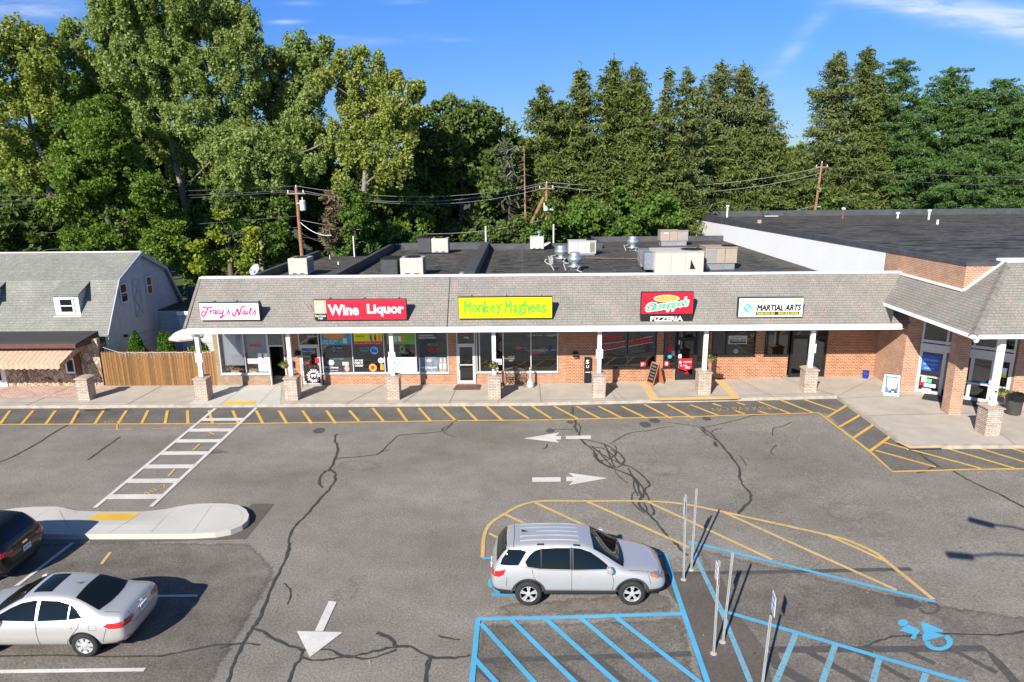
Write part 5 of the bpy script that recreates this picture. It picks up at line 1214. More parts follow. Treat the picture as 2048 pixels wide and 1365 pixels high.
poster('window_poster', W5, 540, 272, 690, 355, S_gray2, 0); pdisc(W5, 562, 312, 16, 34, S_cyan, inner=.6); ptext('VEGAN', W5, 598, 292, 665, 308, S_wht, .01); ptext('WINES SERVED HERE', W5, 592, 325, 685, 352, S_gry, 0)
pdisc(W5, 1435, 310, 30, 50, plain('decal_olive', (.35, .40, .12), .5), n=7, inner=.6); ptext('Jameson', W5, 1385, 340, 1520, 380, S_gry, 0, .2); ptext('BLUEBERRY', W5, 1490, 145, 1600, 165, S_grn, .01)
# wine shop door poster
pz0 = W5(212, 745); pz1 = W5(385, 515); yd = YW-.03
m = MB(); m.box(pz0[0], W5(400, 740)[0]-.03, yd, yd+.035, pz0[1], pz1[1]); m.build('door_poster', S_blk, shop)
cxp, czp = W5(303, 655); m = MB(); random.seed(5)
for i in range(17):
    a = rad(i*360/17); r0, r1 = .20, random.uniform(.30, .37)
    c, s_ = math.cos(a), math.sin(a); m.add([(cxp+r0*c-.025*s_, yd-.004, czp+r0*s_*1.05+.025*c), (cxp+r1*c-.035*s_, yd-.004, czp+r1*s_*1.1+.035*c), (cxp+r1*c+.035*s_, yd-.004, czp+r1*s_*1.1-.035*c), (cxp+r0*c+.025*s_, yd-.004, czp+r0*s_*1.05-.025*c)], [[0, 1, 2, 3]])
put_text(m, '99', (cxp-.15, yd-.006, czp-.09), RT, UP_, .30, .20, .03); put_text(m, 'BRANDS', (cxp-.14, yd-.006, czp-.26), RT, UP_, .26, .05, .01)
m.build('poster_bottles', S_wht, shop, fix=False)
m = MB()
for i in range(8):
    a = rad(i*45+10); disc(m, (cxp+.345*math.cos(a), yd-.007, czp+.37*math.sin(a)), RT, UP_, .035, .035, 8)
for x, z in ((.12, .55), (.3, .5), (-.15, .52)): disc(m, (cxp+x, yd-.007, czp+z), RT, UP_, .03, .03, 8)
m.build('poster_red_dots', S_red, shop, fix=False)
m = MB(); a = W5(327, 490); b = W5(378, 425); m.box(a[0], b[0], yd, yd+.02, a[1], b[1]); m.build('door_sticker', S_redb, shop)
m = MB(); a = W5(205, 500); b = W5(250, 478); m.box(a[0], b[0], yd, yd+.02, a[1], b[1]); m.build('door_sticker', S_redb, shop)
m = MB(); a = W5(205, 340); b = W5(255, 305); m.box(a[0], b[0], yd+.03, yd+.036, a[1], b[1]); m.build('door_sticker', S_blu, shop)
ptext('OPEN 7 DAYS', W5, 215, 140, 365, 158, S_wht, .01); poster('transom_decal', W5, 170, 125, 200, 185, S_red, -.002)
# nail salon window
ptext('WAX', W4, 805, 740, 970, 785, S_redb, .02)
for xa in (920, 1000): poster('window_notice', W4, xa, 868, xa+60, 935, S_wht)
poster('window_notice', W4, 930, 1015, 1075, 1115, S_aqua); poster('window_banner', W4, 780, 940, 1065, 1010, plain('banner_rose', (.60, .42, .44), .6), .002); poster('banner_stripe', W4, 790, 945, 1060, 962, S_pinkl, -.004)
a = W4(410, 1060); b = W4(745, 680)
MB().box(tx0+.15, ox(491), YW+.22, YW+.24, tz+.42, WT-.45).build('window_blind', plain('blind_lilac', (.52, .49, .52), .8, var=.02), shop)
MB().box(ox(495), tx1-.1, YW+.32, YW+.34, tz+.50, WT-.4).build('window_blind', plain('blind_grey', (.34, .36, .37), .8, var=.05), shop)
pl = MB()
for i in range(90):
    x = random.uniform(tx0+.2, tx1-.7); pl.lathe((x, YW+.16+random.uniform(-.04, .04), tz+.12+random.uniform(0, .16)+(.2 if x < tx0+.6 else 0)*random.random()), [(0, -.04), (.05, 0), (0, .04)], 6)
pl.build('window_flowers', plain('silk_flowers', (.60, .22, .16), .8, var=.9, vs=9), shop)
bx_ = MB(); bx_.box(ox(461), ox(477), YW+.10, YW+.3, tz+.06, tz+.16); bx_.box(ox(496), ox(512), YW+.10, YW+.3, tz+.06, tz+.16); bx_.build('flower_box', plain('flower_box', (.55, .50, .20), .7), shop)
# pub window
ptext('OPEN', W7, 205, 250, 272, 272, S_wht, .02); ptext('Budweiser', W7, 160, 210, 305, 235, S_redb, 0, .3); MB().box(mx0+.07, mx1-.07, YW+.029, YW+.034, 2.4, WT-.05).build('transom_panel', BLACK, shop)
poster('window_notice', W7, 676, 575, 758, 655, S_wht); ptext('Karaoke', W7, 690, 600, 745, 645, S_blu, .02)
ptext('MAGHEES', W7, 790, 555, 960, 580, plain('decal_dull_gold', (.30, .27, .14), .6), .01); pdisc(W7, 890, 597, 40, 14, plain('decal_dull_blue', (.10, .16, .24), .6), n=5); ptext('SEISIUN', W7, 850, 530, 945, 548, plain('decal_dull_grey', (.20, .22, .20), .6), 0)
ptext('MONKEY MAGHEES', W7, 790, 292, 1010, 322, plain('decal_faint_green', (.05, .16, .09), .6), .01)
dn_ = plain('neon_rose', (.42, .10, .10), .5); db_ = plain('neon_blue', (.02, .03, .30), .5); dg_ = plain('neon_teal', (.06, .18, .15), .5)
pdisc(W7, 1000, 412, 55, 26, dn_, -.003, 9); pdisc(W7, 1100, 415, 45, 22, dg_, -.002, 8); pdisc(W7, 1260, 482, 90, 18, dn_, -.003, 6); pdisc(W7, 1380, 480, 40, 20, dg_, -.002, 5); pdisc(W7, 1468, 408, 32, 32, db_, -.003, 12)
pdisc(W7, 575, 300, 100, 85, plain('neon_ring', (.05, .11, .20), .5), -.002, 24, inner=.8)
bp = MB(); bp.box(ox(983), ox(998), YW+.25, YW+.5, tz-.1, 2.05); bp.build('dark_figure_display', BLACK, shop)
# pizzeria windows
dr = Vector((1, 0, .16))
ptext('We', W6, 530, 165, 628, 200, S_redb, .005, .2); 
a = W6(440, 290); m = MB(); put_text(m, 'Deliver', (a[0], yp-.008, a[1]), Vector((1, 0, .09)), UP_, 1.15, .33, .005, .35); a = W6(425, 405); put_text(m, '462-1918', (a[0], yp-.008, a[1]), dr, UP_, 1.24, .24, .02, .1); a = W6(800, 340); put_text(m, 'PIZZERIA', (a[0], yp-.008, a[1]), dr, UP_, 1.20, .24, .02, .1); m.build('window_lettering', S_redb, shop, fix=False)
m = MB()
for (xa, ya), (xb, yb) in (((410, 335), (755, 292)), ((410, 430), (755, 365)), ((800, 290), (1130, 222)), ((800, 365), (1130, 305))):
    a = W6(xa, ya); b = W6(xb, yb); m.bar((a[0], yp-.004, a[1]), (b[0], yp-.004, b[1]), .006, .018)
m.build('window_lines', S_wht, shop)
poster('window_sticker', W6, 962, 575, 1030, 640, S_redb); ptext('P', W6, 975, 590, 1015, 630, S_wht, .04); poster('window_sticker', W6, 1285, 568, 1352, 638, S_redb); pdisc(W6, 1318, 600, 22, 24, S_wht, n=7)
m = MB()
for u in (530,):
    a = W6(u, 640)
    for i in range(9):
        t_ = rad(30+i*15); m.poly((a[0]-.02, YW+.1, a[1]), (a[0]+.02, YW+.1, a[1]), (a[0]+.3*math.cos(t_), YW+.12+.04*(i % 3), a[1]+.42*math.sin(t_)))
m.build('potted_plant', L_vine, shop, fix=False)
m = MB(); a = W6(1365, 340); vt = MB()
ptext('O', W6, 1355, 195, 1375, 215, S_redb, .02); ptext('P', W6, 1355, 225, 1375, 245, S_redb, .02); ptext('E', W6, 1355, 255, 1375, 275, S_redb, .02); ptext('N', W6, 1355, 285, 1375, 305, S_redb, .02)
pdisc(W6, 1367, 390, 46, 62, S_red, n=5); pdisc(W6, 1362, 505, 30, 26, S_skyb); poster('window_sticker', W6, 1390, 425, 1432, 485, S_gry)
yd2 = YW-.03
def doorpanel(xa, ya, xb, yb, mat, dy=0):
    a = W6(xa, yb); b = W6(xb, ya); return MB().box(a[0], b[0], yd2-.004-dy, yd2+.02-dy, a[1], b[1]).build('door_sticker', mat, shop)
doorpanel(1478, 528, 1668, 660, S_redb); doorpanel(1478, 462, 1522, 522, S_wht); doorpanel(1478, 415, 1500, 450, S_skyb); doorpanel(1478, 280, 1500, 335, S_wht)
a = W6(1478, 661); b = W6(1668, 661); c = W6(1573, 695); MB().prism([(a[0], a[1]), (c[0], c[1]), (b[0], b[1])], yd2-.004, yd2+.02).build('door_sticker', S_redb, shop)
m = MB()
for xa in (1515, 1550, 1583): a = W6(xa, 622); disc(m, (a[0], yd2-.01, a[1]), RT, UP_, .035, .04, 8)
a = W6(1505, 578); disc(m, (a[0], yd2-.01, a[1]), RT, UP_, .07, .07, 12); a = W6(1545, 585); put_text(m, 'WELCOME', (a[0], yd2-.01, a[1]), RT, UP_, .42, .09, .01); a = W6(1570, 665); put_text(m, 'COME IN', (a[0], yd2-.01, a[1]), RT, UP_, .25, .12, .02)
m.build('door_lettering', S_wht, shop, fix=False)
m = MB(); a = W6(1555, 735); put_text(m, 'PULL', (a[0], yd2-.012, a[1]), RT, UP_, .28, .06, .01); disc(m, (W6(1595, 715)[0], yd2-.012, W6(1595, 715)[1]), RT, UP_, .05, .05, 10); m.build('door_lettering', S_redb, shop, fix=False)
# martial arts windows
poster('window_notice', W8, 700, 520, 842, 585, plain('notice_cream', (.55, .55, .48), .6)); ptext("LECLERC'S", W8, 728, 528, 810, 540, S_blk, 0); ptext("MARTIAL ARTS", W8, 708, 546, 834, 562, S_blk, .02); poster('notice_band', W8, 708, 566, 834, 578, S_blk, -.006)
tro = MB()
for x, h in ((625, .42), (675, .34), (1045, .5), (1105, .42), (985, .55), (830, .45)):
    a = W8(x, 668); tro.lathe((a[0], YW+.25, a[1]+.02), [(.07, 0), (.07, .08), (.015, .1), (.015, h*.5), (.09, h), (.0, h*.95)], 8)
tro.build('trophies', GALV, shop); pdisc(W8, 755, 642, 22, 20, plain('decal_grey_green', (.30, .38, .35), .5), n=14); ptext('V', W8, 1205, 550, 1222, 575, S_gry, 0); ptext('V', W8, 1415, 550, 1432, 575, S_gry, 0)
wi = MB(); a = W8(1330, 820); b = W8(1435, 690); wi.add([(a[0], YW+.6, .2), (b[0], YW+.6, .2), (b[0], YW+.6, b[1]), (a[0], YW+.6, a[1])], [[0, 1, 2, 3]]); wi.build('stair_wall', INTERL, shop)
wi = MB(); wi.bar((a[0]-.05, YW+.5, a[1]+.1), (b[0], YW+.5, b[1]+.12), .05, .06); wi.build('handrail', S_wht, shop)
# things on the wall
def on_wall(name, label, cat, u, v, fn, mat):
    a = ony(u, v, YW); t = thing(name, label, cat, (a.x, YW, a.z)); m = MB(); fn(m, a.x, a.z); return m, t
for u, v, lab in ((597, 745-39, 'black wall lamp between the two salon-side shop doors, above the mailbox'), (1151, 708, 'black wall lamp on the red brick between pub window and pizzeria window')):
    a = ony(u, v, YW); t = thing('wall_lamp', lab, 'wall lamp', (a.x, YW, a.z), 'wall lamps'); m = MB(); m.prism([(YW, a.z+.13), (YW-.10, a.z+.13), (YW-.24, a.z-.05), (YW-.20, a.z-.14), (YW, a.z-.14)], a.x-.13, a.x+.13, 'x'); m.build('housing', BRONZE, t); MB().box(a.x-.09, a.x+.09, YW-.19, YW-.04, a.z-.155, a.z-.141).build('lens', S_gry, t)
a = ony(584, 729, YW); t = thing('mailbox', 'dark metal mailbox on the tan brick beside the wine shop door', 'mailbox', (a.x, YW, a.z)); m = MB(); m.prism([(a.x-.13, a.z-.15), (a.x+.13, a.z-.15), (a.x+.13, a.z+.15), (a.x-.13, a.z+.15)], YW-.13, YW); m.build('body', BRONZE, t, bevel=.02); MB().box(a.x-.14, a.x+.14, YW-.15, YW-.0, a.z+.151, a.z+.175).build('lid', BLACK, t)
a0 = ony(1168, 767, YW-.2); t = thing('newspaper_box', 'tall narrow black cabinet with white lettering against the red brick', 'cabinet', (a0.x+.2, YW-.15, .2))
xa = ony(1168, 767, YW).x; xb = ony(1181, 767, YW).x; m = MB(); m.box(xa, xb, YW-.16, YW-.002, .22, 1.62); m.build('cabinet', BLACK, t, bevel=.01)
m = MB(); put_text(m, 'S', (xa+.07, YW-.164, 1.28), RT, UP_, .17, .22, .03); put_text(m, 'U', (xa+.09, YW-.164, 1.05), RT, UP_, .14, .16, .02); m.box(xa+.05, xb-.05, YW-.166, YW-.162, .80, .84); m.build('lettering', S_wht, t, fix=False)
hr = thing('handrail', 'thin black sloping handrail on the tan brick by the wine shop', 'handrail', (ox(590), YW-.1, .2)); a = ony(579, 735, YW-.12); b = ony(604, 756, YW-.35); m = MB(); m.tube([a, b], .018, 6); m.build('rail', BLACK, hr); m = MB(); m.tube([b, (b.x, b.y, .15)], .018, 6); m.tube([a, (a.x, YW, a.z-.05)], .015, 6); m.build('support', BLACK, hr)
# hanging baskets and no parking plates on the posts
def basket(px_i, side, lab, yoff=0):
    x, y = px_i; c = Vector((x+side*.28, y-.05+yoff, 1.95+gz(x))); t = thing('hanging_basket', lab, 'hanging basket', c, 'hanging flower baskets on the posts')
    m = MB(); m.lathe(c, [(.02, -.20), (.12, -.17), (.19, -.08), (.21, .02), (.17, .03)], 12); m.build('basket', plain('coir', (.30, .17, .09), .95, var=.3, vs=15) if 'coir' not in MATS else MATS['coir'], t)
    m = MB()
    for k_ in range(3): m.tube([(c.x+.2*math.cos(k_*2.1), c.y+.2*math.sin(k_*2.1), c.z), (c.x, c.y, c.z+.5)], .006, 4)
    m.bar((x, y, c.z+.52), (c.x+side*.03, c.y, c.z+.52), .02, .02); m.build('hanger', BLACK, t)
    m = MB()
    for i in range(170):
        q = Vector((random.gauss(0, .13), random.gauss(0, .13), abs(random.gauss(.03, .08))-.03)); a = random.uniform(0, 6.28); s = random.uniform(.03, .06); d1 = Vector((math.cos(a), math.sin(a), random.uniform(-.6, .6)))*s; d2 = Vector((random.uniform(-1, 1), random.uniform(-1, 1), random.uniform(-.3, 1))).normalized()*s
        p_ = c+q; m.poly(p_-d1, p_+d2, p_+d1, p_-d2)
    m.build('flowers', L_yel if random.random() < .4 else L_vine, t, fix=False)
basket(piers[1], -1, 'hanging basket with wilted yellow plants on the post by the open salon door'); basket(piers[3], 0.0, 'hanging basket in front of the post by the pub window', -.32); basket(piers[5], 1, 'hanging basket with green trailing leaves on the post by the pizzeria door')
basket((19.2, 26.75), 1, 'hanging basket on the post by the supermarket entrance')
def plate(x, y, z, nrm_x, lab, w=.30, h=.46, txt=('NO', 'PARKING', 'FIRE', 'LANE'), mat=None):
    t = thing('notice_sign', lab, 'sign', (x, y, z)); m = MB()
    if nrm_x: m.box(x-.004, x+.004, y-w/2, y+w/2, z-h/2, z+h/2); R_ = Vector((0, nrm_x*-1, 0)) if nrm_x > 0 else Vector((0, -1, 0))
    else: m.box(x-w/2, x+w/2, y-.004, y+.004, z-h/2, z+h/2); R_ = RT
    m.build('plate', S_wht, t, bevel=.002)
    m = MB(); n = len(txt)
    for i, s in enumerate(txt):
        zz = z+h/2-(i+.85)*h/n; hh = h/n*.62; ww = w*.8*min(1, len(s)/6+.25)
        if nrm_x: o = Vector((x-.006, y+ww/2, zz)); put_text(m, s, o, Vector((0, -1, 0)), UP_, ww, hh, .03)
        else: put_text(m, s, (x-ww/2, y-.006, zz), RT, UP_, ww, hh, .03)
    m.build('lettering', mat or S_red, t, fix=False); return t
for i, lab in ((0, 'small white no parking notice on the post at the left corner of the shop row'), (2, 'small white no parking notice on the post before the wine shop windows'), (4, 'small white no parking notice on the post left of the pizzeria window'), (6, 'small white no parking notice on the post before the martial arts door')):
    x, y = piers[i]; plate(x, y-.11, 2.35+gz(x), 0, lab, .34, .46)
m_ = None
# big number plates on two posts
for i, s in ((3, '18'), (5, '16')):
    x, y = piers[i]; m = MB(); put_text(m, s, (x-.03+.06, y-.099, 2.55), RT, UP_, .05, .12, .03); m.build('house_number', S_blk, shop, fix=False)
# ------------------------------------------------------------------ things on the walk
def mat_thing(lab, pts, m_, z=.162):
    c = sum((Vector(p) for p in pts), Vector((0, 0)))/4; t = Flat().poly(pts).build('doormat', m_, z+.006, kind=None) if False else None
    mb = MB(); zz = [gz(p[0])+z for p in pts]; mb.add([(p[0], p[1], q) for p, q in zip(pts, zz)]+[(p[0], p[1], q+.012) for p, q in zip(pts, zz)], [[0, 3, 2, 1], [4, 5, 6, 7], [0, 1, 5, 4], [1, 2, 6, 5], [2, 3, 7, 6], [3, 0, 4, 7]])
    o = mb.build('doormat', m_); tag(o, lab, 'doormat', 'doormats'); return o
mat_thing('brown doormat at the pub door', [(-3.62, 33.85), (-2.22, 33.85), (-2.2, 34.72), (-3.5, 34.72)], BROWN)
mt = plain('mat_black', (.03, .03, .032), .95, var=.2)
def dmat(s0, s1, o0, o1): return [tuple((DA+dd*s+dn*o)) for s, o in ((s0, o1), (s1, o1), (s1, o0), (s0, o0))]
mat_thing('black doormat left of the brick column at the supermarket entrance', dmat(.45, 1.35, .15, 1.2), mt); mat_thing('black doormat right of the brick column at the supermarket entrance', dmat(1.75, 3.0, .15, 1.0), mt)
def smoker(x, y, lab, mt_):
    t = thing('smokers_bin', lab, 'ash bin', (x, y, .15), "smokers' bins"); m = MB(); m.lathe((x, y, .155), [(.19, 0), (.20, .05), (.20, .24), (.16, .33), (.07, .42), (.055, .5), (.05, .85), (.05, .95)], 16); m.build('body', mt_, t, smooth=True)
    m = MB(); m.lathe((x, y-.0, 1.15), [(.0, -.05), (.055, -.045), (.075, 0), (.06, .06), (0, .09)], 10); m.build('head', mt_, t, smooth=True); m = MB(); m.lathe((x, y-.078, 1.15), [(.03, 0), (.03, .01)], 8, 'y'); m.build('opening', BLACK, t)
smoker(-1.30, 34.3, "cream smokers' bin at the left end of the iron bench", plain('bin_cream', (.50, .44, .30), .6)); smoker(.42, 34.25, "grey smokers' bin at the right end of the iron bench", plain('bin_grey', (.42, .44, .42), .6))
t = thing('iron_bench', 'ornate rusty iron garden bench under the pub window', 'bench', (-.45, 34.4, .155)); RUST = plain('rusty_iron', (.16, .09, .06), .7, var=.4, vs=14)
bx0, bx1 = -.98, .10; by = 34.45
m = MB()
for x in (bx0, bx1):
    for y in (by-.25, by+.18): m = MB(); m.tube([(x, y, .155), (x, y, .60 if y < by else 1.02)], .022, 6); m.build('leg', RUST, t)
m = MB(); 
for y in (by-.25, by+.18): m.tube([(bx0, y, .58), (bx1, y, .58)], .016, 6)
for i in range(8): x = bx0+(bx1-bx0)*i/7; m.bar((x, by-.25, .585), (x, by+.18, .585), .06, .01)
m.build('seat', RUST, t)
m = MB(); m.tube([(bx0, by+.18, 1.0), ((bx0+bx1)/2-.3, by+.18, 1.06), ((bx0+bx1)/2, by+.18, 1.14), ((bx0+bx1)/2+.3, by+.18, 1.06), (bx1, by+.18, 1.0)], .02, 6)
for cx_ in (bx0+.2, bx0+.54, bx1-.2):
    for cz_ in (.74, .92):
        for s_ in (-1, 1): m.tube([(cx_+s_*.07+.06*math.cos(rad(a_))*s_, by+.18, cz_+.06*math.sin(rad(a_))) for a_ in range(0, 330, 30)], .010, 5)
m.tube([(bx0, by+.18, .64), (bx1, by+.18, .64)], .014, 6); m.build('backrest', RUST, t)
for x in (bx0, bx1): m = MB(); m.tube([(x, by-.25, .58), (x, by-.28, .80), (x, by-.2, .86), (x, by+.18, .84)], .016, 6); m.build('armrest', RUST, t)
# chalk board and blue board
def aframe(lab, c, w, h, spread, rz, frame, fm, txt, extra=None):
    t = thing('sandwich_board', lab, 'sandwich board', c, None, rz); out = []
    for s in (-1, 1):
        nx = Vector((0, -s*spread, 0)); top = Vector((0, -s*.02, h)); 
        a = [Vector((-w/2, -s*spread, 0)), Vector((w/2, -s*spread, 0)), Vector((w/2, -s*.02, h)), Vector((-w/2, -s*.02, h))]
        n = (a[1]-a[0]).cross(a[2]-a[0]).normalized()*.015*s
        m = MB(); m.add(a+[q-n for q in a], [[0, 1, 2, 3], [7, 6, 5, 4], [0, 4, 5, 1], [1, 5, 6, 2], [2, 6, 7, 3], [3, 7, 4, 0]]); m.build('panel', frame, t, local=True)
        i = [a[0].lerp(a[2], .0)]; 
        def P(x, q): return a[0].lerp(a[1], x).lerp(a[3].lerp(a[2], x), q)
        o = n*1.15 if s > 0 else n*1.15
        m = MB(); m.poly(*[P(x, q)+n*.2 for x, q in ((.08, .12), (.92, .12), (.92, .94), (.08, .94))]); m.build('board', fm, t, local=True, fix=False)
        if s > 0 and extra: extra(t, P, n)
    return t
def chalk(t, P, n):
    m = MB()
    for i, s in enumerate(('PIZZA', 'SLICE', 'SALAD', 'WINGS', 'SUBS')): q = .80-i*.14; o = P(.2, q)+n*.5; put_text(m, s, o, P(1, q)-P(0, q), P(.5, 1)-P(.5, 0), .34, .07, .0)
    m.build('chalk_lettering', S_gry, t, local=True, fix=False)
c = onz(1310, 768, gz(7)+.155); aframe('open wooden sandwich board with black chalk face by the pizzeria', (c.x, c.y, gz(c.x)+.156), .58, 1.15, .38, rad(-62), plain('board_wood', (.42, .16, .08), .7), BLACK, None, chalk)
def bank(t, P, n):
    m = MB(); m.poly(*[P(x, q)+n*.5 for x, q in ((.2, .40), (.3, .36), (.7, .36), (.82, .42), (.84, .86), (.2, .86))]); m.build('white_shape', S_wht, t, local=True, fix=False)
    m = MB(); m.poly(*[P(x, q)+n*.6 for x, q in ((.3, .13), (.85, .13), (.8, .24), (.6, .30), (.4, .24))]); m.build('picture', S_blk, t, local=True, fix=False)
    m = MB(); put_text(m, 'SAVE', P(.28, .6)+n*.8, P(1, .6)-P(0, .6), P(.5, 1)-P(.5, 0), .25, .10, .01); put_text(m, 'TODAY', P(.28, .48)+n*.8, P(1, .6)-P(0, .6), P(.5, 1)-P(.5, 0), .25, .07, .01); m.build('lettering', S_aqua, t, local=True, fix=False)
    m = MB(); m.poly(*[P(x, q)+n*.5 for x, q in ((.3, .26), (.45, .26), (.45, .34), (.3, .34))]); m.poly(*[P(x, q)+n*1.0 for x, q in ((.5, .14), (.68, .14), (.66, .22), (.54, .22))]); m.build('white_marks', S_wht, t, local=True, fix=False)
c = onz(1780, 788, gz(18)+.155); aframe('white and blue plastic sandwich board near the supermarket corner', (c.x, c.y, gz(c.x)+.156), .66, .95, .30, rad(-20), S_wht, S_blu, None, bank)
c = onz(1728, 755, gz(18)+.155); c.y = min(c.y, 34.5); t = thing('blue_bucket', 'small dark blue plastic bucket against the brick wall in the corner', 'bucket', (c.x, c.y, gz(c.x)+.156)); m = MB(); BLUP = plain('bucket_blue', (.015, .035, .30), .4); m.lathe((c.x, c.y, gz(c.x)+.156), [(.13, 0), (.155, .36), (.17, .365), (.165, .39), (.145, .385), (.12, .02), (0, .02)], 18); m.build('pail', BLUP, t, smooth=False); m = MB(); m.tube([(c.x+.165*math.cos(rad(a_)), c.y-.165*math.sin(rad(a_))*.9, gz(c.x)+.156+.36-.12*math.sin(rad(a_))) for a_ in range(0, 181, 20)], .006, 5); m.build('handle', GALV, t)
c = onz(2025, 828, gz(22)+.155); t = thing('trash_can', 'round dark trash can with black bag folded over the rim', 'trash can', (c.x, c.y, gz(c.x)+.156)); zq = gz(c.x)+.156
m = MB(); m.lathe((c.x, c.y, zq), [(.27, 0), (.30, .04), (.32, .80), (.34, .82), (.34, .86), (.30, .86), (.28, .1), (0, .08)], 22); m.build('can', plain('can_dark', (.055, .052, .045), .5, var=.2), t)
m = MB(); P_ = [(.345+.05*random.uniform(-.3, 1.), z) for z in (.70, .78, .88, .93)]
o_ = len(m.v)
for ri, zi in ((.345, .66), (.39, .80), (.37, .93), (.24, .97), (.20, .80)):
    for k_ in range(24): a_ = k_*math.pi/12; rr = ri*(1+.10*math.sin(k_*2.7+ri*30)+random.uniform(-.04, .04)); m.v.append((c.x+rr*math.cos(a_), c.y+rr*math.sin(a_), zq+zi+random.uniform(-.03, .03)))
for i in range(4):
    for k_ in range(24): m.f.append([i*24+k_, i*24+(k_+1) % 24, (i+1)*24+(k_+1) % 24, (i+1)*24+k_]); m.mi.append(0)
m.build('bag', plain('bag_black', (.012, .012, .012), .25), t)
# supermarket door notices
def dq(s0, s1, za, zb, mat, nm='door_notice', o=.075): g = MB(); dbox(g, s0, s1, za, zb, o, o+.006); return g.build(nm, mat, store)
dq(.13, .88, 1.62, 2.42, S_blu); m = MB(); put_text(m, 'CVS', DP(.2, 1.7, .085), (dd.x, dd.y, 0), UP_, .2, .07, .01) if False else None
g = MB(); put_text(g, 'NOW HIRING', DP(.2, 2.1, .084), (dd.x, dd.y, 0), UP_, .6, .10, .0); put_text(g, 'APPLY TODAY', DP(.2, 1.9, .084), (dd.x, dd.y, 0), UP_, .6, .08, .0); put_text(g, 'INSIDE', DP(.3, 1.7, .084), (dd.x, dd.y, 0), UP_, .4, .08, .0); g.build('notice_lettering', S_aqua, store, fix=False)
dq(.22, .45, 1.02, 1.26, S_aqua); dq(.47, .66, 1.02, 1.22, S_grn2); dq(.13, .33, .86, 1.02, S_redb); dq(.36, .85, .80, .98, S_aqua); dq(.3, .68, .42, .72, S_wht)
dq(3.1, 3.5, 1.80, 2.25, S_wht); dq(3.2, 3.5, 1.80, 1.95, S_yel, o=.082); dq(3.06, 3.2, 1.80, 1.98, S_grn2, o=.082); dq(2.9, 3.1, 1.5, 1.7, S_wht); dq(2.2, 2.95, 1.36, 1.42, S_blu); dq(2.0, 2.3, 1.36, 1.44, S_grn)
for s_, z_a in ((2.62, .42), (3.0, .42), (3.3, .42)):
    g = MB(); dbox(g, s_, s_+.28, zd, zd+.62, -.55, -.2); g.build('stacked_crate', S_skyb, store)
a0 = thing('post_notice', 'small notices taped to the white post before the supermarket doors', 'notice', (19.2, 26.64, 2.3)); m = MB(); m.box(19.13, 19.29, 26.638, 26.645, 2.25, 2.45); m.box(19.02, 19.2, 26.636, 26.6375, 2.0, 2.2); m.build('paper', S_wht, a0); m = MB(); m.box(19.16, 19.26, 26.630, 26.634, 2.28, 2.35); m.build('print', S_blk, a0)
t = thing('bollard_light', 'small flood light under the corner of the supermarket canopy', 'lamp', (CX0+.25, CY0+.2, CZ-.2)); m = MB(); m.lathe((CX0+.22, CY0+.12, CZ-.36), [(0, 0), (.08, .03), (.11, .12), (.11, .24)], 12); m.build('housing', S_wht, t)

# ------------------------------------------------------------------ fence with fairy lights, arborvitae, parasol
t = thing('wooden_fence', 'tall brown wooden fence with scalloped board tops between the stone front and the salon', 'fence', (-19.4, 34.9, .1))
m = MB(); fx0, fx1 = -22.5, XL-.02; n = int((fx1-fx0)/.142); yfn = 34.9
for i in range(n):
    xa = fx0+(fx1-fx0)*i/n; xb = fx0+(fx1-fx0)*(i+1)/n-.008; xm = (xa+xb)/2; zt2 = 1.98+random.uniform(-.01, .01); q = random.uniform(-.004, .004)
    m.prism([(xa, .1), (xb, .1), (xb, zt2), (xb-.03, zt2+.06), (xm, zt2+.085), (xa+.03, zt2+.06), (xa, zt2)], yfn+q, yfn+.02+q)
m.build('fence_panel', FENCE, t)
m = MB()
for z in (.4, 1.1, 1.8): m.box(fx0, fx1, yfn+.03, yfn+.07, z, z+.09)
m.build('rail', FENCE, t)
for i in range(4): x = fx0+.1+i*(fx1-fx0-.2)/3; MB().box(x-.05, x+.05, yfn+.07, yfn+.16, .05, 2.0).build('post', FENCE, t)
t = thing('fairy_lights', 'string of white icicle fairy lights hanging along the fence top', 'fairy lights', (-19, 34.85, 2)); m = MB(); P_ = [(-22.3, 34.86, 2.30)]
for i in range(30): x = -21.5+i*.17; P_.append((x, 34.875, 2.02-.05*math.sin(i*.9)**2))
m.tube(P_, .008, 4)
for x, y, z in P_[1:]:
    L_ = random.uniform(.12, .34); m.tube([(x, y-.005, z), (x+.02, y-.01, z-L_)], .006, 4)
m.build('wire', S_wht, t)
m = MB()
for x, y, z in P_[1:]:
    for k_ in range(3): m.lathe((x+.01, y-.012, z-.07-k_*.08), [(0, -.012), (.012, 0), (0, .012)], 5)
m.build('bulbs', LAMPC, t)

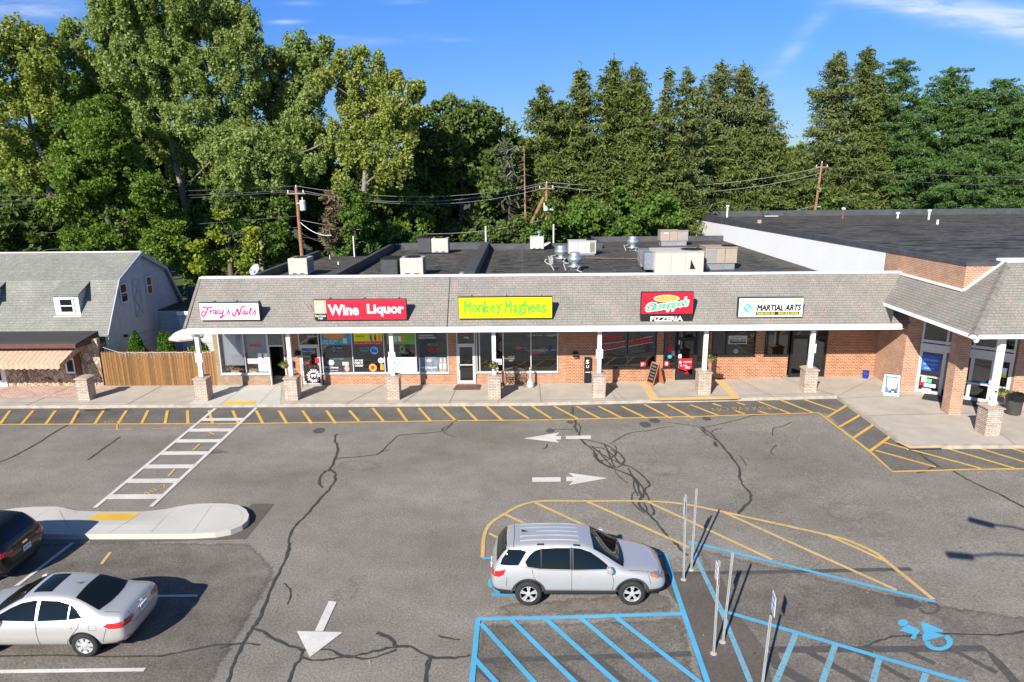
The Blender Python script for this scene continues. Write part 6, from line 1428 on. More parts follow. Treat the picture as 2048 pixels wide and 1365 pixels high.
def leafmesh(name, mat, cents, size, rng, parent=None, aspect=1.0, droop=0.0, up=0.35):
    """one quad per leaf spray; cents is an (n,3) array of world positions"""
    n = len(cents); d = rng.normal(size=(n, 3)); d[:, 2] *= (1-droop); d /= np.linalg.norm(d, axis=1)[:, None]
    if droop: d = d*(1-droop)+np.array([0, 0, -1])*droop; d /= np.linalg.norm(d, axis=1)[:, None]
    e = rng.normal(size=(n, 3)); e = np.cross(d, e); e /= np.linalg.norm(e, axis=1)[:, None]
    s = size*rng.uniform(.6, 1.4, n)
    a = d*(s*aspect)[:, None]*.5; b = e*s[:, None]*.5/max(aspect, 1)**.5
    if droop: q = [cents-b*.6, cents+b*.6, cents+a*2+b, cents+a*2-b]
    else: q = [cents-a, cents-b*.9+a*.1, cents+a, cents+b*.9+a*.1]
    off = np.array(ORG.get(parent.name, (0, 0, 0))) if parent is not None else 0
    v = np.stack(q, 1).reshape(-1, 3)-off
    me = bpy.data.meshes.new(name); me.vertices.add(4*n); me.vertices.foreach_set('co', v.ravel().astype(np.float32))
    me.loops.add(4*n); me.loops.foreach_set('vertex_index', np.arange(4*n, dtype=np.int32))
    me.polygons.add(n); me.polygons.foreach_set('loop_start', np.arange(0, 4*n, 4, dtype=np.int32)); me.polygons.foreach_set('loop_total', np.full(n, 4, dtype=np.int32))
    me.update(calc_edges=True); me.materials.append(mat); return link(name, me, parent)
def shellpts(c, r, n, rng, inner=.72):
    d = rng.normal(size=(n, 3)); d /= np.linalg.norm(d, axis=1)[:, None]
    q = rng.uniform(inner**3, 1, n)**(1/3); return np.array(c)+d*q[:, None]*np.array(r)
def arbor(u, v_base, vtop, Y, r, lab):
    b = onz(u, v_base, .1); b = ony(u, v_base, Y); x = b.x; zt2 = ony(u, vtop, Y).z; rng = np.random.default_rng(int(u))
    t = thing('arborvitae', lab, 'shrub', (x, Y, 0), 'arborvitae shrubs behind the fence'); n = 5200
    h = rng.uniform(0, 1, n)**.8; rr = r*np.minimum(1, (1-h)*1.75)**.75*(.75+.25*rng.uniform(0, 1, n))*(1+.12*np.sin(h*25)); a = rng.uniform(0, 6.283, n)
    P = np.stack([x+rr*np.cos(a), Y+rr*np.sin(a), .1+h*(zt2-.1)], 1); leafmesh('foliage', L_arb, P, .085, rng, t, 1.8)
    MB().tube([(x, Y, 0), (x, Y, zt2*.8)], [.05, .01], 6).build('trunk', BARK, t)
arbor(276, 715, 662, 36.2, .62, 'arborvitae behind the fence, the lone one nearest the blue wall'); arbor(329, 715, 662, 36.4, .44, 'narrow arborvitae, left one of the touching pair behind the fence')
arbor(341, 715, 666, 36.1, .46, 'arborvitae, right one of the touching pair behind the fence'); arbor(401, 712, 677, 36.0, .50, 'low broad arborvitae behind the fence beside the salon wall')
rng = np.random.default_rng(3); t = thing('leafy_shrub', 'small loose green shrub low between the pair and the broad arborvitae', 'shrub', (-17.6, 36.1, 0)); P = shellpts((-17.75, 36.1, 1.75), (.55, .4, .5), 900, rng, .3); leafmesh('foliage', L_vine, P, .10, rng, t); MB().tube([(-17.75, 36.1, 0), (-17.75, 36.1, 1.8)], .03, 5).build('stem', BARK, t)
uc = ony(372, 664, 36.4)
t = thing('parasol', 'open cream parasol showing past the left corner of the shop roof', 'parasol', (uc.x, 36.4, 0)); m = MB(); m.lathe((uc.x, 36.4, uc.z), [(.92, -.34), (.95, -.24), (.55, .0), (.05, .20), (0, .20)], 8); m.build('canopy', plain('parasol_cream', (.50, .46, .40), .8), t); MB().tube([(uc.x, 36.4, 0), (uc.x, 36.4, uc.z+.35)], .022, 8).build('pole', STEEL, t)
t = thing('folded_parasol', 'slim folded white parasol standing left of the lone arborvitae', 'parasol', (-21.5, 36.2, 0)); p_ = ony(262, 678, 36.2); m = MB(); m.lathe((p_.x, 36.2, p_.z), [(0, .15), (.05, .05), (.12, -.4), (.06, -1.0), (.03, -1.02)], 8); m.build('canopy', S_wht, t); MB().tube([(p_.x, 36.2, 0), (p_.x, 36.2, p_.z)], .02, 6).build('pole', STEEL, t)
p0 = onx(253, 672, GX+.1); t = thing('flood_lamp', 'small black lamp with hanging cable on the blue side wall', 'lamp', (GX, p0.y, p0.z)); m = MB(); m.box(GX+.01, GX+.16, p0.y-.08, p0.y+.08, p0.z-.07, p0.z+.07); m.build('housing', BLACK, t, bevel=.01); m = MB(); m.tube([(GX+.1, p0.y, p0.z), (-20.5, 38.6, 2.55), (-19.2, 38.0, 2.45), (-17.4, 36.6, 2.75)], .008, 4); m.build('cable', BLACK, t)

# ------------------------------------------------------------------ roof units
def cube_unit(u, v, w, d, h, lab, mat, name='condenser', rz=0, fan=True):
    c = onroof(u, v); x, y = c.x, c.y; z = roofz(y); t = thing(name, lab, 'air conditioner', (x, y, z), 'air conditioners on the flat roofs', rz)
    m = MB(); m.box(-w/2, w/2, 0, d, .10, h); m.build('casing', mat, t, bevel=.015, local=True)
    m = MB(); m.box(-w/2+.05, w/2-.05, .05, d-.05, h, h+.012); m.build('top_panel', mat, t, local=True)
    if fan: m = MB(); m.lathe((0, d/2, h+.012), [(w*.38, 0), (w*.38, .02), (w*.34, .02), (w*.33, .005), (.06, .004), (.05, .04), (0, .04)], 20); m.build('fan_grille', BLACK if mat is not DUCT else BLACK, t, local=True)
    m = MB()
    for i in range(7): z_ = .25+i*(h-.35)/7; m.box(w/2, w/2+.012, .08, d-.08, z_, z_+.03)
    for q in (-.3, .1): m.box(q*w, q*w+.22*w, -.006, 0, .14, .20)
    m.build('vents', GRILL, t, local=True)
    m = MB(); m.box(-w/2+.05, -w/2+.15, .03, d-.03, 0, .10); m.box(w/2-.15, w/2-.05, .03, d-.03, 0, .10); m.build('skid', BLACK, t, local=True)
    return t, x, y, z
def pipes(t, pts, r=.03, mat=None, name='conduit'):
    m = MB(); m.tube(pts, r, 7); m.build(name, mat or GALV, t)
t, x, y, z = cube_unit(597, 553, 1.22, 1.45, 1.12, 'beige cube air conditioner at the left end of the roof', ACB)
m = MB(); m.tube([(x+.75, y+.5, z+.85), (x+1.0, y+.4, z+.65), (x+1.35, y+.1, z+.15)], .045, 6); m.tube([(x+.7, y+.6, z+.8), (x+.95, y+.6, z+.8), (x+.95, y+.6, z+1.05)], .05, 6); m.build('conduit', GALV, t, local=False) if False else None
t2, x, y, z = cube_unit(824, 553, 1.45, 1.3, 1.13, 'beige cube air conditioner nearest the white roof cap, right of its dark duct', ACB)
def ductbox(u, v, w, d, h, lab):
    c = onroof(u, v); t = thing('duct_box', lab, 'duct', (c.x, c.y, roofz(c.y)), 'dark duct boxes beside the air conditioners'); m = MB(); z = roofz(c.y); m.prism([(c.x-w/2, z+.08), (c.x+w/2, z+.08), (c.x+w/2, z+h), (c.x-w/2, z+h)], c.y, c.y+d); m.build('body', DUCT, t, bevel=.02)
    m = MB(); m.box(c.x-w/2-.02, c.x+w/2+.02, c.y-.02, c.y+d+.02, z+h-.04, z+h+.01); m.box(c.x-w/2-.02, c.x+w/2+.02, c.y-.02, c.y, z+.05, z+.12); m.build('flange', BLACK, t)
ductbox(779, 553, 1.05, 1.6, 1.10, 'dark duct box left of the nearest beige air conditioner'); ductbox(849, 508, 1.10, 1.3, 1.30, 'dark duct box left of the farther beige air conditioner')
cube_unit(880, 508, 1.35, 1.25, 1.22, 'beige cube air conditioner farther back on the middle roof, right of its dark duct', ACB)
def longunit(u0, v, u1, d, h, base, lab, mat, side, hood=False, grille=None, feet=.0):
    a = onroof(u0, v); b = onroof(u1, v); y = (a.y+b.y)/2; z = roofz(y); x0, x1 = a.x, b.x
    t = thing('rooftop_unit', lab, 'air handler', ((x0+x1)/2, y, z), 'large rooftop air handlers')
    m = MB(); m.box(x0+.1, x1-.1, y+.08, y+d-.08, z, z+base); m.build('kerb', GALV, t)
    m = MB(); m.box(x0, x1, y, y+d, z+base, z+base+h); m.build('casing', mat, t, bevel=.015)
    L_ = x1-x0; m = MB()
    for q in (.33, .62): m.box(x0+L_*q-.012, x0+L_*q+.012, y-.006, y+.0, z+base+.04, z+base+h-.04)
    m.box(x0+.03, x1-.03, y-.006, y, z+base+h-.06, z+base+h-.045); m.build('panel_joints', ACT if mat is not ACT else BLACK, t)
    m = MB(); m.box(x0-.02, x1+.02, y-.02, y+d+.02, z+base+h, z+base+h+.03); m.build('lid', mat, t)
    m = MB(); m.lathe((x1-L_*.17, y+d*.5, z+base+h+.03), [(min(d, L_)*.30, 0), (min(d, L_)*.30, .04), (.1, .03), (0, .05)], 18); m.build('fan', BLACK, t)
    if side: m = MB(); m.box(x0+L_*side[0], x0+L_*side[1], y-.012, y+.0, z+base+h*.1, z+base+h*.9); m.build('coil_grille', GRILL if grille is None else grille, t)
    m = MB(); m.box(x0+L_*.12, x0+L_*.26, y-.01, y, z+base+h*.72, z+base+h*.82); m.build('badge', S_wht, t)
    if hood:
        m = MB()
        for i_, (sx, y_a) in enumerate(((0, .3), (.85, 1.7))):
            xh = x0-.02-sx*.0; m.prism([(y+y_a, z+base+h*.95), (y+y_a+1.25, z+base+h*.95), (y+y_a+1.25, z+base+h*.35), (y+y_a, z+base+h*.12)], x0-.62, x0, 'x')
        m.build('intake_hood', GALV, t)
    return t, x0, x1, y, z
tb, xa_, xb_, ya_, za_ = longunit(1309, 550, 1407, 2.3, 1.28, .14, 'large cream rooftop unit right behind the white roof cap', ACB, None, True)
m = MB(); m.add([(xb_-.85, ya_-.012, za_+.35), (xb_-.50, ya_-.012, za_+.35), (xb_-.80, ya_-.012, za_+.95)], [[0, 1, 2]]); m.build('dark_opening', BLACK, tb)
longunit(1409, 540, 1473, 1.6, 1.02, .42, 'brown rooftop unit with grey coil panel beside the cream one', ACT, (.04, .33), grille=plain('coil_grey', (.25, .26, .26), .6))
longunit(1320, 492, 1376, 1.3, .88, .42, 'far brown rooftop unit with white labels near the white wall', ACT, (.76, .98), grille=plain('coil_grey2', (.28, .29, .29), .6))
longunit(1137, 511, 1192, 1.2, .98, .12, 'pale grey rooftop unit behind the two round exhaust fans', ACG, (.78, .95), grille=plain('coil_olive', (.20, .19, .14), .6))
tt, x, y, z = cube_unit(1074, 501, 1.15, 1.2, 1.12, 'small grey rooftop heater with a round flue on top', ACG, 'rooftop_heater', fan=False)
m = MB(); m.lathe((.18, .5, 1.12), [(.07, 0), (.07, .25), (.16, .27), (.17, .42), (.10, .48), (0, .48)], 12); m.build('flue', GALV, tt, local=True); m = MB(); m.prism([(.58, .55), (1.15, .62), (.62, .28)], .05, .95); m.build('hood', ACG, tt, local=True)
PIPEG = plain('pipe_grey', (.42, .42, .40), .5)
def exhaust(u, v, lab, s=1.0, hz=.25):
    c = onroof(u, v); z = roofz(c.y); t = thing('exhaust_fan', lab, 'exhaust fan', (c.x, c.y, z), 'round metal exhaust fans')
    m = MB(); m.box(c.x-.34*s, c.x+.34*s, c.y-.34*s, c.y+.34*s, z, z+hz); m.build('kerb', PARA, t)
    m = MB(); m.lathe((c.x, c.y, z+hz), [(.48*s, 0), (.46*s, .06), (.22*s, .10), (.22*s, .22), (.44*s, .36), (.48*s, .50), (.47*s, .62), (.36*s, .66), (.34*s, .90), (.30*s, .94), (0, .96)], 20); m.build('hood', GALV, t, smooth=True)
    m = MB(); m.tube([(c.x-.4*s, c.y-.1, z+hz+.25), (c.x-.75*s, c.y-.2, z+.45), (c.x-.6*s, c.y-.5, z+.05)], .03, 6); m.tube([(c.x+.3*s, c.y-.3, z+hz+.05), (c.x+.1, c.y-.75, z+.1), (c.x+.4, c.y-1.1, z+.02)], .03, 6); m.build('conduit', PIPEG, t)
exhaust(1122, 524, 'round metal exhaust fan, rear left one of the close pair'); exhaust(1149, 541, 'round metal exhaust fan, front right one of the close pair'); exhaust(1265, 502, 'round metal exhaust fan behind the cream unit\'s intake hoods')
c = onroof(1108, 541); z = roofz(c.y); t = thing('gas_pipe_riser', 'pale bent pipes rising from the roof left of the exhaust fans', 'pipe', (c.x, c.y, z)); m = MB(); m.tube([(c.x, c.y, z), (c.x-.2, c.y, z+.35), (c.x-.45, c.y, z+.45), (c.x-.62, c.y, z+.6), (c.x-.5, c.y, z+.75)], .04, 7)
for i in range(4): m.tube([(c.x-.28+i*.06, c.y, z+.4), (c.x-.36+i*.09, c.y, z+.95-.05*(i % 2))], .028, 6)
m.build('pipes', PIPEG, t)
def stack(u, vb, vt, lab, roof=True, r=.05, cap=True, mat=None, zr=None, name='vent_pipe'):
    if zr is None: c = onroof(u, vb)
    else: c = onz(u, vb, zr)
    tp = ony(u, vt, c.y); t = thing(name, lab, 'vent pipe', c, 'vent pipes on the roofs'); m = MB(); m.tube([c, (c.x, c.y, tp.z)], r, 8); m.build('pipe', mat or S_wht, t)
    if cap: m = MB(); m.lathe((c.x, c.y, tp.z), [(r*1.1, -.12), (r*2.1, -.1), (r*2.1, .04), (0, .08)], 10); m.build('cap', S_wht, t)
stack(972, 495, 453, 'tall white mast pipe at the back of the wide roof', r=.07, cap=False); stack(1107, 486, 449, 'tall white mast pipe behind the grey heater', r=.07, cap=False)
stack(709, 514, 473, 'thin grey mast with a cross bar behind the left roof', r=.05, cap=False)
stack(660, 519, 510, 'thin short vent at the rear of the left roof', r=.03, cap=False); stack(677, 530, 524, 'stubby grey vent on the left roof', r=.05, cap=False); stack(1186, 480, 468, 'small shiny cowl vent on the rear parapet', r=.07)
stack(963, 519, 514, 'short white stub on the wide roof beside the parapet', r=.04, cap=False, mat=S_wht)
zt = topz(55)-.1
for u, vb, vt, lab, mt_ in ((1454, 435, 412, 'white capped vent pipe nearest the rear left corner of the big roof', S_wht), (1685, 439, 417, 'rusty brown vent pipe on the big roof', RUST), (1795, 437, 426, 'short white mushroom vent on the big roof', S_wht), (1857, 440, 421, 'taller white capped vent pipe right of the mushroom vent', S_wht), (1874, 454, 440, 'white stub pipe in front of the others on the big roof', S_wht)):
    stack(u, vb, vt, lab, r=.09, mat=mt_, zr=bigroof(70), cap=(vt != 440))
c = onz(1540, 434, bigroof(72)); t = thing('roof_hatch_strut', 'low pale board with a leaning strut on the big roof', 'roof hatch', c); m = MB(); m.box(c.x-.6, c.x+.9, c.y, c.y+.5, c.z, c.z+.12); m.build('board', S_gry, t); m = MB(); m.tube([(c.x-.6, c.y, c.z+.05), (c.x-1.5, c.y, c.z+1.2)], .04, 5); m.build('strut', BLACK, t)
c = onz(1519, 447, topz(60)-.05); MB().box(c.x-.15, c.x+.15, c.y, c.y+.2, c.z, c.z+.28).build('roof_edge_box', ACT, store)
c = ony(511, 541, 38.0); t = thing('satellite_dish', 'grey satellite dish behind the left end of the shop roof', 'satellite dish', (c.x, 38, 4.8)); m = MB(); o_ = Vector((c.x, 38, c.z)); ax_ = Vector((-.35, -.7, .5)).normalized(); rot = ax_.to_track_quat('Z', 'Y'); 
tmp = MB(); tmp.lathe((0, 0, 0), [(0, .0), (.15, .015), (.28, .06), (.34, .10), (.345, .09), (.28, .045), (0, -.02)], 18); m.add([o_+rot @ Vector(p) for p in tmp.v], tmp.f); m.build('dish', plain('dish_grey', (.35, .37, .40), .5), t, smooth=True); m = MB(); m.tube([(c.x, 38, 4.8), (c.x, 38.05, c.z-.1)], .03, 6); m.tube([o_, o_+ax_*.4+Vector((0, 0, -.15))], .015, 5); m.tube([(c.x, 38, 4.82), (c.x+.5, 38.4, 4.82)], .02, 4); m.build('mount', STEEL, t); m = MB(); q = o_+ax_*.42+Vector((0, 0, -.15)); m.box(q.x-.04, q.x+.04, q.y-.06, q.y+.06, q.z-.04, q.z+.04); m.build('receiver', S_gry, t)
m = MB(); p_ = onroof(935, 549); m.box(p_.x-.5, p_.x+.2, p_.y-.1, p_.y+.5, roofz(p_.y), roofz(p_.y)+.12); t = thing('roof_skylight', 'low pale metal box on the roof beside the dividing parapet', 'roof box', (p_.x, p_.y, 4.8)); m.build('box', GALV, t)
p_ = onroof(1330, 519); gp = thing('gas_line', 'long rusty gas pipe lying across the wide roof', 'pipe', onroof(1170, 520)); m = MB(); m.tube([onroof(1170, 519)+V(0, 0, .1), onroof(1300, 521)+V(0, 0, .1)], .04, 6); m.build('pipe', RUST, gp)

# ------------------------------------------------------------------ utility poles and wires
def upole(u, vt, Y, lab, crossz=None, tr=None, lean=0):
    tp = ony(u, vt, Y); t = thing('utility_pole', lab, 'utility pole', (tp.x, Y, 0), 'utility poles behind the shops'); x = tp.x
    m = MB(); m.tube([(x-lean, Y, 0), (x, Y, tp.z)], [.19, .12], 10); m.build('pole', WOODP, t)
    m = MB(); m.box(x-.75, x+.75, Y-.16, Y-.06, tp.z-.55, tp.z-.43); m.build('crossarm', BARKP, t)
    m = MB()
    for d in (-.65, .6): m.lathe((x+d, Y-.11, tp.z-.43), [(.04, 0), (.06, .06), (.04, .12), (.05, .2), (0, .22)], 8)
    m.lathe((x, Y, tp.z), [(.04, 0), (.06, .08), (0, .2)], 8); m.build('insulators', S_wht, t)
    if tr:
        for k_, (dx, dz) in enumerate(tr): m = MB(); m.lathe((x+dx, Y-.15, tp.z+dz), [(.20, -.42), (.25, -.36), (.25, .36), (.20, .42), (0, .44)], 14); m.build('transformer', plain('transformer_grey', (.52, .55, .54), .5) if 'transformer_grey' not in MATS else MATS['transformer_grey'], t); m = MB(); m.lathe((x+dx, Y-.15, tp.z+dz+.43), [(.04, 0), (.05, .1), (.02, .25), (0, .26)], 8); m.box(x, x+dx, Y-.2, Y-.14, tp.z+dz+.15, tp.z+dz+.2); m.build('bushing', S_wht, t)
    return t, Vector((x, Y, tp.z))
t1, p1 = upole(592, 375, 56.5, 'reddish wooden utility pole with one grey transformer behind the left roof', tr=[(.48, -1.45)], lean=-.05)
t2_, p2 = upole(1093, 367, 67.5, 'weathered utility pole with transformers standing in the vines', tr=[(-.05, -2.2), (.5, -2.2)])
t3, p3 = upole(1644, 326, 84.5, 'brown utility pole beyond the big black roof', lean=.55)
m = MB(); a = ony(1041, 490, 67.2); m.tube([a, ony(1088, 395, 67.4)], .16, 8); tv = thing('leaning_brace_pole', 'tan pole leaning up to the vine-covered utility pole', 'pole', (a.x, 67.2, a.z)); m.build('pole', plain('brace_tan', (.26, .155, .065), .9, var=.3), tv)
m = MB(); m.box(p3.x-.2-.5, p3.x+.35, 84.4, 84.45, p3.z-5.2, p3.z-5.1); m.box(p3.x-.05, p3.x+.05, 84.3, 84.38, p3.z-3.4, p3.z-2.9); m.build('bracket', S_gry, t3)
WIREM = plain('wire', (.10, .10, .10), .6); WIREL = plain('wire_pale', (.42, .42, .40), .6)
def wire(a, b, sag, lab, r=.016, mat=None):
    a, b = Vector(a), Vector(b); P = [a.lerp(b, i/14)-Vector((0, 0, sag*4*(i/14)*(1-i/14))) for i in range(15)]
    o = MB().tube(P, r, 5).build('power_line', mat or WIREM); tag(o, lab, 'power line', 'overhead wires')
PL = (-62, 52, 9.6)
wire(PL, p1+V(-.65, 0, -.25), .4, 'dark wire running left from the left end of the reddish pole crossarm'); wire((-62, 52.5, 10.0), p1+V(0, 0, .1), .4, 'topmost wire running left from the top of the reddish pole'); wire((-62, 52, 9.3), p1+V(.6, 0, -.3), .5, 'lower wire running left from the right end of the reddish pole crossarm')
wire((-62, 52, 5.2), p1+V(0, 0, -3.2), .7, 'sagging low wire running left from the middle of the reddish pole', .02); wire((-62, 52, 6.6), p1+V(0, 0, -2.3), .5, 'thin wire running left from below the transformer')
wire(p1+V(-.65, 0, -.25), p2+V(-.65, 0, -.2), 1.2, 'wire from the reddish pole crossarm to the vine-covered pole', mat=WIREL); wire(p1+V(0, 0, .1), p2+V(0, 0, .1), 1.1, 'topmost wire between the reddish pole and the vine-covered pole', mat=WIREL); wire(p1+V(.6, 0, -.3), p2+V(.6, 0, -.2), 1.4, 'third wire between the reddish pole and the vine-covered pole', mat=WIREL)
wire(p1+V(0, 0, -2.6), p2+V(0, 0, -3.4), 1.3, 'long low wire from the reddish pole across the dark trees', .022, WIREL); wire(p1+V(0, 0, -4.0), p2+V(0, 0, -4.4), 1.0, 'lowest wire from the reddish pole across the dark trees', .02)
wire(p2+V(0, 0, .1), p3+V(0, 0, -.5), 1.2, 'topmost wire from the vine-covered pole to the far right pole', .025, WIREL); wire(p2+V(.6, 0, -.3), p3+V(0, 0, -1.2), 1.4, 'second wire from the vine-covered pole to the far right pole', .025, WIREL)
wire(p2+V(0, 0, -3.6), p3+V(0, 0, -4.9), 1.5, 'low pale wire from the vine-covered pole to the far right pole', .028, WIREL)
wire(p3+V(0, 0, -.5), (75, 80, 10.3), .8, 'topmost wire running right from the far right pole', .025); wire(p3+V(0, 0, -1.3), (75, 80, 9.4), .9, 'second wire running right from the far right pole', .025)
a = p1+V(.1, 0, -2.8); wire(a, ony(663, 471, 54.5), .35, 'pale service wire dropping right from the reddish pole', .025, S_wht); wire(p1+V(0, 0, -3.6), ony(658, 486, 54.7), .2, 'thin dark service wire dropping from the reddish pole to the roof')

# ------------------------------------------------------------------ sign posts in the lot
def lotpost(ub, vb, ut, vt, lab, sign=None, slab=''):
    b = ong(ub, vb); tp = ony(ut, vt, b.y); t = thing('sign_post', lab, 'sign post', b, 'galvanised sign posts in the lot')
    m = MB(); d = (tp-b)
    def sec(p): return [p+Vector(q) for q in ((-.028, -.02, 0), (-.012, -.02, 0), (-.008, .018, 0), (.008, .018, 0), (.012, -.02, 0), (.028, -.02, 0), (.028, -.014, 0), (.016, .024, 0), (-.016, .024, 0), (-.028, -.014, 0))]
    A, B = sec(b+V(0, 0, -.1)), sec(tp); n = len(A); m.add(A+B, [list(range(n))[::-1], list(range(n, 2*n))]+[[i, (i+1) % n, (i+1) % n+n, i+n] for i in range(n)]); m.build('channel', STEEL, t)
    m = MB(); m.lathe(b, [(.09, 0), (.08, .015), (0, .02)], 9); m.build('footing', CONC, t)
    if sign:
        z, w, h, txt, mt_, side = sign; p = b.lerp(tp, (z-b.z)/(tp.z-b.z)); s = plate(p.x+side*.035, p.y, p.z, side, slab, w, h, txt, mt_); s.rotation_euler.z = rad(-4 if mt_ is S_redb else -8); return s
lotpost(1367, 1160, 1371, 990, 'sign post with a narrow sign, rear left of the lot posts', (2.28, .30, .46, ('RESERVED', 'PARKING', '&', 'ONLY'), S_blu, -1), 'edge-on reserved parking sign on the rear left post')
lotpost(1382, 1140, 1393, 978, 'leaning bare sign post, rearmost of the lot posts')
lotpost(1427, 1308, 1438, 1122, 'sign post carrying the white sign with red lettering', (2.24, .30, .46, ('NO', 'PARKING', 'ANY', 'TIME'), S_redb, -1), 'white sign with red lettering on the front left lot post')
lotpost(1445, 1285, 1465, 1106, 'leaning bare sign post right behind the red-lettered sign')
lotpost(1522, 1385, 1541, 1232, 'nearest lot sign post, cut by the bottom edge of the picture', (2.3, .30, .46, ('RESERVED', 'PARKING', 'ONLY'), S_blu, 1), 'sign seen from behind on the nearest lot post')
# a street lamp standing right of the view: its two heads throw the shadows at the right edge
kk = V(-sdir.x, -sdir.y, 0)/sdir.z; Lz = 7.6
h1 = ong(1970, 1036)-kk*Lz; h2 = ong(1928, 1100)-kk*Lz; h1.z = h2.z = Lz; top = ong(2330, 1130)-kk*Lz; top.z = 6.4
t = thing('street_lamp', 'double-armed street lamp standing right of the view, known by its shadow', 'street lamp', (top.x, top.y, gz(top.x))); MB().tube([(top.x, top.y, gz(top.x)), tuple(top)], [.10, .07], 10).build('pole', BRONZE, t)
for i_, h_ in enumerate((h1, h2)):
    mid = top.lerp(h_, .45)+V(0, 0, .9); a_m = MB().tube([tuple(top), tuple(top.lerp(mid, .5)+V(0, 0, .25)), tuple(mid), tuple(h_.lerp(mid, .3)+V(0, 0, .12)), tuple(h_)], .04, 7).build('arm', BRONZE, t)
    m = MB(); dv = (h_-top); dv.z = 0; dv.normalize(); a_, b_ = h_-dv*.2, h_+dv*.5; m.bar(a_, b_, .26, .14); m.build('lamp_head', BRONZE, t, bevel=.03)

# ------------------------------------------------------------------ cars
def loft_body(sts):
    vs, fs = [], []; n = 8; ring = 2*n-2
    for (x, zb, ws, wm, zm, wb, zl, wr, zr, zt) in sts:
        half = [(0, zb), (ws*.82, zb), (ws, zb+.09), (wm, zm), (wb, zl), (wr, zr), (wr*.78, zt-.004), (0, zt+.012)]
        for y, z in half: vs.append((x, y, z))
        for y, z in half[1:-1][::-1]: vs.append((x, -y, z))
    for i in range(len(sts)-1):
        for k in range(ring): fs.append([i*ring+k, i*ring+(k+1) % ring, (i+1)*ring+(k+1) % ring, (i+1)*ring+k])
    fs.append(list(range(ring))[::-1]); fs.append([(len(sts)-1)*ring+k for k in range(ring)])
    return vs, fs
def make_body(sts, wheels, R_):
    vs, fs = loft_body(sts); me = bpy.data.meshes.new('body_raw'); me.from_pydata(vs, [], fs)
    bm = bmesh.new(); bm.from_mesh(me); bmesh.ops.recalc_face_normals(bm, faces=bm.faces)
    caps = [f for f in bm.faces if len(f.verts) > 4]
    r = bmesh.ops.inset_individual(bm, faces=caps, thickness=.08)
    bm.to_mesh(me); bm.free()
    def evaluated(o): dg = bpy.context.evaluated_depsgraph_get(); dg.update(); return bpy.data.meshes.new_from_object(o.evaluated_get(dg))
    o = bpy.data.objects.new('body_raw', me); C.objects.link(o); md = o.modifiers.new('s', 'SUBSURF'); md.levels = 3; md.render_levels = 3
    full = evaluated(o); o.modifiers.clear(); o.data = full
    tree = BVHTree.FromPolygons([v.co.copy() for v in full.vertices], [list(p.vertices) for p in full.polygons])
    def box(m): c = [v.co for v in m.vertices]; return [f(q[k] for q in c) for k in range(3) for f in (min, max)]
    ref = box(full); out = full
    for wx in wheels:                                     # each wheel opening is cut and checked by itself
        for sy in (-1, 1):
            for k in range(8):
                g = .0017*k; m = MB(); m.lathe((wx+g, sy*(.62+g), R_), [(R_+.065+g, 0), (R_+.065+g, sy*.6)], 40+2*k, 'y'); c = m.build('cut', RUB)
                b = o.modifiers.new('b', 'BOOLEAN'); b.operation = 'DIFFERENCE'; b.object = c; b.solver = 'EXACT' if k < 6 else 'FAST'
                cand = evaluated(o); o.modifiers.clear(); bpy.data.objects.remove(c)
                if len(cand.vertices) > 500 and all(abs(p-q) < .03 for p, q in zip(box(cand), ref)) and not any(abs(v.co.y) > .72 and (v.co.x-wx)**2+(v.co.z-R_)**2 < (R_*.8)**2 and v.co.y*sy > 0 for v in cand.vertices):
                    out = cand; o.data = cand; break
    bpy.data.objects.remove(o)
    out.materials.clear(); return out, tree
def panel(tree, poly, axis, side, parent, name, mat, off=.006, step=.06, thick=0, smooth=True):
    """a patch whose outline is given in 2-D, laid onto the body: axis 'y' outlines in (x,z), 'z' in (x,y), 'x' in (y,z)"""
    bm = bmesh.new()
    try: bm.faces.new([bm.verts.new((a, b, 0)) for a, b in poly])
    except ValueError: return None
    for ax, no in ((0, (1, 0, 0)), (1, (0, 1, 0))):
        lo = min(p[ax] for p in poly); hi = max(p[ax] for p in poly); k = int((hi-lo)/step)
        for i in range(k):
            co = [0, 0, 0]; co[ax] = lo+step*(i+.5); bmesh.ops.bisect_plane(bm, geom=bm.verts[:]+bm.edges[:]+bm.faces[:], plane_co=co, plane_no=no)
    bad = []
    for v in bm.verts:
        a, b = v.co.x, v.co.y
        if axis == 'y': o, d = Vector((a, side*3, b)), Vector((0, -side, 0))
        elif axis == 'z': o, d = Vector((a, b, 4)), Vector((0, 0, -1))
        else: o, d = Vector((side*4, a, b)), Vector((-side, 0, 0))
        h, nrm, _, _ = tree.ray_cast(o, d)
        if h is None: bad.append(v); continue
        if nrm.dot(d) > 0: nrm = -nrm
        v.co = h+nrm*off
    bmesh.ops.delete(bm, geom=bad, context='VERTS')
    bmesh.ops.recalc_face_normals(bm, faces=bm.faces)
    want = {'y': Vector((0, side, 0)), 'z': Vector((0, 0, 1)), 'x': Vector((side, 0, 0))}[axis]
    if bm.faces and sum((f.normal for f in bm.faces), Vector()).dot(want) < 0: bmesh.ops.reverse_faces(bm, faces=bm.faces[:])
    me = bpy.data.meshes.new(name); bm.to_mesh(me); bm.free(); me.materials.append(mat); me.polygons.foreach_set('use_smooth', [smooth]*len(me.polygons)); box_uv(me, Vector()); return link(name, me, parent)
def lineband(pts, w):
    L = stroke2d(pts, w); return [q[0] for q in L]+[L[-1][1]]+[L[-1][2]]+[q[3] for q in L[::-1]]
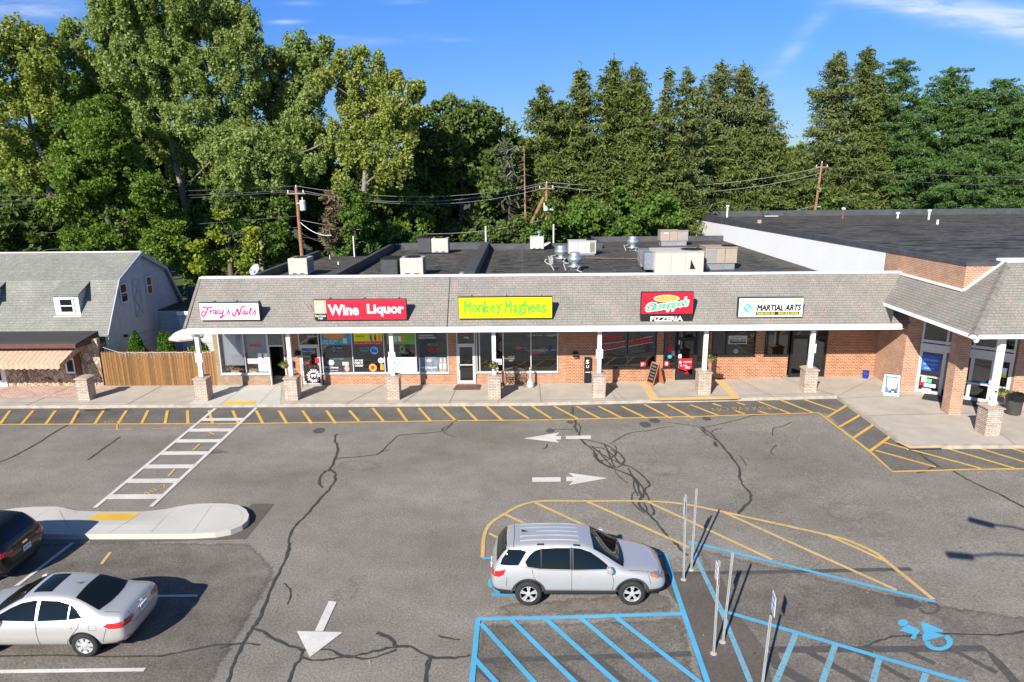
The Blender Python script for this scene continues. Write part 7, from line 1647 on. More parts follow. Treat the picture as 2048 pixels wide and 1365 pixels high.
def wheel(parent, x, y, R_, W, style):
    s = 1 if y > 0 else -1
    m = MB(); w = W/2
    m.lathe((x, y, R_), [(R_*.64, -w*.9), (R_*.80, -w), (R_*.95, -w*.92), (R_, -w*.6), (R_, w*.6), (R_*.95, w*.92), (R_*.80, w), (R_*.64, w*.9)], 36, 'y', False); ty = m.build('tyre', RUB, parent, smooth=True, local=True)
    r = MB(); yo = y+s*w*.80; r0 = R_*.66
    r.lathe((x, yo, R_), [(r0, s*.01), (r0*.93, s*.012), (r0*.90, -s*.03), (r0*.86, -s*.10)], 36, 'y', False)
    ns = 5 if style == 'spoke' else 7
    for i in range(ns):
        for dlt in ((-.16, .16) if style == 'spoke' else (0,)):
            a = 2*math.pi*i/ns+.3; b = a+dlt
            p_ = Vector((x+.04*math.cos(a), yo-s*.005, R_+.04*math.sin(a))); q = Vector((x+r0*.92*math.cos(b), yo-s*.005, R_+r0*.92*math.sin(b)))
            r.bar(p_, q, .034 if style == 'spoke' else .075, .02, up=(0, 1, 0)) if False else r.add([(p_+Vector((-math.sin(b), 0, math.cos(b)))*k_*(.020 if style == 'spoke' else .03)+Vector((0, s*e_, 0))) for e_ in (.008, -.02) for k_ in (-1, 1)]+[(q+Vector((-math.sin(b), 0, math.cos(b)))*k_*(.020 if style == 'spoke' else .052)+Vector((0, s*e_, 0))) for e_ in (.004, -.02) for k_ in (-1, 1)], [[0, 1, 5, 4], [0, 4, 6, 2], [1, 3, 7, 5], [2, 6, 7, 3], [4, 5, 7, 6], [0, 2, 3, 1]])
    r.lathe((x, yo, R_), [(.07, -s*.02), (.07, s*.006), (.045, s*.016), (0, s*.018)], 14, 'y'); r.build('rim', RIM, ty, local=True)
    b = MB(); b.lathe((x, yo-s*.06, R_), [(r0*.9, 0), (0, 0)], 20, 'y'); b.build('brake_disc', BLACK, ty, local=True)
def mirror_poly(p): return [(a, -b) for a, b in p]
def car_common(t, tree, paint, spec):
    for (nm, ax, pts, mat, off, both) in spec:
        for s in ((1, -1) if both else (1,)):
            p = pts
            if ax == 'z' and both and s < 0: p = mirror_poly(pts)
            if ax in ('x+', 'x-'):
                p = pts if s > 0 else [(-a, b) for a, b in pts]
                panel(tree, p, 'x', 1 if ax == 'x+' else -1, t, nm, mat, off)
            else: panel(tree, p, ax, s, t, nm, mat, off)
def arc(cx, cz, r, a0, a1, n=16): return [(cx+r*math.cos(rad(a0+(a1-a0)*i/n)), cz+r*math.sin(rad(a0+(a1-a0)*i/n))) for i in range(n+1)]
def ringpoly(cx, cz, r0, r1, a0, a1): return arc(cx, cz, r1, a0, a1)+arc(cx, cz, r0, a1, a0)
def plate_box(t, x, z, s=-1, w=.31, h=.155, txt='KBN 4718', tilt=0):
    m = MB(); m.box(x, x+s*.015, -w/2, w/2, z-h/2, z+h/2); p = m.build('number_plate', S_wht, t, local=True)
    m = MB(); R_ = Vector((0, -1, 0)) if s < 0 else Vector((0, 1, 0)); put_text(m, txt, (x+s*.018, w*.42 if s < 0 else -w*.42, z-h*.2), R_, UP_, w*.84, h*.45, .02); m.build('plate_characters', S_blu, p, local=True, fix=False)

RIBM = plain('roof_rib_paint', (.80, .81, .83), .3, metal=.3)
def suv(name, label, loc, rz, paint, black=False):
    t = thing(name, label, 'car', loc, None, rz)
    st = [(-2.33, .46, .60, .66, .60, .64, .72, .58, .76, .78), (-2.27, .36, .76, .84, .60, .84, .90, .76, .98, 1.02), (-2.16, .29, .82, .90, .62, .89, 1.00, .77, 1.16, 1.20), (-1.98, .26, .84, .915, .62, .90, 1.03, .70, 1.44, 1.49), (-1.84, .24, .85, .92, .62, .90, 1.04, .67, 1.57, 1.615),
          (-1.2, .22, .86, .92, .62, .90, 1.03, .665, 1.60, 1.66), (-.5, .22, .86, .92, .62, .895, 1.01, .665, 1.61, 1.675), (.15, .22, .86, .92, .62, .895, .99, .66, 1.57, 1.635), (.50, .22, .86, .92, .62, .895, .985, .66, 1.45, 1.50), (.90, .22, .86, .92, .62, .895, .98, .70, 1.20, 1.23),
          (1.16, .22, .86, .92, .62, .89, .96, .74, 1.03, 1.06), (1.32, .22, .86, .92, .62, .885, .94, .74, 1.00, 1.035), (1.75, .24, .85, .91, .60, .86, .88, .70, .94, .985), (2.08, .27, .80, .86, .58, .79, .80, .62, .86, .90), (2.24, .33, .72, .78, .56, .70, .72, .56, .76, .79), (2.31, .42, .60, .64, .54, .58, .64, .48, .67, .68)]
    W_ = (1.39, -1.335); body, tree = make_body(st, W_, .355); body.materials.append(paint); body.polygons.foreach_set('use_smooth', [True]*len(body.polygons))
    try: body.set_sharp_from_angle(angle=rad(38))
    except Exception: pass
    link('body', body, t)
    gl = CARGL; spec = [
     ('side_window', 'y', [(.80, 1.045), (.72, 1.15), (.52, 1.30), (.30, 1.44), (.05, 1.525), (-.16, 1.55), (-.16, 1.04)], gl, .006, True),
     ('side_window', 'y', [(-.24, 1.045), (-.24, 1.55), (-.60, 1.555), (-.98, 1.54), (-.98, 1.07)], gl, .006, True),
     ('quarter_window', 'y', [(-1.02, 1.07), (-1.02, 1.535), (-1.16, 1.50), (-1.30, 1.40), (-1.42, 1.24), (-1.36, 1.12)], gl, .006, True),
     ('pillar_trim', 'y', [(-.165, 1.04), (-.165, 1.555), (-.235, 1.56), (-.235, 1.04)], BLACK, .005, True), ('pillar_trim', 'y', [(-.975, 1.07), (-.975, 1.54), (-1.025, 1.535), (-1.025, 1.07)], BLACK, .005, True),
     ('rear_quarter_window', 'y', [(-1.60, 1.16), (-1.38, 1.48), (-1.55, 1.52), (-1.86, 1.51), (-2.02, 1.30), (-2.08, 1.16)], gl, .007, True),
     ('windshield', 'z', [(.38, -.60), (.36, 0), (.38, .60), (.70, .64), (1.16, .72), (1.22, .4), (1.24, 0), (1.22, -.4), (1.16, -.72), (.70, -.64)], gl, .007, False),
     ('rear_window', 'x-', [(-.66, 1.17), (.66, 1.17), (.62, 1.50), (.45, 1.545), (-.45, 1.545), (-.62, 1.50)], gl, .006, False),
     ('tail_light', 'y', [(-2.26, .98), (-1.93, 1.06), (-1.98, .93), (-2.10, .86), (-2.29, .86)], REDL, .010, True),
     ('tail_light', 'x-', [(.44, .95), (.80, .99), (.84, .86), (.50, .86)], REDL, .010, True),
     ('headlight', 'y', [(2.23, .74), (2.20, .82), (1.88, .885), (1.86, .84), (2.02, .75)], LAMPC, .009, True),
     ('headlight', 'x+', [(.36, .72), (.40, .78), (.74, .80), (.72, .70), (.44, .68)], LAMPC, .010, True),
     ('indicator', 'y', [(1.86, .83), (1.90, .80), (2.04, .755), (2.06, .785), (1.92, .85)], AMBER, .012, True),
     ('fog_lamp', 'x+', [(.52, .42), (.66, .44), (.64, .54), (.54, .52)], BLACK, .008, True),
     ('grille', 'x+', [(-.42, .50), (.42, .50), (.44, .72), (-.44, .72)], BLACK, .008, False),
     ('grille_bar', 'x+', [(-.44, .60), (.44, .60), (.44, .63), (-.44, .63)], CHROME, .016, False),
     ('sill_cladding', 'y', [(-.92, .27), (.97, .27), (.97, .44), (-.92, .46)], CLAD, .010, True),
     ('front_cladding', 'y', [(1.86, .28), (2.12, .32), (2.24, .46), (1.85, .46)], CLAD, .009, True),
     ('rear_cladding', 'y', [(-1.80, .26), (-2.2, .32), (-2.30, .50), (-1.80, .46)], CLAD, .009, True),
     ('rear_cladding', 'x-', [(-.72, .42), (.72, .42), (.70, .58), (-.70, .58)], CLAD, .009, False),
     ('wheel_arch_trim', 'y', ringpoly(1.39, .355, .418, .462, -8, 188), CLAD, .010, True), ('wheel_arch_trim', 'y', ringpoly(-1.335, .355, .418, .462, -8, 188), CLAD, .010, True),
     ('roof_rib', 'z', lineband([(-1.55, -.42), (.0, -.42)], .030), RIBM if paint is not BLKP else CLAD, .014, True), ('roof_rib', 'z', lineband([(-1.55, -.21), (.02, -.21)], .030), RIBM if paint is not BLKP else CLAD, .014, True), ('roof_rib', 'z', lineband([(-1.1, 0), (.02, 0)], .030), RIBM if paint is not BLKP else CLAD, .014, False),
     ('rack_mount', 'z', lineband([(-1.1, .585), (-.92, .585)], .04), BLACK, .016, True), ('rack_mount', 'z', lineband([(-.15, .585), (.03, .585)], .04), BLACK, .016, True),
     ('tailgate_seam', 'z', lineband([(-1.72, -.66), (-1.70, 0), (-1.72, .66)], .012), BLACK, .004, False),
     ('bonnet_seam', 'z', lineband([(1.30, -.79), (1.9, -.72), (2.12, -.60)], .010), BLACK, .004, True),
     ('badge', 'x-', [(-.10, .90), (.10, .90), (.10, .95), (-.10, .95)], CHROME, .012, False)]
    seams = [[(-.20, .42), (-.20, 1.03)], [(.86, .44), (.90, .70), (.84, 1.02)], [(-1.04, .62), (-1.20, .86), (-1.24, 1.06)], [(-1.04, .60), (-.94, .42)], [(.88, .42), (-.94, .42)], [(1.80, .90), (1.88, .62)], [(-1.9, .86), (-1.92, .58)]]
    for s in seams: spec.append(('door_seam', 'y', lineband(s, .010), BLACK, .004, True))
    for hx in (.02, -1.06): spec.append(('door_handle', 'y', lineband([(hx, .885), (hx-.20, .895)], .032), paint, .030, True))
    spec += [('window_trim', 'y', lineband([(.92, 1.03), (-.2, 1.022), (-1.0, 1.05), (-1.42, 1.11)], .018), CHROME, .010, True), ('lower_trim', 'y', lineband([(.96, .465), (-.9, .485)], .014), CHROME, .012, True)]
    car_common(t, tree, paint, spec)
    for s in (-1, 1):
        m = MB(); m.prism([(.72, 1.02), (.84, 1.03), (.86, 1.14), (.80, 1.20), (.70, 1.19), (.68, 1.08)], s*.93, s*1.08); m.build('door_mirror', paint, t, bevel=.02, local=True); m = MB(); m.bar((.76, s*.86, 1.05), (.76, s*.96, 1.08), .06, .05); m.build('mirror_arm', BLACK, t, local=True)
        for wx in W_: wheel(t, wx, s*.815, .355, .225, 'spoke')
    m = MB(); m.add([(-1.50, -.03, 1.672), (-1.50, .03, 1.672), (-1.32, 0, 1.672), (-1.52, 0, 1.74)], [[0, 1, 3], [1, 2, 3], [2, 0, 3]]); m.build('antenna', BLACK, t, local=True)
    m = MB(); m.tube([(1.20, -.55, 1.07), (1.02, -.05, 1.165)], .01, 4); m.tube([(1.20, .15, 1.085), (1.04, .62, 1.13)], .01, 4); m.build('wiper', BLACK, t, local=True)
    m = MB(); m.tube([(-2.06, .0, 1.20), (-2.02, .35, 1.26)], .01, 4); m.build('rear_wiper', BLACK, t, local=True)
    m = MB(); m.box(-2.1, 2.1, -.6, .6, .16, .34); m.build('underbody', BLACK, t, local=True)
    for wx in W_:
        for s in (-1, 1): m = MB(); m.lathe((wx, s*.60, .355), [(.43, 0), (0, 0)], 20, 'y'); m.build('wheel_liner', BLACK, t, local=True)
    plate_box(t, -2.335, .76)
    return t
def sedan(name, label, loc, rz, paint):
    t = thing(name, label, 'car', loc, None, rz)
    st = [(-2.27, .48, .56, .62, .60, .60, .72, .54, .78, .80), (-2.22, .36, .74, .80, .60, .80, .86, .70, .98, 1.0), (-2.10, .28, .80, .86, .60, .85, .94, .70, 1.045, 1.075), (-1.80, .24, .82, .875, .60, .86, .95, .68, 1.055, 1.085), (-1.62, .22, .83, .88, .60, .865, .95, .66, 1.09, 1.12), (-1.25, .21, .83, .88, .60, .865, .945, .60, 1.27, 1.30),
          (-.95, .20, .83, .88, .60, .865, .94, .57, 1.375, 1.405), (-.60, .20, .83, .88, .60, .865, .93, .565, 1.415, 1.455), (-.10, .20, .83, .88, .60, .865, .92, .57, 1.425, 1.47), (.25, .20, .83, .88, .60, .865, .91, .575, 1.385, 1.43), (.60, .20, .83, .88, .60, .86, .905, .61, 1.22, 1.26), (1.05, .20, .83, .88, .60, .86, .895, .68, .975, 1.01),
          (1.22, .20, .83, .88, .60, .855, .88, .70, .935, .97), (1.70, .22, .82, .87, .58, .82, .80, .66, .86, .90), (2.02, .25, .77, .82, .54, .74, .70, .58, .76, .79), (2.18, .32, .66, .70, .52, .62, .62, .50, .66, .68), (2.25, .40, .54, .58, .50, .52, .56, .42, .585, .60)]
    W_ = (1.35, -1.25); R_ = .318; body, tree = make_body(st, W_, R_); body.materials.append(paint); body.polygons.foreach_set('use_smooth', [True]*len(body.polygons))
    try: body.set_sharp_from_angle(angle=rad(38))
    except Exception: pass
    link('body', body, t); gl = CARGL
    spec = [('side_window', 'y', [(.92, .955), (.80, 1.04), (.52, 1.19), (.26, 1.30), (-.02, 1.355), (-.12, 1.36), (-.12, .955)], gl, .006, True),
     ('side_window', 'y', [(-.20, .955), (-.20, 1.36), (-.60, 1.345), (-.90, 1.28), (-.90, .985)], gl, .006, True), ('quarter_window', 'y', [(-.935, .99), (-.935, 1.27), (-1.08, 1.18), (-1.25, 1.02)], gl, .006, True),
     ('windshield', 'z', [(.30, -.50), (.28, 0), (.30, .50), (.60, .56), (1.02, .66), (1.10, .35), (1.13, 0), (1.10, -.35), (1.02, -.66), (.60, -.56)], gl, .007, False),
     ('rear_window', 'z', [(-.98, -.50), (-.96, 0), (-.98, .50), (-1.25, .55), (-1.58, .62), (-1.66, .3), (-1.68, 0), (-1.66, -.3), (-1.58, -.62), (-1.25, -.55)], gl, .007, False),
     ('sunroof', 'z', [(.12, -.38), (.14, 0), (.12, .38), (-.33, .38), (-.33, -.38)], gl, .008, False),
     ('tail_light', 'y', [(-2.17, .92), (-1.86, .90), (-1.78, .84), (-1.90, .78), (-2.20, .78)], REDL, .010, True), ('tail_light', 'x-', [(.54, .78), (.50, .90), (.72, .93), (.79, .80)], REDL, .010, True), ('reversing_light', 'x-', [(.42, .82), (.40, .89), (.50, .90), (.52, .82)], LAMPC, .011, True),
     ('headlight', 'y', [(2.14, .60), (2.06, .70), (1.70, .79), (1.72, .70), (1.95, .62)], LAMPC, .009, True), ('headlight', 'x+', [(.34, .58), (.36, .66), (.60, .66), (.62, .56)], LAMPC, .01, True),
     ('grille', 'x+', [(-.36, .38), (.36, .38), (.34, .50), (-.34, .50)], BLACK, .008, False), ('boot_trim', 'x-', [(-.36, .90), (.36, .90), (.36, .925), (-.36, .925)], CHROME, .014, False), ('badge', 'x-', [(-.05, .95), (.05, .95), (.05, 1.0), (-.05, 1.0)], CHROME, .012, False),
     ('boot_seam', 'x-', lineband([(-.50, 1.0), (-.46, .70), (.46, .70), (.50, 1.0)], .010), BLACK, .004, False), ('reflector', 'x-', [(.60, .44), (.72, .46), (.72, .49), (.60, .48)], REDL, .010, True), ('bumper_vent', 'y', [(-2.02, .34), (-2.14, .37), (-2.13, .41), (-2.01, .39)], BLACK, .010, True),
     ('boot_seam', 'z', lineband([(-1.70, -.62), (-2.08, -.60)], .010), BLACK, .004, True), ('bonnet_seam', 'z', lineband([(1.2, -.74), (1.7, -.68), (2.0, -.56)], .010), BLACK, .004, True),
     ('fuel_flap', 'y', lineband([(-1.42, .86), (-1.60, .86), (-1.60, .74), (-1.42, .74), (-1.42, .86)], .006), BLACK, .004, False)]
    for s in [[(-.16, .32), (-.16, .94)], [(.92, .36), (.98, .62), (.90, .93)], [(-.86, .44), (-.98, .60), (-1.16, .80), (-1.20, .98)], [(-.86, .44), (-.82, .32)], [(.92, .32), (-.82, .32)], [(-1.84, .78), (-1.70, .42)]]: spec.append(('door_seam', 'y', lineband(s, .010), BLACK, .004, True))
    for hx in (.02, -.82): spec.append(('door_handle', 'y', lineband([(hx, .80), (hx-.19, .81)], .03), paint, .030, True))
    car_common(t, tree, paint, spec)
    for s in (-1, 1):
        m = MB(); m.prism([(.76, .94), (.88, .95), (.88, 1.05), (.80, 1.09), (.72, 1.07)], s*.90, s*1.03); m.build('door_mirror', paint, t, bevel=.02, local=True)
        m = MB(); m.prism([(.78, .94), (.84, .94), (.84, 1.0), (.78, 1.0)], s*.82, s*.91); m.build('mirror_arm', BLACK, t, local=True)
        for wx in W_: wheel(t, wx, s*.775, R_, .205, 'cover'); m = MB(); m.lathe((wx, s*.58, R_), [(.39, 0), (0, 0)], 20, 'y'); m.build('wheel_liner', BLACK, t, local=True)
    m = MB(); m.add([(-.80, -.025, 1.44), (-.80, .025, 1.44), (-.66, 0, 1.46), (-.84, 0, 1.49)], [[0, 1, 3], [1, 2, 3], [2, 0, 3]]); m.build('antenna', BLACK, t, local=True)
    m = MB(); m.box(-2.0, 2.0, -.58, .58, .16, .30); m.build('underbody', BLACK, t, local=True); m = MB(); m.tube([(1.10, -.50, .99), (.92, -.05, 1.10)], .01, 4); m.tube([(1.10, .15, 1.0), (.94, .55, 1.07)], .01, 4); m.build('wiper', BLACK, t, local=True)
    plate_box(t, -2.275, .84, w=.30, txt='GHT 2093')
    return t
suv('parked_suv', 'silver SUV parked beside the blue hatched stall, facing right', (1.46, 16.75, gz(1.46)+.0), 0, SILV)
sedan('parked_sedan', 'silver sedan with a sunroof at the lower left, its tail to the right', (-11.72, 14.75, 0), math.pi, SILVW)
q = onz(80, 1053, .95)
suv('parked_dark_suv', 'black SUV cut by the left edge beside the concrete island', (q.x-2.2, q.y-.80, 0), math.pi, BLKP)

# ------------------------------------------------------------------ trees
def branches(t, mat, segs, name='limb', n=6):
    m = MB()
    for pts, r0, r1 in segs: k = len(pts)-1; m.tube(pts, [r0+(r1-r0)*i/k for i in range(k+1)], n)
    return m.build(name, mat, t)
def broadleaf(name, label, cat, Y, base_u, lobes, leaf, bark=BARK, size=.30, dens=1.0, depth=1.0, seed=1, group='broad-leaved trees behind the shops', trunk_pts=None, tr=.32, clump=1.15, limbs=True, droop=0, aspect=1.25, cw=1.15, ch=.7):
    rng = np.random.default_rng(seed); mpp = Y*1.0/FPX
    b = ony(base_u, 500, Y); t = thing(name, label, cat, (b.x, Y, 0), group)
    C_ = []
    for (u, v, r) in lobes:
        c = ony(u, v, Y); R_ = r*mpp; dy = rng.uniform(-1, 1)*depth*1.6; C_.append((Vector((c.x, Y+dy, c.z)), R_))
    tops = max(c.z for c, _ in C_)
    if trunk_pts: TP = [ony(u, v, Y) for u, v in trunk_pts]; TP = [Vector((TP[0].x, Y, 0))]+TP
    else:
        cx = sum(c.x*r for c, r in C_)/sum(r for _, r in C_); TP = [Vector((b.x, Y, 0)), Vector((b.x*.7+cx*.3, Y, tops*.35)), Vector((b.x*.4+cx*.6, Y, tops*.6)), Vector((cx, Y, tops*.86))]
    branches(t, bark, [(TP, tr, tr*.25)], 'trunk', 9)
    segs = []
    for c, R_ in C_:
        zt = max(min(c.z-R_*.9-1, tops*.75), tops*.15); f = min(max(zt/TP[-1].z, .12), .95)
        k = f*(len(TP)-1); i = min(int(k), len(TP)-2); a = TP[i].lerp(TP[i+1], k-i); mid = a.lerp(c, .5)+Vector((0, 0, (c-a).length*.12))
        segs.append(([a, mid, c], tr*.22, .02))
        for q in range(5):
            d = Vector(rng.normal(size=3)).normalized(); d.z = abs(d.z)*.8; segs.append(([mid.lerp(c, .5+.1*q), c+d*R_*.5, c+d*R_*.92], .05, .012))
    if limbs: branches(t, bark, segs, 'limbs', 5)
    P = []
    for c, R_ in C_:
        ncl = max(4, int(9*(R_/clump)**2*dens*.95)); Rd = min(R_, 3.4)*(.9 if depth >= 1 else .6)
        cc = shellpts(c, (R_, Rd, R_*.95), ncl, rng, .35)
        nr = max(2, ncl//3); dd_ = rng.normal(size=(nr, 3)); dd_ /= np.linalg.norm(dd_, axis=1)[:, None]; dd_[:, 2] = abs(dd_[:, 2])*rng.choice([1, 1, -1], nr)
        for q in np.array(c)+dd_*np.array((R_, Rd, R_))*rng.uniform(.98, 1.30, nr)[:, None]:      # loose outer sprays
            P.append(shellpts(q, (clump*.30, clump*.30, clump*.42), int(11*(.3/size)**2), rng, .1))
        for q in cc:
            r_ = clump*rng.uniform(.35, .8); n_ = int(60*(r_/.6)**2/(size/.30)**2*(.7+.6*rng.uniform())); 
            P.append(shellpts(q, (r_*.95*cw, r_*.95*cw, r_*ch), n_, rng, .2))
    P = np.concatenate(P); 
    P = P[P[:, 2] > .1]
    leafmesh('crown', leaf, P, size, rng, t, aspect, droop)
    return t, len(P)
NL = 0
def bt(*a, **k):
    global NL
    t, n = broadleaf(*a, **k); NL += n; return t
T_ = 'tree'
bt('cottonwood_tree', 'tall yellowish cottonwood at the far left edge with forked pale limbs', T_, 57, 105, [(15, 120, 48), (45, 75, 30), (75, 95, 34), (110, 150, 36), (20, 190, 45), (70, 170, 42), (100, 220, 36), (30, 260, 42), (75, 285, 36), (20, 330, 36), (60, 350, 30), (95, 340, 24), (85, 390, 26)], L_cot2, BARKP, seed=11, trunk_pts=[(105, 470), (95, 340), (62, 260), (45, 130)], dens=1.15, size=.205, clump=1.0, cw=.85, ch=1.15)
bt('cottonwood_tree', 'very tall wide cottonwood with a leaning pale trunk, crown cut by the top edge', T_, 61, 408, [(160, 80, 28), (195, 45, 34), (175, 125, 30), (235, 10, 36), (245, 70, 48), (300, 10, 48), (330, 75, 56), (390, 20, 48), (430, 60, 48), (470, 40, 36), (500, 100, 38), (215, 150, 44), (280, 140, 56), (360, 150, 56), (430, 150, 52), (490, 175, 46), (200, 215, 44), (260, 220, 50), (330, 230, 52), (400, 240, 48), (460, 250, 46), (360, 310, 44), (430, 330, 44), (300, 290, 38), (490, 310, 34), (360, -30, 50), (280, -35, 40), (430, -20, 40)], L_cot, BARKP, seed=12, trunk_pts=[(400, 530), (368, 400), (338, 260), (310, 130), (300, 20)], dens=1.2, size=.205, clump=1.0, cw=.85, ch=1.15, tr=.36)
bt('cottonwood_tree', 'cottonwood with two upright plumes, right of the tallest cottonwood', T_, 63, 560, [(590, 90, 26), (603, 125, 32), (640, 95, 20), (632, 135, 26), (550, 130, 30), (560, 175, 40), (600, 185, 42), (632, 190, 24), (530, 190, 36), (560, 240, 46), (608, 250, 40), (636, 290, 26), (540, 300, 44), (600, 315, 38)], L_cot, BARKP, seed=13, dens=1.2, size=.205, clump=1.0, cw=.85, ch=1.15)
bt('cottonwood_tree', 'loose yellow-green cottonwood standing alone against the sky left of centre', T_, 59, 715, [(714, 118, 20), (718, 150, 26), (752, 128, 14), (760, 158, 26), (690, 170, 20), (740, 190, 36), (790, 165, 20), (700, 205, 28), (668, 150, 10), (675, 255, 20), (750, 230, 38), (800, 215, 28), (822, 190, 12), (715, 255, 36), (770, 270, 38), (720, 310, 34), (775, 320, 34), (690, 290, 22), (740, 360, 30), (690, 365, 20), (815, 170, 16), (832, 185, 12), (805, 250, 26), (812, 285, 22), (680, 130, 12), (662, 165, 12), (690, 120, 12), (650, 290, 18), (830, 225, 16), (800, 340, 26)], L_cot2, BARKP, seed=14, dens=1.1, size=.205, clump=1.0, cw=.85, ch=1.1)
bt('maple_tree', 'broad fresh green maple before the tall cottonwood trunks', T_, 54.5, 215, [(150, 240, 36), (195, 225, 34), (165, 290, 44), (225, 275, 40), (130, 340, 36), (190, 350, 50), (250, 340, 46), (300, 380, 40), (120, 400, 36), (180, 420, 48), (240, 410, 50), (300, 440, 42), (345, 430, 30), (150, 470, 40), (210, 480, 44), (270, 490, 44), (330, 500, 40)], L_map, seed=15, dens=1.15, size=.20)
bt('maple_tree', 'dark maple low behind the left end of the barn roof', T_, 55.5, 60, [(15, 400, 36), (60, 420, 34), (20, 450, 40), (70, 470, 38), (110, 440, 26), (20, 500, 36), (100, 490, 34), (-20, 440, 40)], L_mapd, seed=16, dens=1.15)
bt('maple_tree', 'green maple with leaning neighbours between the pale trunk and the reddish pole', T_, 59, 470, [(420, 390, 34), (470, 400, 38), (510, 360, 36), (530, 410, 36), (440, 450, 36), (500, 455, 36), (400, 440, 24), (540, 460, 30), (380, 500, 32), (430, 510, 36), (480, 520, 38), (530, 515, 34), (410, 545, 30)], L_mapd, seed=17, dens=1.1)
bt('cottonwood_tree', 'cottonwood with low hanging limbs between the leaning trunk and the reddish pole', T_, 58.5, 520, [(420, 300, 34), (470, 290, 36), (520, 300, 36), (560, 320, 34), (600, 345, 28), (450, 350, 34), (500, 350, 36), (545, 370, 32), (630, 330, 20), (640, 290, 16), (510, 395, 26), (465, 400, 24)], L_cot, BARKP, seed=27, dens=1.15, size=.205, clump=1.0, cw=.85, ch=1.1)
bt('maple_tree', 'rounded maple high behind the yellowish cottonwood', T_, 66, 170, [(130, 200, 34), (170, 215, 36), (120, 260, 36), (60, 300, 34), (20, 300, 34), (180, 170, 26), (230, 320, 30)], L_map, seed=28, dens=1.1, size=.27)
bt('young_tree', 'small bright yellow tree glowing low behind the barn gable', T_, 53.5, 455, [(445, 435, 13), (462, 455, 14), (440, 470, 14), (418, 492, 16), (470, 490, 14), (495, 500, 16), (500, 470, 14), (450, 520, 22), (490, 530, 22), (415, 525, 18)], L_yel, seed=18, dens=1.1, size=.22, clump=.7)
bt('vine_covered_trunk', 'vine-covered bright green column left of the reddish utility pole', 'vines', 57.0, 566, [(568, 400, 12), (570, 430, 16), (566, 460, 19), (560, 490, 22), (556, 520, 24), (575, 535, 20), (548, 545, 22), (572, 505, 18)], L_vine, seed=19, dens=1.2, size=.24, clump=.8, group='vine masses behind the shops', limbs=False)
bt('vine_covered_trunk', 'vine-covered column right of the bare brown vines', 'vines', 57, 703, [(700, 385, 12), (706, 410, 15), (704, 440, 16), (700, 470, 18), (690, 495, 22), (728, 395, 13), (726, 425, 15), (730, 455, 17), (728, 490, 20)], L_vine, seed=20, dens=1.3, size=.22, clump=.7, group='vine masses behind the shops', limbs=False)
bt('bare_vines', 'mass of dead brown vines hanging right of the reddish pole', 'vines', 57.5, 665, [(658, 400, 9), (672, 425, 11), (664, 445, 13), (668, 465, 13), (664, 485, 12)], L_dead, seed=21, dens=1.6, size=.15, clump=.6, group='vine masses behind the shops', limbs=False, droop=.25, aspect=3)
bt('shrub_mass', 'low fresh green bushes above the rear parapet of the left roofs', 'bushes', 61, 760, [(730, 455, 20), (755, 470, 22), (785, 460, 20), (800, 485, 20), (830, 480, 18), (730, 495, 22), (850, 495, 14), (870, 490, 12)], L_vine, seed=22, dens=1.2, size=.26, clump=.8, group='bushes behind the shops')
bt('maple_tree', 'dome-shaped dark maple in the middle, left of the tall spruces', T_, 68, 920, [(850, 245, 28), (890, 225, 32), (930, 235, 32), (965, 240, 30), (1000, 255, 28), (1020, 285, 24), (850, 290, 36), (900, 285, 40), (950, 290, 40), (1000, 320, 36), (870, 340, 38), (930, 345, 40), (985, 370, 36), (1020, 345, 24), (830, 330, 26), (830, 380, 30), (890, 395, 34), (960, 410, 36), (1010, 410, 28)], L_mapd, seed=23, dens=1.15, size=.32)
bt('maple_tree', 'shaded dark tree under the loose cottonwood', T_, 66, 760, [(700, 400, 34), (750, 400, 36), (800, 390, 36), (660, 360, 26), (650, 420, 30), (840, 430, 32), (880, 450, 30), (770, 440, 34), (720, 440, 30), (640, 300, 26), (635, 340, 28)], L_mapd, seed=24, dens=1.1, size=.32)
bt('weeping_vines', 'green vines drooping over the dark trees above the duct box', 'vines', 64, 820, [(790, 395, 14), (815, 385, 14), (840, 400, 16), (820, 425, 18), (805, 450, 14), (850, 440, 14)], L_map, seed=25, dens=1.0, size=.26, clump=.8, droop=.4, group='vine masses behind the shops')
for i, (u, v, r) in enumerate(((930, 470, 24), (970, 475, 20), (1000, 470, 20), (900, 485, 16))):
    pass
bt('shrub_mass', 'very dark bushes behind the parapet left of the bare trunks', 'bushes', 66, 940, [(900, 470, 22), (935, 465, 24), (970, 470, 24), (1005, 465, 20), (960, 430, 26), (1030, 450, 18), (870, 470, 20)], L_mapd, seed=26, dens=1.0, size=.3, group='bushes behind the shops')
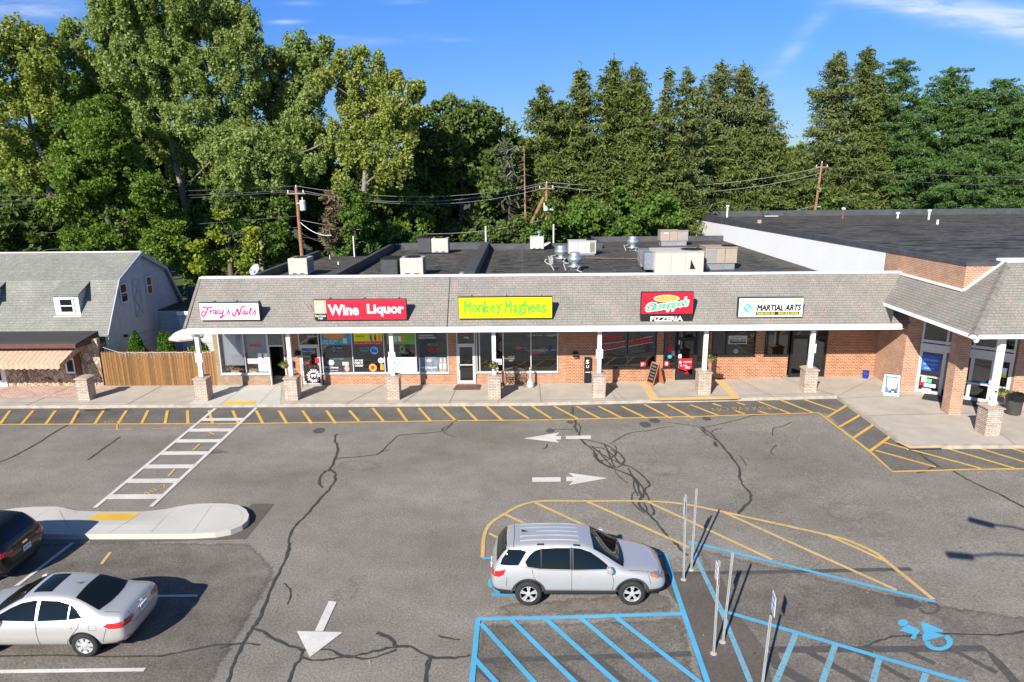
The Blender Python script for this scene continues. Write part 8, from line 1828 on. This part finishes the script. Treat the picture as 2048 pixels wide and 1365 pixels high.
VL = [('bright vine-covered bush left of the leaning brace pole', 66.8, [(1060, 455, 12), (1075, 470, 14), (1050, 475, 12), (1090, 465, 14)]), ('bright green vines climbing the pole with two transformers', 66.6, [(1098, 420, 10), (1100, 440, 14), (1110, 460, 16), (1125, 440, 14), (1130, 470, 16)]),
      ('bright vine bush right of the tall white mast pipe', 66.9, [(1150, 440, 20), (1165, 412, 16), (1180, 450, 20), (1200, 430, 20), (1175, 470, 18), (1130, 455, 14)]), ('vine bush above the pale grey rooftop unit', 67, [(1245, 408, 14), (1225, 450, 22), (1240, 430, 20), (1255, 455, 22), (1215, 470, 18)]),
      ('green bush above the far brown rooftop unit', 67.2, [(1270, 430, 14), (1290, 450, 24), (1310, 430, 22), (1335, 450, 24), (1275, 465, 20)]), ('green bush against the rear corner of the white wall', 67.2, [(1325, 418, 14), (1340, 440, 18), (1350, 455, 16), (1345, 465, 16), (1352, 432, 12)]),
      ('light green bush at the foot of the far right utility pole', 86, [(1660, 405, 16), (1685, 412, 16), (1710, 415, 15), (1640, 415, 12), (1735, 418, 12)]), ('light green vines low before the dark pines', 86.5, [(1990, 390, 10), (1985, 405, 12), (1995, 415, 12), (1975, 415, 12)])]
VL = [(a_v, y_v, l_v+[(u_+random.uniform(-8, 8), v_-r_v*1.5, r_v*.55) for k_v, (u_, v_, r_v) in enumerate(l_v) if k_v % 2 == 0]) for a_v, y_v, l_v in VL]
for i, (lab, Y_, lb) in enumerate(VL): bt('vine_bush', lab, 'vines', Y_, lb[0][0], lb, L_vine, seed=30+i, dens=1.2, size=.28, clump=.9, group='vine masses behind the shops', limbs=False, tr=.08)

def spruce(u, vt, Y, r, lab, seed, leaf=None, zmin=.08, dens=1.0, name='spruce_tree', open_=.0, group='tall spruces behind the shops', size=.17, hang=.26):
    global NL
    rng = np.random.default_rng(seed); tp = ony(u, vt, Y); h = tp.z; x = tp.x; r *= 1.32; t = thing(name, lab, 'tree', (x, Y, 0), group)
    MB().tube([(x, Y, 0), (x+rng.uniform(-.2, .2), Y, h*.5), (x, Y, h)], [.30, .2, .03], 8).build('trunk', BARK, t)
    P, segs = [], []; z = h*zmin; az = rng.uniform(0, 6); ex_ = rng.uniform(.50, .80); hang = hang*rng.uniform(.7, 1.6); ph = rng.uniform(0, 6); wv = rng.uniform(.5, 1.1)
    while z < h-.25:
        f = (z/h-zmin)/(1-zmin); L = r*(1-f)**ex_*rng.uniform(.72, 1.12)*min(1, .6+f*2.0)+.18; k = 6 if L > 1.2 else 4
        for j in range(k):
            if rng.uniform() < open_: continue
            az += 6.283/k+rng.uniform(-.35, .35); l = L*rng.uniform(.55, 1.2)*(.62 if math.sin(az*2+z*wv+ph) > .72 else 1); dz = -.16-.34*(1-f)+rng.uniform(-.07, .07); z_ = z+rng.uniform(-.14, .14)
            dx, dy = math.cos(az), math.sin(az); n_ = max(3, int(l/.15*dens)); q = np.linspace(.10, 1, n_)
            bx = x+dx*l*q; by_ = Y+dy*l*q; bz = z_+l*(dz*q+.26*q**3)
            segs.append(([(x, Y, z_), (x+dx*l*.5, Y+dy*l*.5, z_+l*(dz*.5+.03)), (x+dx*l, Y+dy*l, z_+l*(dz+.26))], .045, .008))
            wd = .10+.17*l*np.sin(np.clip(q, .1, .95)*3.0); m_ = 9
            for i in range(n_):
                off = rng.normal(size=(m_, 3))*np.array([wd[i], wd[i], .045]); off[:, 2] -= abs(rng.normal(size=m_))*(.05+hang*(1-f*.7)*min(1, l/2))
                P.append(np.array([bx[i], by_[i], bz[i]])+off)
        z += (.42+.34*(1-f))*rng.uniform(.75, 1.3)
    P.append(np.array([x, Y, h-.1])+rng.normal(size=(30, 3))*np.array([.07, .07, .4])-np.array([0, 0, .4]))
    P = np.concatenate(P); NL += len(P); branches(t, BARK, segs, 'branches', 4); leafmesh('needles', leaf or L_spr, P, size, rng, t, 2.2, .25); return t
SP = [(1085, 166, 72, 4.0, 'spruce at the left end of the spruce row, shorter than its neighbours', L_spr), (1122, 200, 74, 3.0, 'slim spruce wedged between the leftmost spruce and the round-topped one', L_spr), (1162, 135, 73, 4.0, 'round-topped spruce, third from the left of the row', L_spr), (1228, 118, 75, 4.3, 'tallest spruce of the left group, with a ragged top', L_spr), (1270, 128, 74, 3.4, 'thin-topped spruce just right of the tallest of the left group', L_spr), (1293, 195, 72, 2.8, 'short spruce filling the right flank of the left group', L_spr),
      (1338, 140, 76, 3.2, 'thin grey-green spruce right of the first gap in the row', L_sprb), (1376, 134, 78, 3.9, 'open spruce in the middle of the row with sky showing through', L_sprb), (1403, 160, 86, 2.8, 'slim spruce between two taller ones in the open middle group', L_sprb), (1441, 124, 88, 4.3, 'pointed spruce above the rear corner of the white wall', L_sprb), (1490, 128, 88, 4.4, 'pointed spruce, second from the right end of the row', L_sprb), (1524, 168, 87, 5.0, 'spruce at the right end of the row with tiers reaching toward the gap', L_sprb)]
for i, (u, v, Y_, r, lab, lf) in enumerate(SP): spruce(u, v, Y_, r, lab, 50+i, lf, open_=.15 if lf is L_sprb else .0, dens=.95)
LS = [(1105, 300, 70, 3.2, 'low drooping spruce before the left end of the spruce row'), (1200, 290, 71, 3.6, 'low broad spruce before the round-topped spruce'), (1290, 290, 71, 3.6, 'low broad spruce before the gap in the row'), (1350, 265, 73.5, 3.8, 'low broad spruce in front of the open middle group'), (1420, 270, 84.5, 4.6, 'low broad spruce right above the white wall corner'), (1490, 262, 84.5, 4.8, 'low broad spruce before the second spruce from the right'), (1555, 258, 85.5, 4.4, 'low spruce under the right end of the row'), (1600, 300, 87, 3.6, 'lowest spruce in the sky gap, left of the far pole')]
for i, (u, v, Y_, r, lab) in enumerate(LS): spruce(u, v, Y_, r, lab, 80+i, L_spr, dens=.95, group='low spruces before the tall ones')
spruce(1678, 103, 89, 5.4, 'ragged grey-green spruce just right of the sky gap', 95, L_sprb, open_=.18); spruce(1738, 92, 90, 4.6, 'tallest spruce on the right, with a forked top', 96, L_spr, open_=.06); spruce(1765, 150, 88, 3.6, 'spruce leaning against the first dark pine', 97, L_spr)
spruce(1700, 270, 87, 4.6, 'low brownish spruce behind the far utility pole', 98, L_spr, group='low spruces before the tall ones'); spruce(1760, 255, 87, 4.2, 'low brownish spruce left of the dark pines', 99, L_spr, group='low spruces before the tall ones')
# a grey dying spruce and two bare trunks
def snag(u, vt, vb_, Y, lab, seed, leaf=None, lo=.35, mat=BARKT, tw=1.3):
    rng = np.random.default_rng(seed); tp = ony(u, vt, Y); t = thing('dead_tree', lab, 'dead tree', (tp.x, Y, 0), 'bare trunks in the middle'); m = MB(); m.tube([(tp.x, Y, 0), (tp.x+.1, Y, tp.z*.5), (tp.x, Y, tp.z)], [.15, .09, .03], 8); m.build('trunk', mat, t)
    segs = []; P = []
    for i in range(95):
        z = tp.z*(lo+(1-lo)*rng.uniform()); a = rng.uniform(0, 6.28); l = tw*(1.15-z/tp.z)+.3; l *= rng.uniform(.5, 1); e = Vector((tp.x+l*math.cos(a), Y+l*math.sin(a), z-l*.25))
        segs.append(([(tp.x, Y, z), tuple(e)], .022, .006))
        if leaf and z > tp.z*.62: s = np.linspace(.3, 1, 12)[:, None]; P.append(np.array([tp.x, Y, z])*(1-s)+np.array(e)*s+rng.normal(size=(12, 3))*.10)
    branches(t, mat, segs, 'twigs', 3)
    if leaf: leafmesh('needles', leaf, np.concatenate(P), .22, rng, t, 3, .3)
snag(1015, 285, 480, 66.5, 'grey half-dead spruce with bare lower trunk', 101, L_grey, .25, BARK, 2.3); snag(1048, 292, 480, 66.8, 'tan bare trunk just left of the vine-covered pole', 102, None, .1, BARKT, 1.4)

def pine(u, vt, Y, r, lab, seed, lean=0, zmin=.05):
    global NL
    rng = np.random.default_rng(seed); tp = ony(u, vt, Y); h = tp.z; x = tp.x; t = thing('pine_tree', lab, 'tree', (x, Y, 0), 'dark white pines at the right'); MB().tube([(x-lean, Y, 0), (x-lean*.5, Y, h*.5), (x, Y, h)], [.38, .26, .04], 8).build('trunk', BARK, t)
    P, segs = [], []; z = h*zmin
    while z < h-.3:
        f = z/h; L = r*min(1, 1.6*(1-f)**.75)*(.55+.65*rng.uniform()); xc = x-lean*(1-f)
        for j in range(5):
            a = rng.uniform(0, 6.28); l = L*rng.uniform(.6, 1.1)+.4; up_ = rng.uniform(-.05, .42)+.42*f; e = np.array([xc+l*math.cos(a), Y+l*math.sin(a), z+l*up_*.8])
            segs.append(([(xc, Y, z), (xc+l*.5*math.cos(a), Y+l*.5*math.sin(a), z+l*up_*.25), tuple(e)], .06, .012))
            for q in np.linspace(.35, 1, max(2, int(l/.55))):
                c = np.array([xc, Y, z])*(1-q)+e*q; c[2] -= l*up_*.3*math.sin(q*3.14); rr = .55+.32*rng.uniform(); n_ = 74
                P.append(shellpts(c+rng.normal(size=3)*np.array([.35, .35, .12]), (rr*1.15, rr*1.0, .30), n_, rng, .1))
        z += .55+.5*rng.uniform()
    P.append(shellpts((x, Y, h-.3), (.4, .4, .5), 90, rng, .2)); P = np.concatenate(P); NL += len(P); branches(t, BARK, segs, 'branches', 4); leafmesh('needles', L_pine, P, .19, rng, t, 2.2); return t
PN = [(1806, 118, 88, 4.2, 'dark pine with a narrow crooked top beside the right spruces', .5), (1850, 190, 90, 4.6, 'dark pine filling the notch right of the crooked-topped pine', 0), (1902, 136, 91, 5.2, 'dark pine whose top leans out to the right', -1.5), (1955, 180, 90, 5.0, 'dark pine with open layered boughs, third from the right', 0), (2010, 162, 91, 5.2, 'dark pine with a feathered top close to the right edge', 0), (2050, 200, 89, 5.0, 'dark pine cut by the right edge', 0), (2100, 190, 89, 5, 'dark pine just past the right edge', 0)]
for i, (u, v, Y_, r, lab, ln) in enumerate(PN): pine(u, v, Y_, r, lab, 120+i, ln)
for i, (u, v, Y_, r, lab) in enumerate(((1830, 290, 86.5, 4.4, 'low dark pine before the crooked-topped one'), (1910, 300, 86.5, 4.6, 'low dark pine before the leaning one'), (1990, 290, 86.5, 4.6, 'low dark pine before the feathered one'), (2060, 300, 86.5, 4.6, 'low dark pine at the right edge'))): pine(u, v, Y_, r, lab, 140+i)
# woodland closing the view behind the counted trees
rng = np.random.default_rng(77); P = []
for i in range(330):
    u = rng.uniform(-150, 1085) ; Y_ = rng.uniform(72, 84); v = rng.uniform(270 if u < 620 else (330 if u < 850 else 290), 520); c = ony(u, v, Y_)
    if c.z < .5: continue
    P.append(shellpts(c, (2.0, 2.0, 1.6), 420, rng, .3))
for i in range(330):
    u = rng.uniform(1040, 2250); Y_ = rng.uniform(96, 112); v = rng.uniform(322, 480) ; c = ony(u, v, Y_)
    if c.z < .5: continue
    P.append(shellpts(c, (2.6, 2.6, 2.0), 380, rng, .3))
P = np.concatenate(P); P = P[P[:, 2] > 0]; NL += len(P)
tag(leafmesh('woodland', L_mapd, P, .55, rng, None, 1.2), 'dark mass of woodland leaves behind the trees', 'woodland', kind='stuff')
for i, (u, v, r, c_) in enumerate(((1575, 318, 30, L_map), (1610, 322, 26, L_mapd), (1545, 330, 24, L_mapd))): bt('distant_tree', ('rounded far tree in the middle of the sky gap', 'rounded far tree at the right side of the sky gap', 'rounded far tree hidden low at the left side of the sky gap')[i], 'tree', 125+i*3, u, [(u, v, r), (u-14, v+16, r), (u+14, v+14, r)], c_, seed=150+i, size=.5, clump=1.6, group='far trees in the sky gap')
print('leaves', NL)
